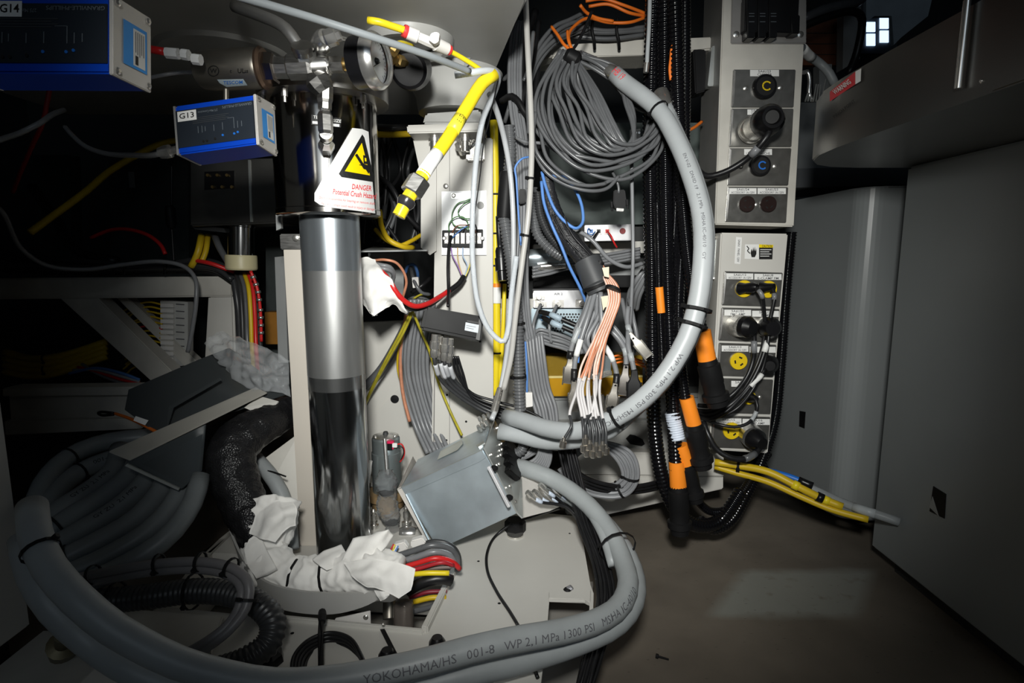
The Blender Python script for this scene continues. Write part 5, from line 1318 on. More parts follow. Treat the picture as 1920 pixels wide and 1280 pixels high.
random.seed(31)
for k in range(12):
    x = 704 + random.uniform(0, 85)
    cable('dim cable in the shadowed gap behind the danger sign', [(x, 255 + random.uniform(-10, 10), 1.62), (x + random.uniform(-25, 25), 320, 1.58 + random.uniform(0, .1)), (x + random.uniform(-25, 30), 390, 1.58), (x + random.uniform(-30, 30), 456, 1.56)], random.choice((3, 4, 5)), random.choice((dkgreycable, blackr, greycable2, dkgreycable)), 'cable', 'cable', 'dim cables behind the danger sign')
# ------------------------------------------------------------------ instruments in the rack
t = thing('instrument_box', 'small white instrument box with two sockets and a red jack on the upper rack shelf', 'instrument', P(1143, 452, 1.46))
px_plate('case', Flat(1.45), [(1096, 422), (1190, 420), (1190, 450), (1096, 452)], -0.08, 0.0, M('bright_case', (0.72, 0.72, 0.74), 0.35, 0.3), t, 0.0015)
IB = Flat(1.45)
for x, m_ in ((1108, bluewire), (1122, blackr), (1138, red)):
    k = px_plate('socket', IB, [(x - 6, 427), (x + 6, 427), (x + 6, 439), (x - 6, 439)], 0.0, 0.004, nickel, t, 0.0006)
    px_plate('socket_opening', IB, [(x - 3.5, 430), (x + 3.5, 430), (x + 3.5, 437), (x - 3.5, 437)], 0.004, 0.005, m_, k)
tube('blue_pigtail', [(1108, 432, 1.44), (1103, 428, 1.43), (1102, 436, 1.43), (1109, 440, 1.43), (1116, 434, 1.44)], 1.2, bluewire, t, sides=5)
tube('red_pigtail', [(1139, 434, 1.44), (1146, 443, 1.42), (1152, 456, 1.42), (1157, 464, 1.43)], 1.8, red, t, sides=6)
tube('black_pigtail', [(1122, 434, 1.44), (1114, 444, 1.42), (1108, 454, 1.42), (1104, 464, 1.44)], 2.2, blackr, t, sides=6)
disc('red_jack', IB, 1167, 433, 5.5, 0.0, 0.005, M('dark_red_jack', (0.22, 0.02, 0.02), 0.4), t, 18)
t = thing('signal_unit', 'white signal unit with three steel coaxial sockets in the rack', 'panel', P(1047, 576, 1.44))
CP = Flat(1.44)
px_plate('case', CP, [(1000, 545), (1096, 544), (1096, 577), (1000, 577)], -0.10, 0.0, MATS['bright_case'], t, 0.0015)
for x, y in ((1010, 556), (1014, 568), (1046, 569), (1090, 568)):
    k = px_plate('socket_flange', CP, [(x - 11, y - 7), (x + 11, y - 7), (x + 11, y + 7), (x - 11, y + 7)], 0.0, 0.003, nickel, t, 0.0006)
    disc('socket', CP, x, y, 5, 0.003, 0.02, nickel, k, 16)
writing(CP.at, 'AIR 2', 1047, 551, 6, greyink, t, 0, 16, 0.0008)
t = thing('perforated_unit', 'pale blue rack unit with a perforated front below the connector panel', 'rack unit', P(1047, 640, 1.46))
PU = Flat(1.46)
px_plate('case', PU, [(996, 578), (1096, 578), (1096, 640), (996, 640)], -0.12, 0.0, M('pale_blue_case', (0.44, 0.54, 0.60), 0.35, 0.4), t, 0.0015)
for r in range(4):
    for c in range(8):
        disc('vent_hole', PU, 1046 + c * 5.6 + (r % 2) * 2.8, 589 + r * 5.2, 2.1, 0.0002, 0.0006, ink, t, 6)
for r in range(3):
    for c in range(6):
        disc('vent_hole', PU, 1026 + c * 5.6 + (r % 2) * 2.8, 615 + r * 5.2, 2.1, 0.0002, 0.0006, ink, t, 6)
px_plate('blue_latch', PU, [(1012, 588), (1034, 586), (1036, 596), (1014, 600)], 0.0, 0.012, M('light_blue_plastic', (0.15, 0.40, 0.75), 0.35), t, 0.001)
t = thing('amber_box', 'amber see-through plastic box low in the rack behind the connectors', 'box', P(1110, 742, 1.52))
px_plate('body', Flat(1.50), [(1018, 708), (1205, 706), (1205, 742), (1018, 743)], -0.06, 0.0, amber, t, 0.002)
px_plate('lid', Flat(1.505), [(1018, 668), (1205, 666), (1205, 704), (1018, 706)], -0.06, 0.0, M('dark_amber', (0.35, 0.22, 0.02), 0.25, trans=0.3), t, 0.002)
px_plate('seam', Flat(1.497), [(1018, 705), (1205, 703), (1205, 707), (1018, 709)], -0.004, 0.0, M('pale_amber', (0.75, 0.62, 0.25), 0.3), t)
o = tag(plathe('steel_pipe', (985, 484, 1.42), (1062, 478, 1.42), [(0, 15), (0.1, 16), (0.9, 16), (1, 13)], galv, None, 24), 'short polished pipe lying behind the corrugated hoses', 'pipe')
plathe('clamp', (1008, 500, 1.41), (1060, 496, 1.41), [(0, 7), (0.4, 8), (1, 7)], nickel, o, 16)
t = thing('terminal_cube', 'small beige terminal block with steel screws behind the coil', 'terminal block', P(1190, 268, 1.775))
TB = Flat(1.775)
px_plate('block', TB, [(1181, 243), (1201, 241), (1201, 270), (1182, 272)], -0.03, 0.0, whitepl, t, 0.001)
for k in range(6): disc('screw', TB, 1186 + (k % 3) * 6, 249 + (k // 3) * 12, 2.4, 0.0, 0.003, nickel, t, 8)
# rack cables behind
gl2 = 'grey cable of the flat run above the white coaxial unit'
strands(gl2, [(998, 502, 1.40), (1030, 496, 1.41), (1060, 488, 1.43), (1120, 480, 1.44), (1200, 466, 1.45)], [(0, k * 5.5, 0.006 * (k % 2)) for k in range(4)], 3, greycable, group='flat grey run in the rack')
strands('grey cable bending out left below the perforated unit', [(995, 636, 1.38), (1010, 618, 1.37), (1035, 624, 1.37), (1058, 630, 1.37), (1080, 640, 1.38)], [(0, k * 6, 0.008 * (k % 2)) for k in range(5)], 3.4, greycable, group='grey cables under the perforated unit')
strands('grey cable leaving the rack beside the black conduits', [(1212, 498, 1.36), (1196, 520, 1.36), (1182, 545, 1.38), (1176, 575, 1.42)], [(k * 6, k * 2, 0.008 * (k % 2)) for k in range(4)], 4.5, greycable, group='grey cables at the rack side')
strands('grey cable from a coaxial socket of the connector panel', [(1014, 570, 1.40), (1006, 588, 1.38), (1000, 610, 1.36), (1004, 640, 1.36)], [(0, 0, 0), (30, 2, 0.01)], 3, greycable, group='coaxial leads of the connector panel')
for k, nm in enumerate(('upper', 'lower')):
    o = cable('black cable with pale blue sleeve slanting before the perforated unit, %s one' % nm, [(1012 + k * 6, 584 + k * 10, 1.38), (1034, 590 + k * 14, 1.36), (1062, 602 + k * 14, 1.35), (1096, 618 + k * 14, 1.34), (1120, 640 + k * 10, 1.34)], 5, blackr)
    sleeve(o, 0.16, 0.36, M('pale_blue_sleeve', (0.42, 0.52, 0.60), 0.4), 'marker_sleeve', 1.12)
for k, (a_, b_) in enumerate(((1166, 560), (1180, 575))):
    cable('grey cable hanging at the right of the copper bundle, %s' % ('nearer the bundle', 'nearer the conduits')[k], [(a_, 560, 1.36), (a_ + 8, 600, 1.33), (a_ + 14, 640, 1.32), (a_ + 4, 670, 1.32)], 4, greycable)
cable('grey cable looping across in front of the white instrument box', [(1052, 432, 1.26), (1085, 434, 1.25), (1110, 450, 1.24), (1140, 484, 1.24), (1172, 500, 1.25), (1205, 494, 1.28)], 4, greycable)
cable('straight grey cable dropping from the coil past the white instrument box', [(1184, 300, 1.27), (1186, 400, 1.26), (1187, 480, 1.25), (1184, 560, 1.25), (1180, 625, 1.25)], 3.6, greycable)
orange_l = 'thin orange fibre lead behind the hanging connectors'
strands(orange_l, [(1108, 618, 1.34), (1116, 640, 1.34), (1135, 668, 1.34), (1165, 666, 1.34), (1204, 676, 1.36)], [(0, 0, 0), (3, 6, 0.01), (6, 12, 0)], 2, orangec, group='orange fibre leads in the rack')
# ------------------------------------------------------------------ vertical bundles left of the coil
cv = dkgreycable
o = cable('dark corrugated hose dropping beside the post from the big black sleeve', [(954, 236, 1.22), (957, 290, 1.22), (953, 330, 1.22)], 11.5, greycable2, 'corrugated_hose', 'hose', sides=14, corr=0.6, depth_=0.2)
plathe('black_sleeve', (952, 322, 1.218), (945, 408, 1.218), [(0, 13), (0.1, 15), (0.8, 15), (1, 14)], blackm, o, 20)
o = cable('longest corrugated grey hose running down past the rack edge', [(944, 402, 1.22), (952, 450, 1.22), (962, 520, 1.21), (970, 600, 1.20), (972, 680, 1.20), (975, 770, 1.20)], 12, greycable2, 'corrugated_hose', 'hose', sides=14, corr=0.55, depth_=0.2)
tie(o, 0.55, w=0.005); tie(o, 0.82, w=0.005)
o = cable('narrow corrugated hose curving right towards the polished pipe', [(998, 352, 1.26), (1000, 400, 1.26), (1008, 440, 1.26), (1030, 466, 1.26), (1056, 482, 1.27)], 10, greycable2, 'corrugated_hose', 'hose', sides=12, corr=0.6, depth_=0.2)
o = cable('second narrow corrugated hose lying over the first', [(1008, 360, 1.245), (1014, 405, 1.245), (1030, 440, 1.245), (1058, 472, 1.25)], 8, cv, 'corrugated_hose', 'hose', sides=12, corr=0.6, depth_=0.2)
o = cable('black cable ending in a round black plug next to the yellow tube', [(934, 405, 1.27), (936, 440, 1.27), (938, 468, 1.26)], 5, blackr)
plathe('plug', (938, 464, 1.26), (942, 526, 1.25), [(0, 8), (0.1, 10), (0.3, 10), (0.32, 12), (0.7, 12), (0.72, 9), (1, 8)], blackp, o, 18)
lab = 'grey cable of the thick upright bundle left of the coil'
strands(lab, [(972, 40, 1.36), (966, 120, 1.35), (968, 200, 1.33), (976, 260, 1.31), (982, 330, 1.30), (982, 420, 1.29), (978, 520, 1.28), (984, 600, 1.28), (992, 650, 1.28)],
        [(k % 5 * 5 - 10, 0, 0.014 * (k // 5) + 0.004 * (k % 2)) for k in range(9)], 3.6, greycable, group='upright grey bundle left of the coil', jit=1.5)
lab = 'grey cable of the lower upright bundle below the polished pipe'
strands(lab, [(992, 640, 1.26), (998, 690, 1.25), (1006, 740, 1.25), (1018, 780, 1.24), (1020, 820, 1.23), (1000, 850, 1.22), (970, 868, 1.22), (944, 870, 1.22)],
        [(k * 5.5 - 10, k * -2.5, 0.006 * (k % 2)) for k in range(7)], 3.6, greycable, group='lower upright grey bundle', jit=1)
o = tag(px_plate('bundle_clamp', Flat(1.265), [(973, 354), (986, 354), (986, 380), (973, 382)], -0.02, 0.0, blackm, None, 0.002), 'black square clamp round the upright grey bundle', 'clamp')
o = cable('pale grey cable hanging the full height in front of the bundle', [(985, -20, 1.16), (989, 80, 1.16), (994, 180, 1.15), (997, 270, 1.14), (995, 340, 1.13), (990, 410, 1.12), (982, 470, 1.12), (973, 540, 1.12), (966, 600, 1.12), (958, 670, 1.12), (944, 730, 1.12)], 5.5, M('pale_cable', (0.44, 0.43, 0.41), 0.35, var=0.04), sides=10)
tie(o, 0.46, w=0.004); tie(o, 0.60, w=0.004)
cable('grey branch cable joining the hanging pale cable near the top', [(1000, 60, 1.22), (992, 140, 1.2), (990, 200, 1.18), (992, 250, 1.165)], 4, greycable2)
bl = [('blue wire bowing out left of the pale hanging cable', [(992, 294, 1.20), (978, 298, 1.19), (966, 314, 1.19), (968, 335, 1.19), (972, 400, 1.19), (977, 460, 1.19)]),
      ('blue cable running down in front of the black mesh sleeve', [(1015, 340, 1.21), (1020, 380, 1.20), (1034, 420, 1.19), (1052, 460, 1.19), (1068, 500, 1.19), (1088, 540, 1.20), (1100, 570, 1.22)]),
      ('blue marked cable looping down and up before the dark panel', [(1016, 322, 1.22), (1024, 352, 1.21), (1040, 392, 1.20), (1060, 416, 1.20), (1080, 428, 1.20), (1092, 418, 1.21), (1092, 392, 1.22), (1084, 366, 1.23), (1070, 345, 1.25), (1056, 332, 1.26), (1034, 330, 1.27)]),
      ('thin blue wire at the left of the lower grey bundle', [(985, 640, 1.235), (988, 690, 1.23), (988, 735, 1.23)])]
for l_, p_ in bl: cable(l_, p_, 3.0 if 'thin' not in l_ and 'bowing' not in l_ else 2.0, bluewire)
o = tag(px_plate('white_connector', Flat(1.225), [(983, 736), (998, 736), (999, 762), (985, 764)], -0.012, 0.0, whitepl, None, 0.001), 'white block connector at the end of the thin blue wire', 'connector')
# black cable knots behind the coil top
random.seed(21)
for k, (p_, r_, m_) in enumerate((
        ([(1004, 20, 1.40), (985, 80, 1.38), (978, 150, 1.36), (972, 205, 1.34)], 7, blackr), ([(1010, 40, 1.38), (1000, 110, 1.36), (984, 170, 1.34), (974, 214, 1.33)], 5, blackr),
        ([(1110, 20, 1.30), (1098, 50, 1.29), (1084, 78, 1.28), (1072, 96, 1.27)], 3, blackr), ([(996, 60, 1.42), (1008, 120, 1.40), (1004, 180, 1.38), (1012, 240, 1.36), (1010, 300, 1.33)], 6, blackr),
        ([(944, 150, 1.42), (956, 140, 1.40), (964, 160, 1.38), (956, 196, 1.37), (946, 230, 1.38)], 4, greycable2), ([(940, 190, 1.34), (958, 180, 1.32), (972, 190, 1.31), (986, 214, 1.31), (1006, 226, 1.33)], 6, blackm))):
    cable(('fat black cable behind the bundle at the top', 'black cable next to the fat one at the top', 'black tie lead rising to the orange cables', 'black hose behind the coil at its left side', 'grey cable ring beside the yellow hose clip', 'black strap across the upright bundle')[k], p_, r_, m_)
cable('thin dark grey curl crossing the black strap', [(955, 238, 1.30), (966, 256, 1.28), (985, 266, 1.26), (1010, 268, 1.26), (1034, 270, 1.27)], 3, greycable)
# ------------------------------------------------------------------ shelf cables on top
lab = 'grey cable of the tied run on the top cross beam'
strands(lab, [(1052, 56, 1.45), (1090, 58, 1.44), (1140, 62, 1.44), (1212, 56, 1.45)], [(0, k % 3 * 8 - 6, 0.02 * (k // 3)) for k in range(9)], 4, greycable2, group='tied run on the cross beam', jit=3)
strands('grey cable falling left from the top cross beam', [(1100, 24, 1.42), (1070, 34, 1.40), (1040, 50, 1.38), (1010, 90, 1.37), (985, 150, 1.35)], [(0, k * 6, 0.01 * (k % 2)) for k in range(6)], 4, greycable2, group='cables falling from the cross beam', jit=3)
ol = [('orange fibre cable arching highest over the tied run', [(1098, 2, 1.40), (1130, -2, 1.40), (1170, 10, 1.40), (1212, 26, 1.42)]),
      ('orange fibre cable in the middle over the tied run', [(1104, 12, 1.41), (1140, 8, 1.40), (1180, 24, 1.40), (1210, 30, 1.42)]),
      ('orange fibre cable curving low across the tied run', [(1070, 90, 1.30), (1066, 68, 1.31), (1076, 50, 1.34), (1104, 34, 1.38), (1140, 42, 1.40), (1180, 42, 1.40), (1212, 32, 1.42)]),
      ('orange fibre cable slanting through the tie knot', [(1088, 10, 1.36), (1100, 24, 1.38), (1120, 34, 1.39), (1150, 40, 1.395)]),
      ('short orange lead left of the coil knot', [(1034, 50, 1.33), (1046, 66, 1.31), (1058, 84, 1.29), (1070, 94, 1.28)]),
      ('orange lead falling onto the coil knot', [(1064, 58, 1.30), (1066, 76, 1.28), (1072, 92, 1.27)])]
for l_, p_ in ol: cable(l_, p_, 3, orangec, 'fibre_cable')
for x in (1112, 1158):
    tag(tube('cable_tie', [(x, 34, 1.42), (x - 2, 56, 1.415), (x + 2, 76, 1.42), (x + 3, 92, 1.44)], 3, blackm, sides=6), 'black tie round the tied run on the cross beam, %s' % ('nearer the coil knot' if x < 1130 else 'nearer the conduits'), 'cable tie')
o = cable('thin grey pipe hanging with a steel end before the black conduits', [(1219, -20, 1.24), (1217, 50, 1.24), (1214, 100, 1.24), (1213, 122, 1.24)], 4, hosepale, 'thin_pipe', 'pipe')
plathe('steel_end', (1213, 118, 1.24), (1211, 136, 1.24), [(0, 5), (1, 5)], nickel, o, 12)
cable('orange twisted lead hanging between the conduits', [(1272, 60, 1.245), (1260, 90, 1.245), (1258, 110, 1.245), (1256, 130, 1.245), (1258, 150, 1.245)], 3, orangec, 'fibre_cable')
o = cable('short orange lead at the left foot of the upper cabinet', [(1316, 228, 1.45), (1300, 240, 1.42), (1286, 246, 1.40)], 3, orangec, 'fibre_cable')
# ------------------------------------------------------------------ the hanging coil
random.seed(5)
lab = 'turn of the grey cable coil hanging from the tie knot under the cross beam'
for k in range(22):
    u = k / 21
    j = lambda s: random.uniform(-s, s)
    hub = (1052 + 34 * u + j(5), 98 + j(5), 1.26 + 0.02 * random.random())
    dd = 1.23 + 0.05 * random.random()
    L = lambda a, b: a + (b - a) * u
    pts = [hub, (L(1012, 1082) + j(7), L(165, 150) + j(8), dd), (L(1004, 1110) + j(7), L(225, 200) + j(8), dd - 0.01),
           (L(1032, 1136) + j(8), L(278, 246) + j(8), dd - 0.02), (L(1096, 1170) + j(9), L(312, 272) + j(9), dd - 0.025),
           (L(1168, 1200) + j(9), L(308, 268) + j(9), dd - 0.015), (L(1222, 1224) + j(8), L(272, 232) + j(9), dd), (1232 + j(5), 222 + j(5), dd + 0.01),
           (L(1190, 1200) + j(8), L(190, 172) + j(10), dd + 0.03), (L(1120, 1150) + j(8), L(124, 130) + j(8), dd + 0.03), (hub[0] + 8, hub[1] + 3, hub[2] + 0.015)]
    o = cable(lab, pts, 3.7, greycable2, 'coil_turn', 'cable', 'turns of the hanging grey coil', step=0.009)
for k in range(7):
    j = lambda s: random.uniform(-s, s)
    x = 1160 + 8 * k
    cable('turn in the inner knot on the right side of the hanging coil', [(1078 + j(5), 110, 1.28), (1100 + k * 4, 170 + j(8), 1.24), (1128 + k * 4, 236 + j(8), 1.22), (1150 + k * 4, 272 + j(5), 1.215), (1176 + k * 2, 276 + j(6), 1.22), (1190 + j(5), 250 + j(8), 1.23), (1180 + j(6), 200, 1.25), (1150 + k * 3, 150 + j(8), 1.27), (1096, 106, 1.28)], 3.7, greycable2, 'coil_turn', 'cable', 'inner turns of the coil', step=0.009)
low = [[(1004, 210, 1.22), (1000, 270, 1.21), (1020, 318, 1.20), (1060, 346, 1.20), (1110, 358, 1.20), (1140, 352, 1.21), (1160, 330, 1.22)],
       [(1012, 240, 1.23), (1026, 296, 1.22), (1064, 330, 1.21), (1110, 350, 1.21), (1146, 338, 1.22), (1186, 320, 1.23), (1222, 296, 1.24), (1240, 250, 1.26)],
       [(1040, 260, 1.235), (1074, 306, 1.225), (1120, 330, 1.22), (1170, 336, 1.22), (1206, 318, 1.23), (1240, 280, 1.25), (1246, 236, 1.27)],
       [(998, 238, 1.20), (1006, 284, 1.19), (1030, 316, 1.19), (1064, 340, 1.19), (1104, 348, 1.195), (1136, 344, 1.205)]]
for k, p_ in enumerate(low): cable(('lowest slack loop hanging below the coil', 'slack loop below the coil reaching up to the hose', 'wide slack loop below the coil ending highest at right', 'slack loop below the coil nearest the pale cable')[k], p_, 3.5, greycable2)
o = tag(plathe('coil_tie', (1060, 100, 1.262), (1086, 116, 1.262), [(0, 9), (0.2, 14), (0.8, 15), (1, 10)], blackm, None, 20), 'black strap gathering the coil at its top knot', 'strap')
# D connector hanging
o = cable('thin black lead with a hanging black multi-pin connector', [(1148, 322, 1.24), (1156, 338, 1.23), (1160, 352, 1.23), (1160, 362, 1.23)], 2.6, greycable2)
px_plate('connector_hood', Flat(1.23), [(1151, 356), (1172, 355), (1176, 384), (1168, 394), (1154, 392), (1150, 380)], -0.02, 0.0, blackm, o, 0.002)
for x, y in ((1147, 378), (1176, 374)): plathe('thumb_screw', (x, y, 1.225), (x + 1, y + 18, 1.225), [(0, 3), (0.6, 3), (0.65, 2), (1, 2)], blackm, o, 8)
px_plate('pin_shell', Flat(1.228), [(1156, 390), (1170, 391), (1169, 396), (1156, 395)], -0.012, 0.0, nickel, o, 0.0005)
# ------------------------------------------------------------------ big hoses
ARC = [(1152, 138, 1.26), (1172, 156, 1.25), (1205, 180, 1.22), (1238, 210, 1.19), (1266, 258, 1.15), (1292, 318, 1.10), (1312, 384, 1.06), (1319, 440, 1.03), (1315, 520, 1.01), (1303, 590, 1.0), (1282, 646, 0.995), (1240, 712, 0.99), (1190, 760, 1.0), (1135, 792, 1.02), (1080, 808, 1.05), (1030, 804, 1.09), (985, 790, 1.14), (950, 780, 1.18)]
o = cable('big pale grey hose sweeping in an arc right of the rack and under the connectors', ARC, 17, hosepale, 'grey_hose', 'hose', sides=22)
tube_text(o, 'EN V-02   DN/ID 19   2,1 MPa   MSHA IC-40/10   GY', 0.27, 0.46, greyink, 0.30, 0.1)
tube_text(o, 'WP 2,1 MPa 300 PSI  MSHA IC-40/10', 0.60, 0.82, greyink, 0.42, 0.2)
tie(o, 0.135, w=0.004); tie(o, 0.545, 1.5, w=0.005); tie(o, 0.56, 1.5, w=0.005); tie(o, 0.765, 1.2, w=0.005)
plathe('steel_ferrule', (1154, 140, 1.258), (1138, 128, 1.272), [(0, 10), (0.4, 13), (1, 10)], nickel, o, 16)
tube_text(o, 'HB 19', 0.022, 0.045, redink, 0.8, 0.3)
o = cable('second big pale grey hose hidden mostly behind the arc, emerging lower at the galvanised box', [(1246, 196, 1.26), (1254, 222, 1.24)] + [(x + 3, y, d + 0.042) for x, y, d in ARC[4:13]] + [(1140, 806, 1.07), (1080, 824, 1.10), (1020, 826, 1.14), (970, 814, 1.17), (936, 808, 1.18)], 17, hosepale, 'grey_hose', 'hose', sides=20)
plathe('crimped_ferrule', (1238, 172, 1.28), (1248, 206, 1.25), [(0, 9), (0.1, 15), (0.5, 16), (0.9, 16), (1, 14)], nickel, o, 18)
# ------------------------------------------------------------------ bundle with the dark sleeve, D connectors and coax tails
o = tag(plathe('bundle_sleeve', (1100, 486, 1.20), (1126, 548, 1.18), [(0, 22), (0.03, 26), (0.75, 27), (0.8, 24), (1, 24)], M('sleeve_rubber', (0.05, 0.052, 0.055), 0.5), None, 26), 'dark rubber sleeve gathering the grey leads above the connectors', 'sleeve')
plathe('cable_tie', (1117, 532, 1.182), (1119, 537, 1.182), [(0, 27), (1, 27)], blackm, o, 24)
netm = M('black_mesh', (0.02, 0.02, 0.022), 0.35, bump=0.6, bscale=220)
o = wrap('mesh_sleeve', 'black mesh sleeve with frayed end running into the dark rubber sleeve', [(1024, 330, 1.23), (1032, 380, 1.23), (1052, 430, 1.22), (1080, 465, 1.21), (1102, 492, 1.20)], [11, 15, 17, 18, 17], netm, 0.10, seed=4, freq=160, cat='mesh sleeve')
strands('black wire strand in the frayed mesh above the dark sleeve', [(1040, 400, 1.20), (1062, 440, 1.19), (1082, 462, 1.185), (1100, 486, 1.185)], [(k * 5 - 6, k % 3 * 3, 0.004 * (k % 2)) for k in range(5)], 1.4, blackr, 'wire', 'wire', 'frayed black strands', jit=4)
cond = M('bright_shell', (0.64, 0.60, 0.54), 0.25, 0.95, var=0.08)
def dshell(o, a, b, r, m_=None):
    """metal hood of a multi-pin plug, a flat tapering body between pixel points a and b"""
    p0, p1 = P(*a), P(*b)
    ax = (p1 - p0).normalized(); sd = ax.cross(CAMP - p0).normalized(); up = sd.cross(ax)
    k = m_px(p0, r)
    L = (p1 - p0).length
    prof = [(0, 0.42), (0.12, 0.5), (0.3, 0.62), (0.45, 1.0), (0.9, 1.0), (0.92, 0.86), (1.0, 0.86)]
    vs, fs = [], []
    sec = [(-1, -0.42), (-0.8, -0.6), (0.8, -0.6), (1, -0.42), (1, 0.42), (0.8, 0.6), (-0.8, 0.6), (-1, 0.42)]
    for tt, w in prof:
        for x, y in sec: vs.append(p0 + ax * (L * tt) + sd * (x * k * w) + up * (y * k * (0.6 + 0.4 * w)))
    for i in range(len(prof) - 1):
        for q in range(8): fs.append((i * 8 + q, i * 8 + (q + 1) % 8, i * 8 + 8 + (q + 1) % 8, i * 8 + 8 + q))
    fs += [tuple(range(8))[::-1], tuple((len(prof) - 1) * 8 + q for q in range(8))]
    h = sharpen(link('connector_hood', vs, fs, m_ or cond, o), 35)
    for s in (-1, 1):
        lathe('thumb_screw', p0 + ax * (L * 0.4) + sd * (s * k * 0.95) + up * (k * .3), p1 + ax * 0.004 + sd * (s * k * 0.9) + up * (k * .3), [(0, k * 0.2), (0.4, k * 0.2), (0.45, k * 0.13), (1, k * 0.13)], m_ or nickel, h, 8)
    return h
DL = [('grey lead ending in the upper left metal multi-pin plug', [(1112, 546, 1.18), (1100, 580, 1.165), (1086, 615, 1.155), (1072, 650, 1.15), (1068, 672, 1.15)], (1070, 668, 1.15), (1064, 718, 1.15), 10, cond),
      ('grey lead with white sleeve ending in the lower left metal plug', [(1116, 548, 1.175), (1104, 590, 1.155), (1088, 640, 1.145), (1078, 680, 1.14), (1076, 715, 1.135)], (1076, 712, 1.135), (1078, 770, 1.135), 11, cond),
      ('grey lead behind the copper tails ending in a metal plug', [(1120, 548, 1.18), (1118, 600, 1.18), (1116, 660, 1.18), (1118, 722, 1.18)], (1116, 720, 1.18), (1124, 770, 1.18), 11, cond),
      ('grey lead curving right to the metal plug right of the copper tails', [(1126, 548, 1.17), (1128, 600, 1.155), (1130, 640, 1.145), (1146, 668, 1.14), (1156, 700, 1.135), (1154, 724, 1.13)], (1154, 718, 1.13), (1144, 774, 1.13), 11, cond),
      ('grey lead to the dull metal plug behind the black one', [(1136, 612, 1.20), (1158, 632, 1.19), (1172, 656, 1.185), (1174, 690, 1.18)], (1174, 684, 1.18), (1168, 740, 1.18), 11, M('dull_shell', (0.30, 0.28, 0.26), 0.35, 0.9)),
      ('grey lead ending in the black multi-pin plug', [(1178, 620, 1.20), (1178, 650, 1.18), (1184, 672, 1.17), (1190, 700, 1.165)], (1190, 694, 1.165), (1188, 748, 1.16), 13, blackm),
      ('grey lead ending in the slanting bright metal plug by the conduits', [(1178, 575, 1.22), (1176, 600, 1.21), (1180, 620, 1.20), (1188, 636, 1.195)], (1180, 624, 1.195), (1216, 668, 1.19), 9, M('bright_white_shell', (0.80, 0.77, 0.70), 0.3, 0.8))]
for l_, p_, a_, b_, r_, m_ in DL:
    o = cable(l_, p_, 5, greycable)
    dshell(o, a_, b_, r_, m_)
    n_ = len(p_)
    sleeve(o, 0.88, 1.0, blackr, 'strain_relief', 1.25)
    sleeve(o, 0.55, 0.75, white if 'white' in l_ or 'curving' in l_ else hosepale, 'marker_sleeve', 1.12)
strands('grey lead fanning out of the dark sleeve towards the plugs', [(1108, 548, 1.185), (1094, 590, 1.17), (1080, 630, 1.16), (1092, 660, 1.16)], [(k * 6, k * 1.5, 0.008 * (k % 2)) for k in range(6)], 4.2, greycable, group='grey leads below the dark sleeve', jit=3)
strands('grey lead bending right from behind the copper bundle', [(1130, 600, 1.20), (1150, 624, 1.19), (1166, 646, 1.185), (1178, 680, 1.18)], [(k * 7, -k * 3, 0.006) for k in range(2)], 4.5, greycable, group='grey leads right of the copper bundle')
o = cable('blue lead among the plugs left of the copper tails', [(1090, 600, 1.16), (1086, 640, 1.15), (1084, 680, 1.145)], 2.4, bluewire)
# big grey-green multi-pin connector
t = thing('large_connector', 'large grey-green multi-pin connector with bright latch hanging among the plugs', 'connector', P(1130, 710, 1.13))
LCp = Flat(1.13, 0.2, 1130)
px_plate('hood', LCp, [(1116, 672), (1124, 664), (1138, 666), (1146, 676), (1146, 700), (1112, 706), (1112, 692)], -0.03, 0.0, M('connector_green', (0.17, 0.20, 0.21), 0.35, 0.4), t, 0.002)
px_plate('pin_shell', LCp, [(1110, 700), (1146, 694), (1147, 702), (1118, 712), (1108, 710)], -0.026, 0.003, nickel, t, 0.001)
px_plate('latch', LCp, [(1132, 695), (1142, 693), (1142, 701), (1133, 702)], 0.0, 0.006, nickel, t, 0.001)
# copper sheathed coax
random.seed(9)
ends = [(1054, 830), (1094, 838), (1100, 846), (1106, 834), (1112, 848), (1118, 838), (1124, 846), (1130, 836), (1098, 824), (1136, 842)]
for k in range(10):
    ex, ey = ends[k]
    sx = (k - 4.5) * 2.2
    jj = [random.uniform(-5, 5), random.uniform(-5, 5), random.uniform(-.008, .008)]
    lab = 'copper coloured coaxial lead ending in the steel plug cluster under the copper bundle' if k else 'copper coloured coaxial lead whose plug hangs apart on the left'
    o = cable(lab, [(1118 + sx * .4, 480, 1.19), (1132 + sx * 0.5, 510, 1.17), (1148 + sx, 536, 1.15), (1152 + sx, 562, 1.135), (1140 + sx, 600, 1.12), (1124 + sx * 1.2, 640, 1.085), (1108 + sx * 1.9 + jj[0], 690, 1.055 + jj[2]), (1104 + sx * 2.1 + jj[1], 730, 1.03 - jj[2]), ((ex + 1102) / 2 + sx, 776, 1.01), (ex + (18 if k == 0 else 0), ey - 34, 0.995), (ex + (4 if k == 0 else 0), ey - 8, 0.99)], 2.1, copper if k % 2 else copperlite, 'coaxial_lead', 'cable', None if k == 0 else 'copper coaxial leads')
    sleeve(o, 0.70, 0.88, M('offwhite_sleeve', (0.52, 0.50, 0.50), 0.4), 'white_sleeve', 1.3, 8)
    sleeve(o, 0.88, 1.0, dkgreycable, 'black_tail', 1.25, 8)
    plathe('plug', (ex + (4 if k == 0 else 0), ey - 10, 0.99), (ex, ey + 10, 0.99), [(0, 3), (0.3, 4), (0.35, 6.5), (0.9, 6.5), (1, 5)], cond, o, 12)
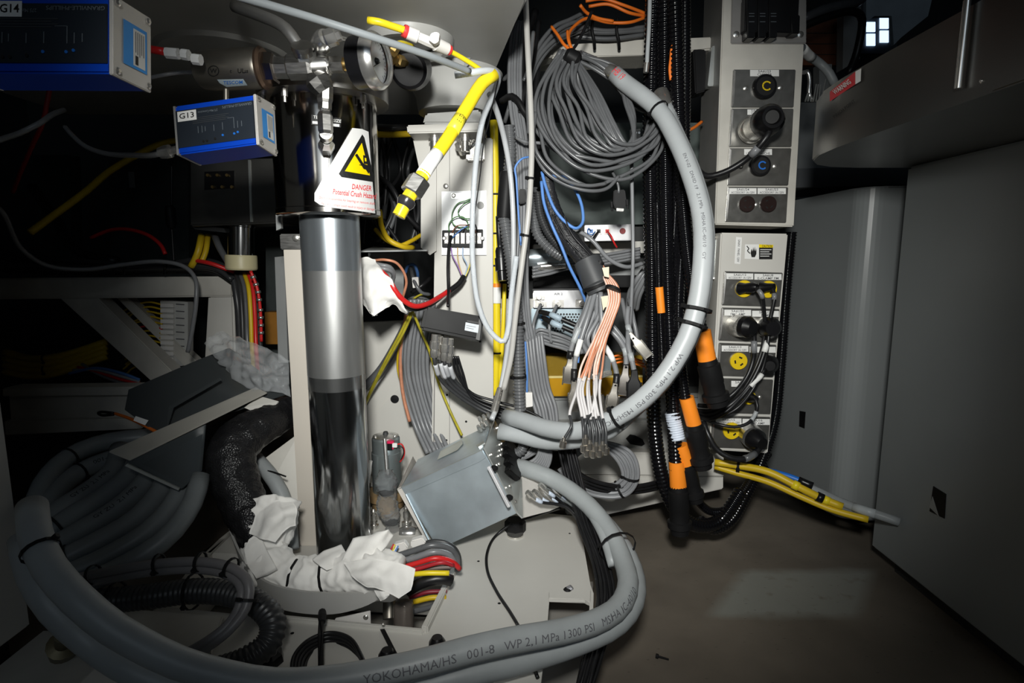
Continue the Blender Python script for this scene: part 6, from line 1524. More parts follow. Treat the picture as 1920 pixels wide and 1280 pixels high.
for y, x, r in ((542, 1148, 15), (584, 1143, 14), (492, 1124, 8)):
    tag(plathe('cable_tie', (x + 2, y - 2, 1.145 if y > 500 else 1.18), (x, y + 3, 1.143 if y > 500 else 1.18), [(0, r), (1, r)], blackm, None, 20), 'black tie round the copper bundle, %s' % {542: 'the middle one by the dark sleeve', 584: 'the lowest', 492: 'the highest'}[y], 'cable tie')
for y0, x0, w_ in ((506, 1134, 'upper'), (560, 1132, 'lower')):
    tag(px_plate('tape_flag', Flat(1.14), [(x0 - 5, y0 - 4), (x0 + 8, y0 - 6), (x0 + 8, y0 + 14), (x0 - 1, y0 + 22 if y0 > 520 else y0 + 12)], -0.002, 0.0, M('masking_tape', (0.70, 0.64, 0.48), 0.6), None), '%s piece of cream tape on the copper bundle' % w_, 'tape')
# ------------------------------------------------------------------ knots of cable under the connectors
lab = 'turn of the flat grey coil lying under the hanging plugs'
for k in range(7):
    g = k * 5.2
    d0 = 1.24 + 0.004 * (k % 2)
    o = cable(lab, [(1064 - g * .2, 868 - g * .1, d0 + .02), (1100, 842 - g * .3, d0 + .015), (1134 + g * .4, 842 - g * .35, d0), (1160 + g * .8, 866 - g * .5, d0 - .01), (1168 + g * .9, 894, d0 - .015), (1150 + g * .8, 908 + g * .6, d0 - .01), (1112 + g * .2, 904 + g * .8, d0), (1078 - g * .3, 888 + g * .5, d0 + .01), (1060 - g * .4, 872 + g * .2, d0 + .02)], 3.8, greycable, 'coil_turn', 'cable', 'flat grey coil under the plugs', step=0.008)
    if k == 3:
        for tt in (0.16, 0.26, 0.52, 0.62): tie(o, tt, 4.2, w=0.004)
lab = 'turn of the grey bundle coiled beside the galvanised box'
for k in range(8):
    g = k * 5.2
    cable(lab, [(960, 790 + g * .4, 1.19), (990 + g * .3, 808 + g * .2, 1.185), (1012 + g * .5, 830 + g * .2, 1.18), (1006 + g * .6, 858 + g * .4, 1.175), (976 + g * .3, 872 + g * 1.1, 1.175), (948, 874 + g * 1.2, 1.18)], 3.6, greycable, 'coil_turn', 'cable', 'grey bundle beside the galvanised box', step=0.008)
cable('black corrugated hose end inside the grey turns beside the galvanised box', [(945, 812, 1.21), (966, 812, 1.205), (982, 826, 1.20), (976, 846, 1.20), (950, 852, 1.20)], 10, greycable2, 'corrugated_hose', 'hose', sides=12, corr=0.5, depth_=0.2)
bl_ = 'black cable of the bundle falling from the knot to the floor'
strands(bl_, [(1062, 838, 1.17), (1072, 880, 1.14), (1086, 930, 1.10), (1102, 985, 1.04), (1124, 1045, 0.98), (1136, 1100, 0.93), (1134, 1150, 0.89), (1122, 1200, 0.85), (1104, 1260, 0.80), (1090, 1310, 0.77)],
        [(k % 6 * 5.5 - 14, k // 6 * 3, 0.012 * (k // 6) + .003 * (k % 2)) for k in range(12)], 3.2, blackr, group='black bundle falling to the floor', jit=2)
strands('black cable curving from the knot to the floor beam', [(1060, 866, 1.2), (1100, 896, 1.2), (1150, 910, 1.22), (1200, 910, 1.26), (1240, 902, 1.30)], [(0, k * 6, 0.01 * k) for k in range(3)], 4, blackr, group='black cables to the floor beam')
o = cable('thin black cable looping on the base plate right of the galvanised box', [(1050, 952, 1.16), Z(1000, 968, .17), Z(956, 984, .172), Z(930, 1004, .154), Z(914, 1034, .153), Z(914, 1070, .153), Z(932, 1110, .153), Z(958, 1150, .153), Z(976, 1182, .153), Z(990, 1220, .153), Z(1008, 1270, .153)], 3, blackr)
# ------------------------------------------------------------------ thick hoses over the base
o = cable('thick grey printed hose lying across the front edge, upper of the pair', [(936, 874, 1.22), (985, 878, 1.16), (1040, 900, 1.13), (1096, 940, 1.08), (1140, 992, 1.01), (1168, 1050, 0.94), (1178, 1096, 0.88), (1162, 1136, 0.83), (1122, 1163, 0.79), (1060, 1182, 0.755), (960, 1200, 0.72), (880, 1218, 0.70), (800, 1240, 0.68), (700, 1262, 0.665), (600, 1277, 0.65), (500, 1280, 0.635), (420, 1266, 0.625), (340, 1244, 0.615), (256, 1204, 0.61), (206, 1174, 0.61), (140, 1118, 0.615), (88, 1056, 0.635), (66, 1000, 0.66), (60, 950, 0.70)], 22, hosegrey, 'grey_hose', 'hose', sides=24)
tube_text(o, 'YOKOHAMA/HS   001-8   WP 2,1 MPa 1300 PSI   MSHA IC-40/10', 0.338, 0.64, greyink, 0.56, 0.35, flip=True)
tie(o, 0.262, 1.9, w=0.004); tie(o, 0.95, 1.1, w=0.004)
o = cable('thick grey hose lying across the front edge, lower of the pair', [(1010, 900, 1.184), (1070, 930, 1.144), (1120, 968, 1.094), (1164, 1020, 1.014), (1190, 1080, 0.934), (1188, 1128, 0.874), (1156, 1170, 0.824), (1090, 1202, 0.784), (980, 1238, 0.744), (880, 1262, 0.714), (780, 1288, 0.694), (680, 1310, 0.679), (560, 1326, 0.664), (440, 1318, 0.649), (340, 1292, 0.639), (250, 1256, 0.634), (170, 1204, 0.649), (100, 1138, 0.644), (60, 1070, 0.664), (46, 1010, 0.694)], 22, hosegrey, 'grey_hose', 'hose', sides=22)
o = cable('slim grey hose rising from the floor bundle beside the printed hose', [(970, 870, 1.18), (1030, 892, 1.15), (1090, 940, 1.09), (1130, 1000, 1.0), (1150, 1060, 0.94)], 9, hosegrey, 'grey_hose', 'hose', sides=14)
# ------------------------------------------------------------------ left: fan of thick hoses
o_l = [('uppermost slate hose of the left fan, disappearing under the smoked plate', [(58, 980, 0.93), (86, 900, 1.0), (140, 850, 1.08), (210, 826, 1.14), (290, 818, 1.18)], 17),
       ('second slate hose of the left fan with a tie', [(66, 1000, 0.91), (98, 930, 0.98), (150, 884, 1.06), (230, 854, 1.12), (320, 846, 1.16)], 17)]
for l_, p_, r_ in o_l:
    o = cable(l_, p_, r_, hosedark, 'slate_hose', 'hose', sides=18)
    tie(o, 0.55, 1.06, w=0.004)
tube_text(o, '001-8   GY ZU', 0.62, 0.9, ink, 0.4, 0.3)
fan = [((70, 985, 0.90), (130, 945, 0.95), (176, 915, 1.0), (214, 880, 1.05), (226, 840, 1.10)),
       ((72, 1010, 0.885), (140, 965, 0.93), (200, 928, 0.98), (246, 888, 1.03), (262, 850, 1.08)),
       ((80, 1036, 0.87), (150, 996, 0.91), (222, 952, 0.96), (272, 904, 1.01), (292, 862, 1.06)),
       ((92, 1060, 0.86), (170, 1022, 0.89), (250, 976, 0.94), (300, 922, 0.99), (318, 876, 1.04)),
       ((110, 1084, 0.845), (196, 1046, 0.875), (280, 994, 0.92), (332, 934, 0.975), (348, 884, 1.02)),
       ((130, 1106, 0.83), (222, 1066, 0.86), (310, 1010, 0.90), (360, 944, 0.96), (376, 892, 1.0))]
words_ = ('third', 'fourth', 'fifth', 'sixth', 'seventh', 'lowest')
for k, p_ in enumerate(fan):
    o = cable('%s slate hose of the left fan counted from the top' % words_[k] if k < 5 else 'lowest slate hose of the left fan, next to the corrugated hose', list(p_), 19, hosedark, 'slate_hose', 'hose', sides=18)
    if k in (1, 3): tie(o, 0.22, 1.08, w=0.004)
    if k in (0, 2): tube_text(o, 'GY ZU  2,1 MPa', 0.35, 0.7, ink, 0.35, 0.5)
o = cable('black corrugated hose curling over the tray end at the lower left', [(130, 1136, 0.83), (200, 1126, 0.83), (280, 1118, 0.83), (360, 1108, 0.83), (430, 1112, 0.82), (486, 1134, 0.80), (512, 1168, 0.78), (502, 1206, 0.76), (456, 1240, 0.74), (384, 1264, 0.73)], 24, dkgreycable, 'corrugated_hose', 'hose', sides=18, corr=0.42, depth_=0.12)
tie(o, 0.16, 1.35, w=0.004); tie(o, 0.42, 1.35, w=0.004)
for k, nm in enumerate(('outer', 'inner')):
    e = k * 14
    o = cable('%s of the two smooth grey cables curling over the corrugated hose' % nm, [(120, 1088 + e, 0.82), (200, 1072 + e, 0.81), (290, 1057 + e, 0.805), (380, 1053 + e, 0.80), (438 - e * .3, 1066 + e, 0.785), (466 - e * .9, 1094 + e * .7, 0.765), (462 - e, 1136 + e * .2, 0.75), (438 - e * .8, 1172, 0.73), (398 - e * .5, 1206 - e * .4, 0.715), (340, 1240 - e * .7, 0.70)], 9, M('purplish_grey_jacket', (0.16, 0.155, 0.16), 0.4, var=0.06), 'smooth_cable', 'cable', sides=14)
    if k == 0:
        for tt in (0.14, 0.36, 0.50, 0.64, 0.78): tie(o, tt, 1.9, w=0.004)
# ------------------------------------------------------------------ tray with wrapped cables
t = thing('curved_tray', 'grey curved cable tray cradling the white wrapped bundle before the column', 'cable tray', P(560, 1130, 0.9))
top = [(396, 905, 1.08), (418, 960, 1.01), (440, 1020, 0.95), (464, 1062, 0.91), (500, 1092, 0.88), (560, 1108, 0.865), (630, 1112, 0.86), (690, 1110, 0.86), (712, 1106, 0.862)]
bot = [(420, 960, 1.06), (436, 1010, 0.99), (452, 1058, 0.935), (476, 1104, 0.90), (512, 1136, 0.875), (570, 1150, 0.86), (634, 1150, 0.855), (690, 1134, 0.857), (714, 1120, 0.86)]
tp, bt = spline([P(*q) for q in top], 0.012), spline([P(*q) for q in bot], 0.012)
n = min(len(tp), len(bt)); tp = [tp[int(i * (len(tp) - 1) / (n - 1))] for i in range(n)]; bt = [bt[int(i * (len(bt) - 1) / (n - 1))] for i in range(n)]
vs, fs = [], []
for a, b in zip(tp, bt):
    back = Vector((0.03, 0.12, 0)) if True else None
    vs += [a, b, b + Vector((0.01, 0.10, -0.004)), b + Vector((0.01, 0.10, -0.002)), b + Vector((0.002, 0.006, 0.003)), a + Vector((0.002, 0.004, 0))]
for i in range(n - 1):
    for k in range(6): fs.append((i * 6 + k, i * 6 + (k + 1) % 6, i * 6 + 6 + (k + 1) % 6, i * 6 + 6 + k))
fs += [tuple(range(6)), tuple((n - 1) * 6 + k for k in range(6))[::-1]]
sharpen(link('trough', vs, fs, M('tray_grey', (0.36, 0.355, 0.34), 0.4, var=0.05), t), 30)
o = wrap('wrapped_bundle', 'white cloth tied round the cable bundle lying in the grey tray', [(508, 950, 1.02), (506, 990, 0.99), (496, 1028, 0.965), (502, 1056, 0.945), (530, 1076, 0.925), (574, 1084, 0.915), (620, 1078, 0.91), (664, 1074, 0.905), (708, 1076, 0.90), (748, 1084, 0.895)], [46, 40, 35, 41, 33, 38, 30, 37, 42, 36], clothm, 0.20, sides=64, seed=5, freq=34, cat='cloth wrap')
PATHW = spline([P(*q) for q in [(508, 950, 1.02), (506, 990, 0.99), (496, 1028, 0.965), (502, 1056, 0.945), (530, 1076, 0.925), (574, 1084, 0.915), (620, 1078, 0.91), (664, 1074, 0.905), (708, 1076, 0.90), (748, 1084, 0.895)]], 0.003)
PATH[o.name] = (PATHW, 0.0305)
for tt in (0.14, 0.30, 0.50, 0.66): tie(o, tt, 1.12, w=0.004, ang=0.6)
wb = o
def flap(rows, seed, amp=0.006, name='cloth_flap'):
    rows = [[(x, y, d - 0.03) for x, y, d in r] for r in rows]
    sheet(name, None, None, rows, clothm, 3, amp, 22, parent=wb, seed=seed)
flap([[(466, 1000, 0.97), (486, 955, 0.99), (520, 936, 1.0), (548, 940, 1.01)], [(490, 1010, 0.95), (508, 975, 0.96), (530, 960, 0.97), (556, 960, 0.99)], [(516, 1016, 0.96), (530, 1000, 0.965), (544, 988, 0.98), (554, 985, 0.99)]], 1)
flap([[(646, 1056, 0.90), (690, 1046, 0.885), (740, 1052, 0.875), (779, 1066, 0.875)], [(660, 1080, 0.87), (706, 1078, 0.855), (744, 1090, 0.85), (774, 1094, 0.86)], [(690, 1100, 0.86), (720, 1108, 0.845), (748, 1122, 0.84), (770, 1106, 0.855)]], 2, 0.005)
flap([[(636, 1062, 0.92), (650, 1034, 0.93), (662, 1010, 0.95), (690, 1008, 0.96)], [(660, 1060, 0.91), (676, 1040, 0.92), (700, 1020, 0.94), (728, 992, 0.96)], [(690, 1056, 0.92), (706, 1044, 0.93), (726, 1022, 0.95), (738, 1004, 0.97)]], 3, 0.005)
flap([[(586, 1050, 0.93), (606, 1034, 0.95), (640, 1022, 0.97)], [(600, 1062, 0.91), (624, 1048, 0.93), (648, 1034, 0.95)], [(612, 1070, 0.91), (630, 1064, 0.92), (646, 1050, 0.94)]], 4, 0.004)
flap([[(702, 1106, 0.85), (716, 1108, 0.845), (732, 1110, 0.85)], [(708, 1118, 0.845), (720, 1118, 0.84), (730, 1114, 0.845)], [(714, 1126, 0.845), (722, 1122, 0.84), (728, 1116, 0.845)]], 6, 0.002)
flap([[(458, 1030, 0.95), (466, 1010, 0.965), (486, 996, 0.98)], [(464, 1060, 0.93), (480, 1046, 0.94), (500, 1030, 0.95)], [(480, 1084, 0.91), (500, 1076, 0.91), (520, 1066, 0.92)]], 7, 0.005)
# coloured cables leaving the wrap into the well
wl = [('thick grey cable leaving the cloth wrap, uppermost', [(730, 1046, 0.97), (770, 1034, 0.97), (810, 1022, 0.97), (840, 1026, 0.98), (856, 1044, 0.99), (858, 1070, 0.99)], 6, greycable2),
      ('dark cable hooking over the back of the leaving cables', [(790, 1020, 0.99), (814, 1014, 0.99), (844, 1020, 0.99), (860, 1040, 1.0), (862, 1062, 1.0)], 4, dkgreycable),
      ('grey cable leaving the cloth wrap under the uppermost', [(730, 1056, 0.96), (775, 1046, 0.955), (815, 1034, 0.955), (842, 1040, 0.965), (854, 1060, 0.97)], 6, greycable),
      ('red cable leaving the cloth wrap', [(738, 1068, 0.945), (780, 1056, 0.945), (818, 1046, 0.945), (846, 1052, 0.955), (862, 1066, 0.965)], 5, red),
      ('second red cable just below the first leaving the wrap', [(744, 1076, 0.94), (790, 1064, 0.94), (830, 1054, 0.94), (850, 1060, 0.95)], 4, M('dark_red_cable', (0.4, 0.02, 0.03), 0.4)),
      ('yellow cable leaving the cloth wrap', [(760, 1078, 0.935), (800, 1074, 0.93), (842, 1074, 0.935)], 5, yellow),
      ('brown grey cable between the red and yellow ones', [(750, 1072, 0.95), (796, 1066, 0.95), (846, 1062, 0.95)], 4, M('brown_grey_cable', (0.20, 0.16, 0.14), 0.4)),
      ('fat black cable in the well below the yellow one', [(764, 1108, 0.93), (796, 1090, 0.93), (830, 1084, 0.935), (846, 1088, 0.94)], 11, blackr),
      ('lower yellow cable deep in the well', [(776, 1128, 0.94), (810, 1120, 0.94), (836, 1120, 0.945)], 5, yellowd),
      ('dark red cable deep in the well', [(768, 1120, 0.95), (800, 1110, 0.95), (838, 1108, 0.955)], 4, M('maroon_cable', (0.22, 0.015, 0.03), 0.4)),
      ('grey cable lowest in the well', [(774, 1146, 0.95), (806, 1138, 0.95), (832, 1126, 0.955)], 5, greycable2)]
for l_, p_, r_, m_ in wl: cable(l_, p_, r_, m_)
for k, (x, y) in enumerate(((746, 1030), (780, 1022))):
    o = tag(px_plate('white_connector', Flat(0.985), [(x - 10, y - 8), (x + 12, y - 14), (x + 20, y - 2), (x + 2, y + 10), (x - 10, y + 4)], -0.015, 0.0, whitepl, None, 0.002), ('left white wire connector lying behind the cloth wrap', 'right white wire connector lying behind the cloth wrap')[k], 'connector')
strands(['red wire of the ribbon by the white connector', 'yellow wire of the ribbon by the white connector', 'white wire of the ribbon by the white connector', 'blue wire of the ribbon by the white connector'], [(738, 1020, 0.96), (732, 1032, 0.955), (724, 1042, 0.95)], [(k * 3, k * 1, 0) for k in range(4)], 1.3, [red, yellow, white, bluewire], 'wire', 'wire')
o = tag(plathe('clear_tube', (757, 1185, 0.875), (756, 1126, 0.92), [(0, 19), (0.85, 19), (0.95, 15), (1, 8)], M('smoky_tube', (0.22, 0.19, 0.17), 0.15, trans=0.6, ior=1.2), None, 24), 'short clear domed tube standing in the well with a threaded rod inside', 'tube')
plathe('threaded_rod', (757, 1182, 0.885), (756, 1140, 0.92), [(i / 18, 4.2 if i % 2 else 3.4) for i in range(19)], steel, o, 12)
plathe('short_post', (730, 1160, 0.91), (730, 1124, 0.93), [(0, 12), (1, 12)], stained, o, 20)
o = tag(px_plate('white_strip', Flat(0.885), [(628, 1160), (694, 1146), (695, 1176), (628, 1172)], -0.004, 0.0, whitepl, None, 0.001), 'white metal strip seen in the well under the tray', 'strip')
screw(Flat(0.885), 686, 1156, 5, o)
# ties on the base front, black coil, black clips
o = tag(slab('hanging_tie', [P(600, 1144, 0.86), P(609, 1144, 0.86), P(606, 1190, 0.80), P(608, 1272, 0.735), P(598, 1272, 0.735), P(597, 1190, 0.80)], (0, -0.003, 0.003), blackm), 'wide black strap hanging from the tray over the front of the base', 'strap')
plathe('strap_buckle', (604, 1146, 0.855), (604, 1166, 0.83), [(0, 7), (0.5, 8), (1, 6)], blackm, o, 8, False)
o = tag(slab('slanting_tie', [P(712, 1178, 0.86), P(720, 1176, 0.86), P(752, 1238, 0.76), P(744, 1242, 0.76)], (0, -0.003, 0.003), blackm), 'black strap slanting down over the well rim towards the printed hose', 'strap')
screw(base_top, 719, 1190, 3, o, h=0.018)
for k in range(5):
    e = k * 6
    cable('turn of the small black coil lying on the front of the base', [(546 + e, 1262, 0.757), (552 + e, 1228 + e * .4, 0.785), (578 + e * .6, 1200 + e * .8, 0.81), (618, 1186 + e * 1.2, 0.825), (656 - e * .4, 1196 + e * .8, 0.815), (676 - e * .6 + k * 3, 1226 + e * .4, 0.79), (690 - e * .4, 1264, 0.757)], 3.6, blackr, 'coil_turn', 'cable', 'small black coil on the base')
for k, (x, y) in enumerate(((502, 1240), (726, 1240), (820, 1216))):
    tag(lathe('black_stopper', PZ(x, y, 0.15), PZ(x, y, 0.15) + Vector((0, 0, 0.02)), [(0, 0.024 if k == 0 else 0.014), (0.6, 0.022 if k == 0 else 0.013), (1, 0.012 if k == 0 else 0.008)], blackp, None, 8 if k == 0 else 20, k != 0), ('faceted black stopper on the base left of the small coil', 'black cap half hidden by the printed hose under the strap', 'black cap on the base at the well corner')[k], 'stopper')
plathe('bolt_boss', (1064, 1108, 0.97), (1072, 1100, 0.97), [(0, 8), (1, 5)], M('torn_film', (0.3, 0.3, 0.32), 0.3, 0.4, bump=0.6), tag(lathe('torn_bolt', PZ(1064, 1106, ZB), PZ(1064, 1106, ZB) + Vector((0, 0, 0.004)), [(0, 0.009), (1, 0.005)], blackm, None, 9), 'bolt with torn black film at the notch edge of the base', 'bolt'), 9)
# inner rail to the lower left of the base
t = thing('base_cover', 'cream raised cover plate under the left corrugated hose', 'cover plate', P(300, 1190, 0.8))
slab('plate', [PZ(210, 1150, 0.155), PZ(420, 1166, 0.155), PZ(396, 1232, 0.155), PZ(236, 1232, 0.155)], (0, 0, 0.012), cream_old, t, 0.002)
o = tag(px_plate('screw_loose', Flat(0.97), [(0, 0), (1, 0), (1, 1)], 0, 0.0001, blackm, None), 'small black screw lying loose on the concrete floor', 'screw')
bpy.data.objects.remove(o)
q = PZ(1243, 1234, 0.003)
o = tag(lathe('loose_screw', q + Vector((-0.012, 0.006, 0.001)), q + Vector((0.010, -0.004, 0.001)), [(0, 0.0045), (0.2, 0.0045), (0.21, 0.0022), (1, 0.0018)], blackm, None, 10), 'small dark screw lying loose on the concrete floor', 'screw')
# ------------------------------------------------------------------ smoked cover, cream strip, bag, braided bundle
t = thing('smoked_cover', 'dark smoked plastic cover leaning left of the column, with a long cream edge strip', 'cover', P(350, 880, 1.05))
slab('upper_sheet', [P(233, 768, 1.14), P(240, 730, 1.18), P(372, 674, 1.26), P(428, 652, 1.30), P(540, 738, 1.16), P(300, 818, 1.06)], (0.002, 0.006, -0.002), M('smoked_sheet', (0.055, 0.062, 0.065), 0.2, var=0.06, scale=4), t, 0.001)
slab('cream_strip', [P(203, 848, 0.99), P(243, 864, 0.965), P(500, 738, 1.14), P(478, 728, 1.17)], (0, 0.004, 0.002), M('strip_cream', (0.40, 0.385, 0.345), 0.5, var=0.04), t, 0.0008)
slab('lower_sheet', [P(240, 866, 0.968), P(340, 917, 0.96), P(376, 884, 1.0), P(384, 796, 1.04)], (0.001, 0.004, 0), acrylic, t, 0.0008)
slab('upper_fold', [P(312, 812, 1.063), P(318, 760, 1.10), P(412, 708, 1.17), P(416, 712, 1.165), P(326, 764, 1.095)], (0, -0.002, 0), MATS['smoked_sheet'], t)
slab('metal_lip', [P(236, 872, 0.965), P(240, 868, 0.966), P(338, 914, 0.958), P(336, 918, 0.957)], (0, -0.003, 0), zinc, t)
disc('amber_disc', Flat(1.06), 326, 890, 26, 0, 0.02, M('dark_olive_disc', (0.20, 0.17, 0.03), 0.4), t, 24)
o = cable('orange lead with a white tag lying on the lower rail and smoked cover', [(216, 775, 1.20), (240, 783, 1.16), (268, 796, 1.11), (296, 811, 1.06)], 3, orangec, 'fibre_cable')
px_plate('white_tag', Flat(1.09), [(254, 780), (278, 788), (272, 797), (250, 788)], -0.001, 0.0, white, o)
tube('black_clip', [(212, 777, 1.2), (190, 778, 1.22), (184, 774, 1.23), (190, 772, 1.22), (212, 774, 1.2)], 2.6, blackr, o)
sh = sheet('plastic_bag', 'crumpled clear plastic bag lying on the smoked cover beside the cream channel', 'plastic bag',
      [[(380, 640, 1.24), (420, 622, 1.26), (460, 634, 1.24), (500, 650, 1.22), (540, 672, 1.20)], [(400, 670, 1.22), (436, 656, 1.20), (474, 668, 1.19), (508, 684, 1.18), (542, 696, 1.18)],
       [(430, 706, 1.19), (462, 700, 1.17), (490, 706, 1.16), (520, 714, 1.16), (542, 722, 1.16)], [(470, 734, 1.16), (490, 730, 1.15), (510, 734, 1.15), (530, 736, 1.15), (544, 742, 1.15)]], M('bag_film', (0.8, 0.83, 0.85), 0.05, trans=0.5, alpha=0.32, var=0.0, ior=1.3, bump=1.0, bscale=50), 3, 0.016, 34, seed=8)
o = wrap('braided_sleeve', 'thick bundle in black braided sleeve curving down beside the cream channel', [(600, 726, 1.26), (560, 756, 1.21), (500, 794, 1.12), (460, 816, 1.08), (436, 846, 1.05), (438, 890, 1.03), (456, 940, 1.01), (478, 985, 0.99), (490, 1030, 0.97)], [26, 27, 28, 33, 40, 42, 40, 38, 34],
       M('braided_mesh', (0.011, 0.011, 0.012), 0.32, var=0.3, scale=40, spec=0.35), 0.08, sides=40, seed=9, freq=40, cat='cable bundle')
def braid(o_):
    m = MATS['braided_mesh']; nt = m.node_tree; b = nt.nodes['Principled BSDF']
    tc = nt.nodes.new('ShaderNodeTexCoord')
    vz = nt.nodes.new('ShaderNodeTexVoronoi'); vz.inputs['Scale'].default_value = 330
    nt.links.new(tc.outputs['Object'], vz.inputs['Vector'])
    bp = nt.nodes.new('ShaderNodeBump'); bp.inputs['Strength'].default_value = 0.45; bp.inputs['Distance'].default_value = 0.002
    nt.links.new(vz.outputs['Distance'], bp.inputs['Height'])
    nt.links.new(bp.outputs['Normal'], b.inputs['Normal'])
braid(o)
cable('slate printed hose standing between the braided bundle and the channel', [(480, 860, 1.14), (508, 892, 1.12), (530, 930, 1.10), (542, 980, 1.08), (546, 1030, 1.05)], 14, hosegrey, 'grey_hose', 'hose', sides=16)
o = tag(slab('cream_tab', [P(458, 764, 1.12), P(486, 742, 1.15), P(522, 752, 1.14), P(500, 782, 1.11)], (0, 0.003, -0.002), cream), 'small cream sheet tab beside the braided bundle', 'tab')
o = tag(slab('cream_wedge', [P(482, 870, 1.16), P(560, 812, 1.2), P(560, 960, 1.14), P(512, 900, 1.15)], (0, 0.02, -0.01), cream_old), 'cream sheet corner between braided bundle and channel', 'panel')
tag(tube('cable_tie_tail', [(486, 880, 1.12), (510, 884, 1.11), (536, 893, 1.10)], 1.6, blackm, sides=5), 'black tie tail sticking out beside the braided bundle', 'cable tie')
o = tag(slab('tray_back', [P(396, 905, 1.09), P(444, 920, 1.10), P(470, 1020, 1.0), P(440, 1018, 0.96)], (0.006, 0.01, 0), cream_old), 'cream end flap of the tray beside the slate hoses', 'panel')
# ------------------------------------------------------------------ left background
t = thing('vacuum_chamber', 'dark steel box with a bright round rod and ivory ring below, left of the column', 'chamber', P(445, 500, 1.42))
VC = Flat(1.40)
px_plate('box', VC, [(356, 300), (528, 296), (528, 418), (356, 424)], -0.12, 0.0, M('dark_steel', (0.10, 0.098, 0.092), 0.4, 0.7, var=0.1), t, 0.004)
plathe('rod', (452, 418, 1.45), (452, 482, 1.45), [(0, 25), (0.1, 25), (0.12, 23), (1, 23)], chrome, t, 36)
plathe('ivory_ring', (452, 478, 1.45), (453, 506, 1.45), [(0, 27), (0.1, 28), (0.9, 28), (1, 26)], ivory, t, 36)
px_plate('window_opening', VC, [(384, 322), (440, 320), (440, 352), (384, 356)], 0.0, 0.002, blackp, t)
for k in range(6): disc('stud', VC, 392 + 9 * k, 329 + (k % 2) * 22, 3, 0.002, 0.008, brass, t, 10)
px_plate('edge_strip', VC, [(466, 300), (470, 300), (474, 416), (470, 416)], 0, 0.003, zinc, t)
px_plate('left_bracket', Flat(1.43), [(356, 420), (420, 428), (424, 436), (366, 430)], -0.05, 0, dark, t)
lb = [('grey cable sagging along the frame from the far left', [(-20, 380, 1.2), (6, 400, 1.25), (40, 466, 1.32), (90, 498, 1.38), (160, 505, 1.42), (230, 496, 1.45), (300, 490, 1.46), (346, 500, 1.46), (366, 522, 1.45), (368, 560, 1.44), (360, 620, 1.44), (352, 660, 1.44)], 4, greycable),
      ('red cable arching low over the frame at the left', [(170, 446, 1.6), (205, 432, 1.6), (240, 430, 1.58), (280, 442, 1.56), (302, 460, 1.55), (310, 476, 1.54)], 3.5, red),
      ('yellow rod slanting up in the dark upper left', [(56, 436, 1.5), (100, 404, 1.55), (160, 360, 1.62), (210, 318, 1.7), (300, 270, 1.8), (335, 262, 1.84)], 6, yellowd),
      ('grey cable running from the white G13 controller into the dark', [(300, 288, 0.86), (284, 291, 0.87), (250, 291, 0.9), (200, 288, 0.95), (160, 274, 1.0), (136, 254, 1.04), (122, 238, 1.08)], 4.5, greycable),
      ('grey cable sloping below the cropped controller', [(-80, 292, 0.95), (0, 262, 1.05), (40, 248, 1.1), (76, 230, 1.12), (96, 216, 1.15), (120, 206, 1.2)], 5, greycable),
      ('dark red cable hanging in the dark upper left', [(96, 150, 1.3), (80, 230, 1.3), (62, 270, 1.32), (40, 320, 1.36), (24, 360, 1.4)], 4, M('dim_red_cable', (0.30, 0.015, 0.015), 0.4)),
      ('thin grey cable rising to the steel regulator', [(280, 146, 0.94), (310, 140, 0.94), (340, 136, 0.95), (368, 136, 0.95)], 3.5, greycable),
      ('dark cable along the top of the frame beam, front one', [(0, 470, 1.6), (80, 484, 1.58), (180, 492, 1.56), (280, 500, 1.55), (380, 488, 1.54), (430, 508, 1.52), (444, 560, 1.5), (450, 640, 1.5)], 6, dkgreycable),
      ('dark cable along the top of the frame beam, rear one', [(0, 480, 1.64), (100, 500, 1.62), (200, 508, 1.6), (300, 508, 1.58), (380, 500, 1.56), (440, 520, 1.54), (456, 600, 1.52)], 7, dkgreycable),
      ('dark cable bunch hanging over the middle of the frame beam', [(60, 350, 1.7), (110, 420, 1.66), (130, 456, 1.62), (170, 480, 1.6), (220, 490, 1.6)], 9, blackr),
      ('yellow cable bending under the steel rod', [(378, 440, 1.52), (372, 470, 1.5), (364, 490, 1.5), (358, 500, 1.5)], 6, yellowd),
      ('second yellow cable bending under the steel rod', [(390, 440, 1.53), (386, 470, 1.51), (378, 492, 1.5)], 5, yellowd),
      ('grey cable beside the yellow ones under the steel box', [(402, 440, 1.5), (412, 465, 1.48), (428, 492, 1.47)], 6, greycable2),
      ('red cable passing behind the ivory ring', [(366, 488, 1.5), (396, 494, 1.49), (424, 504, 1.5), (440, 510, 1.51)], 4, red),
      ('short red air hose with white bands at the top left', [(270, 90, 0.88), (292, 94, 0.88), (308, 97, 0.88)], 7, red)]
for l_, p_, r_, m_ in lb:
    o = cable(l_, p_, r_, m_, sides=10)
for a, b in (((312, 90), (335, 108)), ((342, 93), (354, 110)), ((362, 103), (377, 118))):
    plathe('white_band', (a[0], (a[1] + b[1]) / 2, 0.88), (b[0], (a[1] + b[1]) / 2 + 2, 0.88), [(0, 10), (1, 10)], white, o, 8, False)
tube('hose_core', [(306, 97, 0.88), (330, 99, 0.88), (378, 110, 0.885)], 2.5, nickel, o)
cb_ = [dkgreycable, greycable2, yellowd, red, dkgreycable]
for k in range(5):
    x = 450 + k * 8
    cable(('leftmost dark', 'smooth grey', 'yellow', 'plain red', 'rightmost dark')[k] + ' cable of the upright bunch left of the channel', [(x - 8, 512, 1.50), (x, 540, 1.46 + .01 * (k % 2)), (x + 4, 590, 1.44 + .01 * (k % 2)), (x + 6, 645, 1.43), (x + 10, 700, 1.43)], 4, cb_[k])
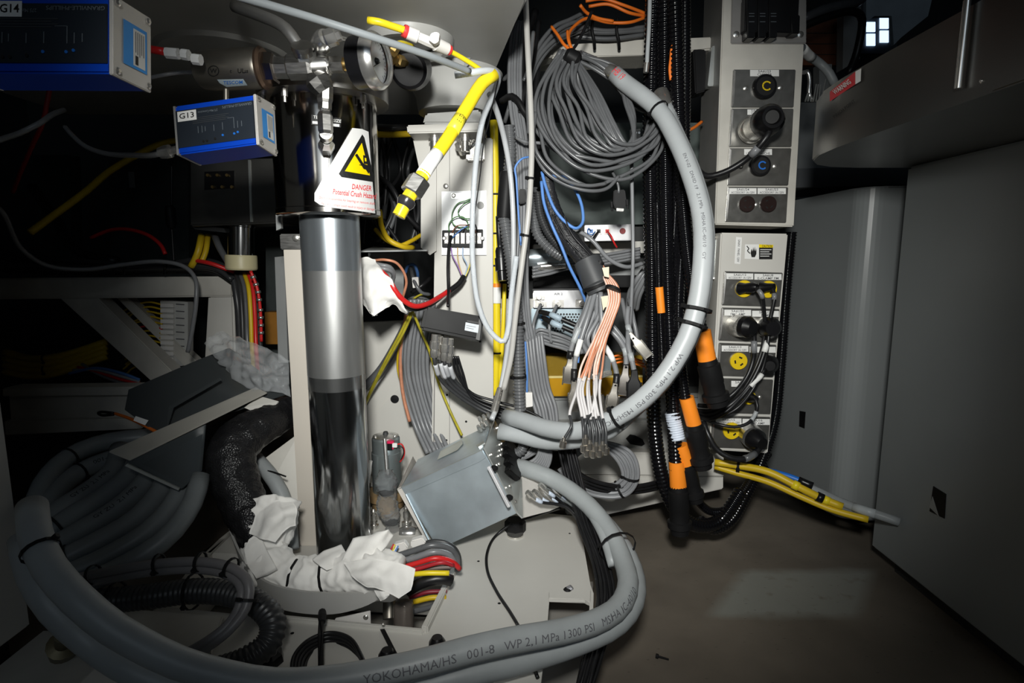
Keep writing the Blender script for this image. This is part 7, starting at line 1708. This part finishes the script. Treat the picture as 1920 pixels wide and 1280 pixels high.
o = cable('cable strung with steel ferrules beside the upright bunch', [(470, 508, 1.42), (482, 540, 1.42), (488, 580, 1.42), (490, 640, 1.42)], 3, red)
for k in range(8): sleeve(o, 0.06 + k * 0.115, 0.09 + k * 0.115, nickel, 'ferrule', 1.8, 8)
cl_ = [((448, 500), (470, 560)), ]
t = thing('terminal_rail', 'pale terminal rail packed with thin yellow wires, seen between the frame braces', 'terminal block', P(325, 690, 1.62))
TRp = Flat(1.62)
px_plate('rail', TRp, [(300, 562), (352, 566), (352, 684), (302, 692)], -0.03, 0.0, M('terminal_white', (0.50, 0.50, 0.48), 0.5), t, 0.001)
for k in range(12): px_plate('terminal', TRp, [(304, 568 + k * 10), (328, 569 + k * 10), (328, 576 + k * 10), (304, 575 + k * 10)], 0.0, 0.008, whitepl, t)
for k in range(8): lines(TRp.at, [(330, 570 + k * 13, 346, 571 + k * 13)], 2, greyink, t, 'printed_mark', 0.0006)
random.seed(3)
for k in range(14):
    y = 570 + k * 9
    m_ = yellowd if k not in (5, 9) else (red if k == 5 else greycable2)
    cable(('thin yellow wire fanning into the pale terminal rail' if m_ is yellowd else 'thin %s wire fanning into the pale terminal rail' % ('red' if m_ is red else 'grey')), [(228 + random.uniform(0, 10), y + 14, 1.70), (252, y + 2 + random.uniform(-4, 4), 1.66), (280, y - 4, 1.63), (304, y + 1, 1.615)], 1.8, m_, 'wire', 'wire', 'wires at the pale terminal rail' if m_ is yellowd else None)
yb = ['top', 'second', 'third', 'lowest']
for k in range(4):
    o = cable('%s fat yellow cable in the dark gap under the frame beam' % yb[k], [(10, 660 + k * 12, 1.72), (60, 672 + k * 11, 1.7), (110, 668 + k * 10, 1.68), (160, 654 + k * 9, 1.68), (200, 640 + k * 9, 1.7)], 7, yellowd)
    if k in (0, 2): tie(o, 0.45, 1.2, w=0.006)
for k, (m_, nm) in enumerate(((bluewire, 'blue'), (hosepale, 'pale'), (red, 'red'), (greycable, 'grey'))):
    cable('%s wire low behind the lower rail' % nm, [(130 + k * 8, 700 - k * 6, 1.66), (180, 690 + k * 3, 1.64), (230, 700 + k * 6, 1.62), (262, 712 + k * 3, 1.62)], 3, m_)
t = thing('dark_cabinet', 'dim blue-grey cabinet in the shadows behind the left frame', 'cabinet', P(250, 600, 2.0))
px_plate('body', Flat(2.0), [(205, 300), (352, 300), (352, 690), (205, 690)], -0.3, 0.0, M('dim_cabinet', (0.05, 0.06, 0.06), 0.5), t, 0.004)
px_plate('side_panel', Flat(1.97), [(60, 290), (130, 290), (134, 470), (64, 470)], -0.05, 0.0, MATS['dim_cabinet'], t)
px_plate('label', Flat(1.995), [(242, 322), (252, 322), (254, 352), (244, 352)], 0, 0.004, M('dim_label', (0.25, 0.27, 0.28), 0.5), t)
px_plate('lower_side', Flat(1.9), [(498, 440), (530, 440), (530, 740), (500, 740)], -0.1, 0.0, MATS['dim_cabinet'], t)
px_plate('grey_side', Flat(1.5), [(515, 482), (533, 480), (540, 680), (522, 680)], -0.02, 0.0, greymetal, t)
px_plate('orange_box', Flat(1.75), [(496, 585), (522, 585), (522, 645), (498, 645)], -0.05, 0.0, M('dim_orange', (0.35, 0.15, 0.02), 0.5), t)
tag(plathe('black_plug', (318, 386, 1.5), (322, 428, 1.5), [(0, 7), (0.1, 9), (0.8, 9), (1, 6)], blackm, None, 12), 'black inline plug hanging on a cord left of the steel box', 'plug')
cable('thin cord holding the inline plug', [(322, 310, 1.5), (322, 386, 1.5)], 2, blackr)
cable('thin cord below the inline plug', [(322, 428, 1.5), (326, 490, 1.5)], 2, blackr)
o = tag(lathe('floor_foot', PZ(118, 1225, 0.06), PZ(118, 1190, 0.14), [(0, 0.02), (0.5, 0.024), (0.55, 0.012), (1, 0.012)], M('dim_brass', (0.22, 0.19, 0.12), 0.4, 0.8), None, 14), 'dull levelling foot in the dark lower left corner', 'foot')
o = tag(box('foot_plate', (-0.88, 0.62, 0.02), (-0.60, 0.98, 0.06), cream_old), 'cream foot plate under the levelling foot at lower left', 'plate')
# ------------------------------------------------------------------ top right background
t = thing('rust_panel', 'rust brown panel between grey uprights behind the upper cabinet', 'panel', P(1550, 110, 2.2))
px_plate('sheet', Flat(2.2), [(1500, 30), (1586, 30), (1586, 122), (1500, 122)], -0.02, 0.0, rust, t)
for k in range(3): px_plate('groove', Flat(2.2), [(1500, 62 + k * 20), (1586, 62 + k * 20), (1586, 63 + k * 20), (1500, 63 + k * 20)], 0, 0.003, dark, t)
px_plate('upright', Flat(2.1), [(1582, 20), (1614, 10), (1612, 110), (1580, 130)], -0.04, 0.0, greymetal, t)
px_plate('low_upright', Flat(2.1), [(1536, 120), (1560, 120), (1560, 200), (1536, 210)], -0.04, 0.0, greymetal, t)
o = cable('fat grey hose bowing across the top right corner', [(1500, 40, 1.9), (1540, 20, 1.9), (1580, 10, 1.9), (1610, 2, 1.95), (1630, -20, 2.0)], 9, greycable2, sides=12)
cable('black hose under the fat grey one at the top right', [(1500, 52, 1.88), (1550, 32, 1.88), (1600, 22, 1.9), (1616, 34, 1.92), (1606, 100, 1.95), (1590, 140, 1.95)], 7, blackr, sides=12)
o = cable('grey cable with a white sleeve slanting down behind the upper cabinet', [(1474, 78, 1.49), (1500, 88, 1.50), (1516, 104, 1.54), (1536, 118, 1.56), (1554, 136, 1.55), (1566, 160, 1.55)], 8, hosegrey, sides=12)
sleeve(o, 0.22, 0.52, white, 'white_sleeve', 1.12)
t = thing('wire_guard', 'steel loop guard beside the upper cabinet top right edge', 'guard', P(1520, 190, 1.47))
tube('loop', [(1476, 132, 1.47), (1508, 136, 1.47), (1514, 134, 1.47), (1518, 150, 1.47), (1517, 176, 1.47), (1524, 190, 1.47)], 4, steel, t)
random.seed(6)
for k in range(7): bar('wire_strut', P(1510 + k * 5, 190, 1.46), P(1516 + k * 5 + random.uniform(-6, 6), 145 + random.uniform(-8, 20), 1.48), 0.003, 0.003, zinc, t)
t = thing('wall_cabinet', 'dark grey cabinet top in the gap between receptacle cabinet and hood', 'cabinet', P(1600, 350, 1.9))
px_plate('upper_body', Flat(1.95), [(1488, 192), (1540, 192), (1700, 260), (1700, 312), (1484, 316)], -0.3, 0, M('gap_grey', (0.13, 0.14, 0.145), 0.5), t)
px_plate('middle_body', Flat(1.72), [(1480, 316), (1702, 312), (1702, 346), (1480, 352)], -0.3, 0, M('gap_dark', (0.05, 0.055, 0.06), 0.5), t)
px_plate('lower_body', Flat(2.3), [(1470, 345), (1600, 340), (1600, 400), (1470, 410)], -0.1, 0, greymetal, t)
# dark clutter by the coupling between coil and cabinet
tag(px_plate('cable_duct', Flat(1.46), [(1300, 92), (1324, 92), (1324, 170), (1304, 176)], -0.05, 0.0, blackm, None, 0.003), 'black vertical duct left of the upper cabinet hinge', 'duct')
tag(px_plate('pale_side', Flat(1.6), [(1290, 100), (1308, 100), (1308, 170), (1292, 180)], -0.02, 0.0, greymetal, None), 'pale grey strip behind the black duct', 'strip')

strands('dark cable tied flat along the top of the frame beam', [(-20, 500, 1.52), (90, 506, 1.52), (200, 508, 1.52), (320, 506, 1.52), (400, 508, 1.51), (436, 530, 1.50)], [(0, k * 2.2 - 6, 0.016 * k) for k in range(5)], 5, dkgreycable, group='dark cables tied along the frame beam')
for k, x in enumerate((216, 312, 236)):
    tag(tube('cable_tie', [(x, 492, 1.53), (x - 3, 502, 1.505), (x - 4, 514, 1.515)], 2.2, blackm, sides=6), 'black tie round the beam cables, %s' % ('below the red arc', 'beside the inline plug cord', 'just right of the one below the red arc')[k], 'cable tie')
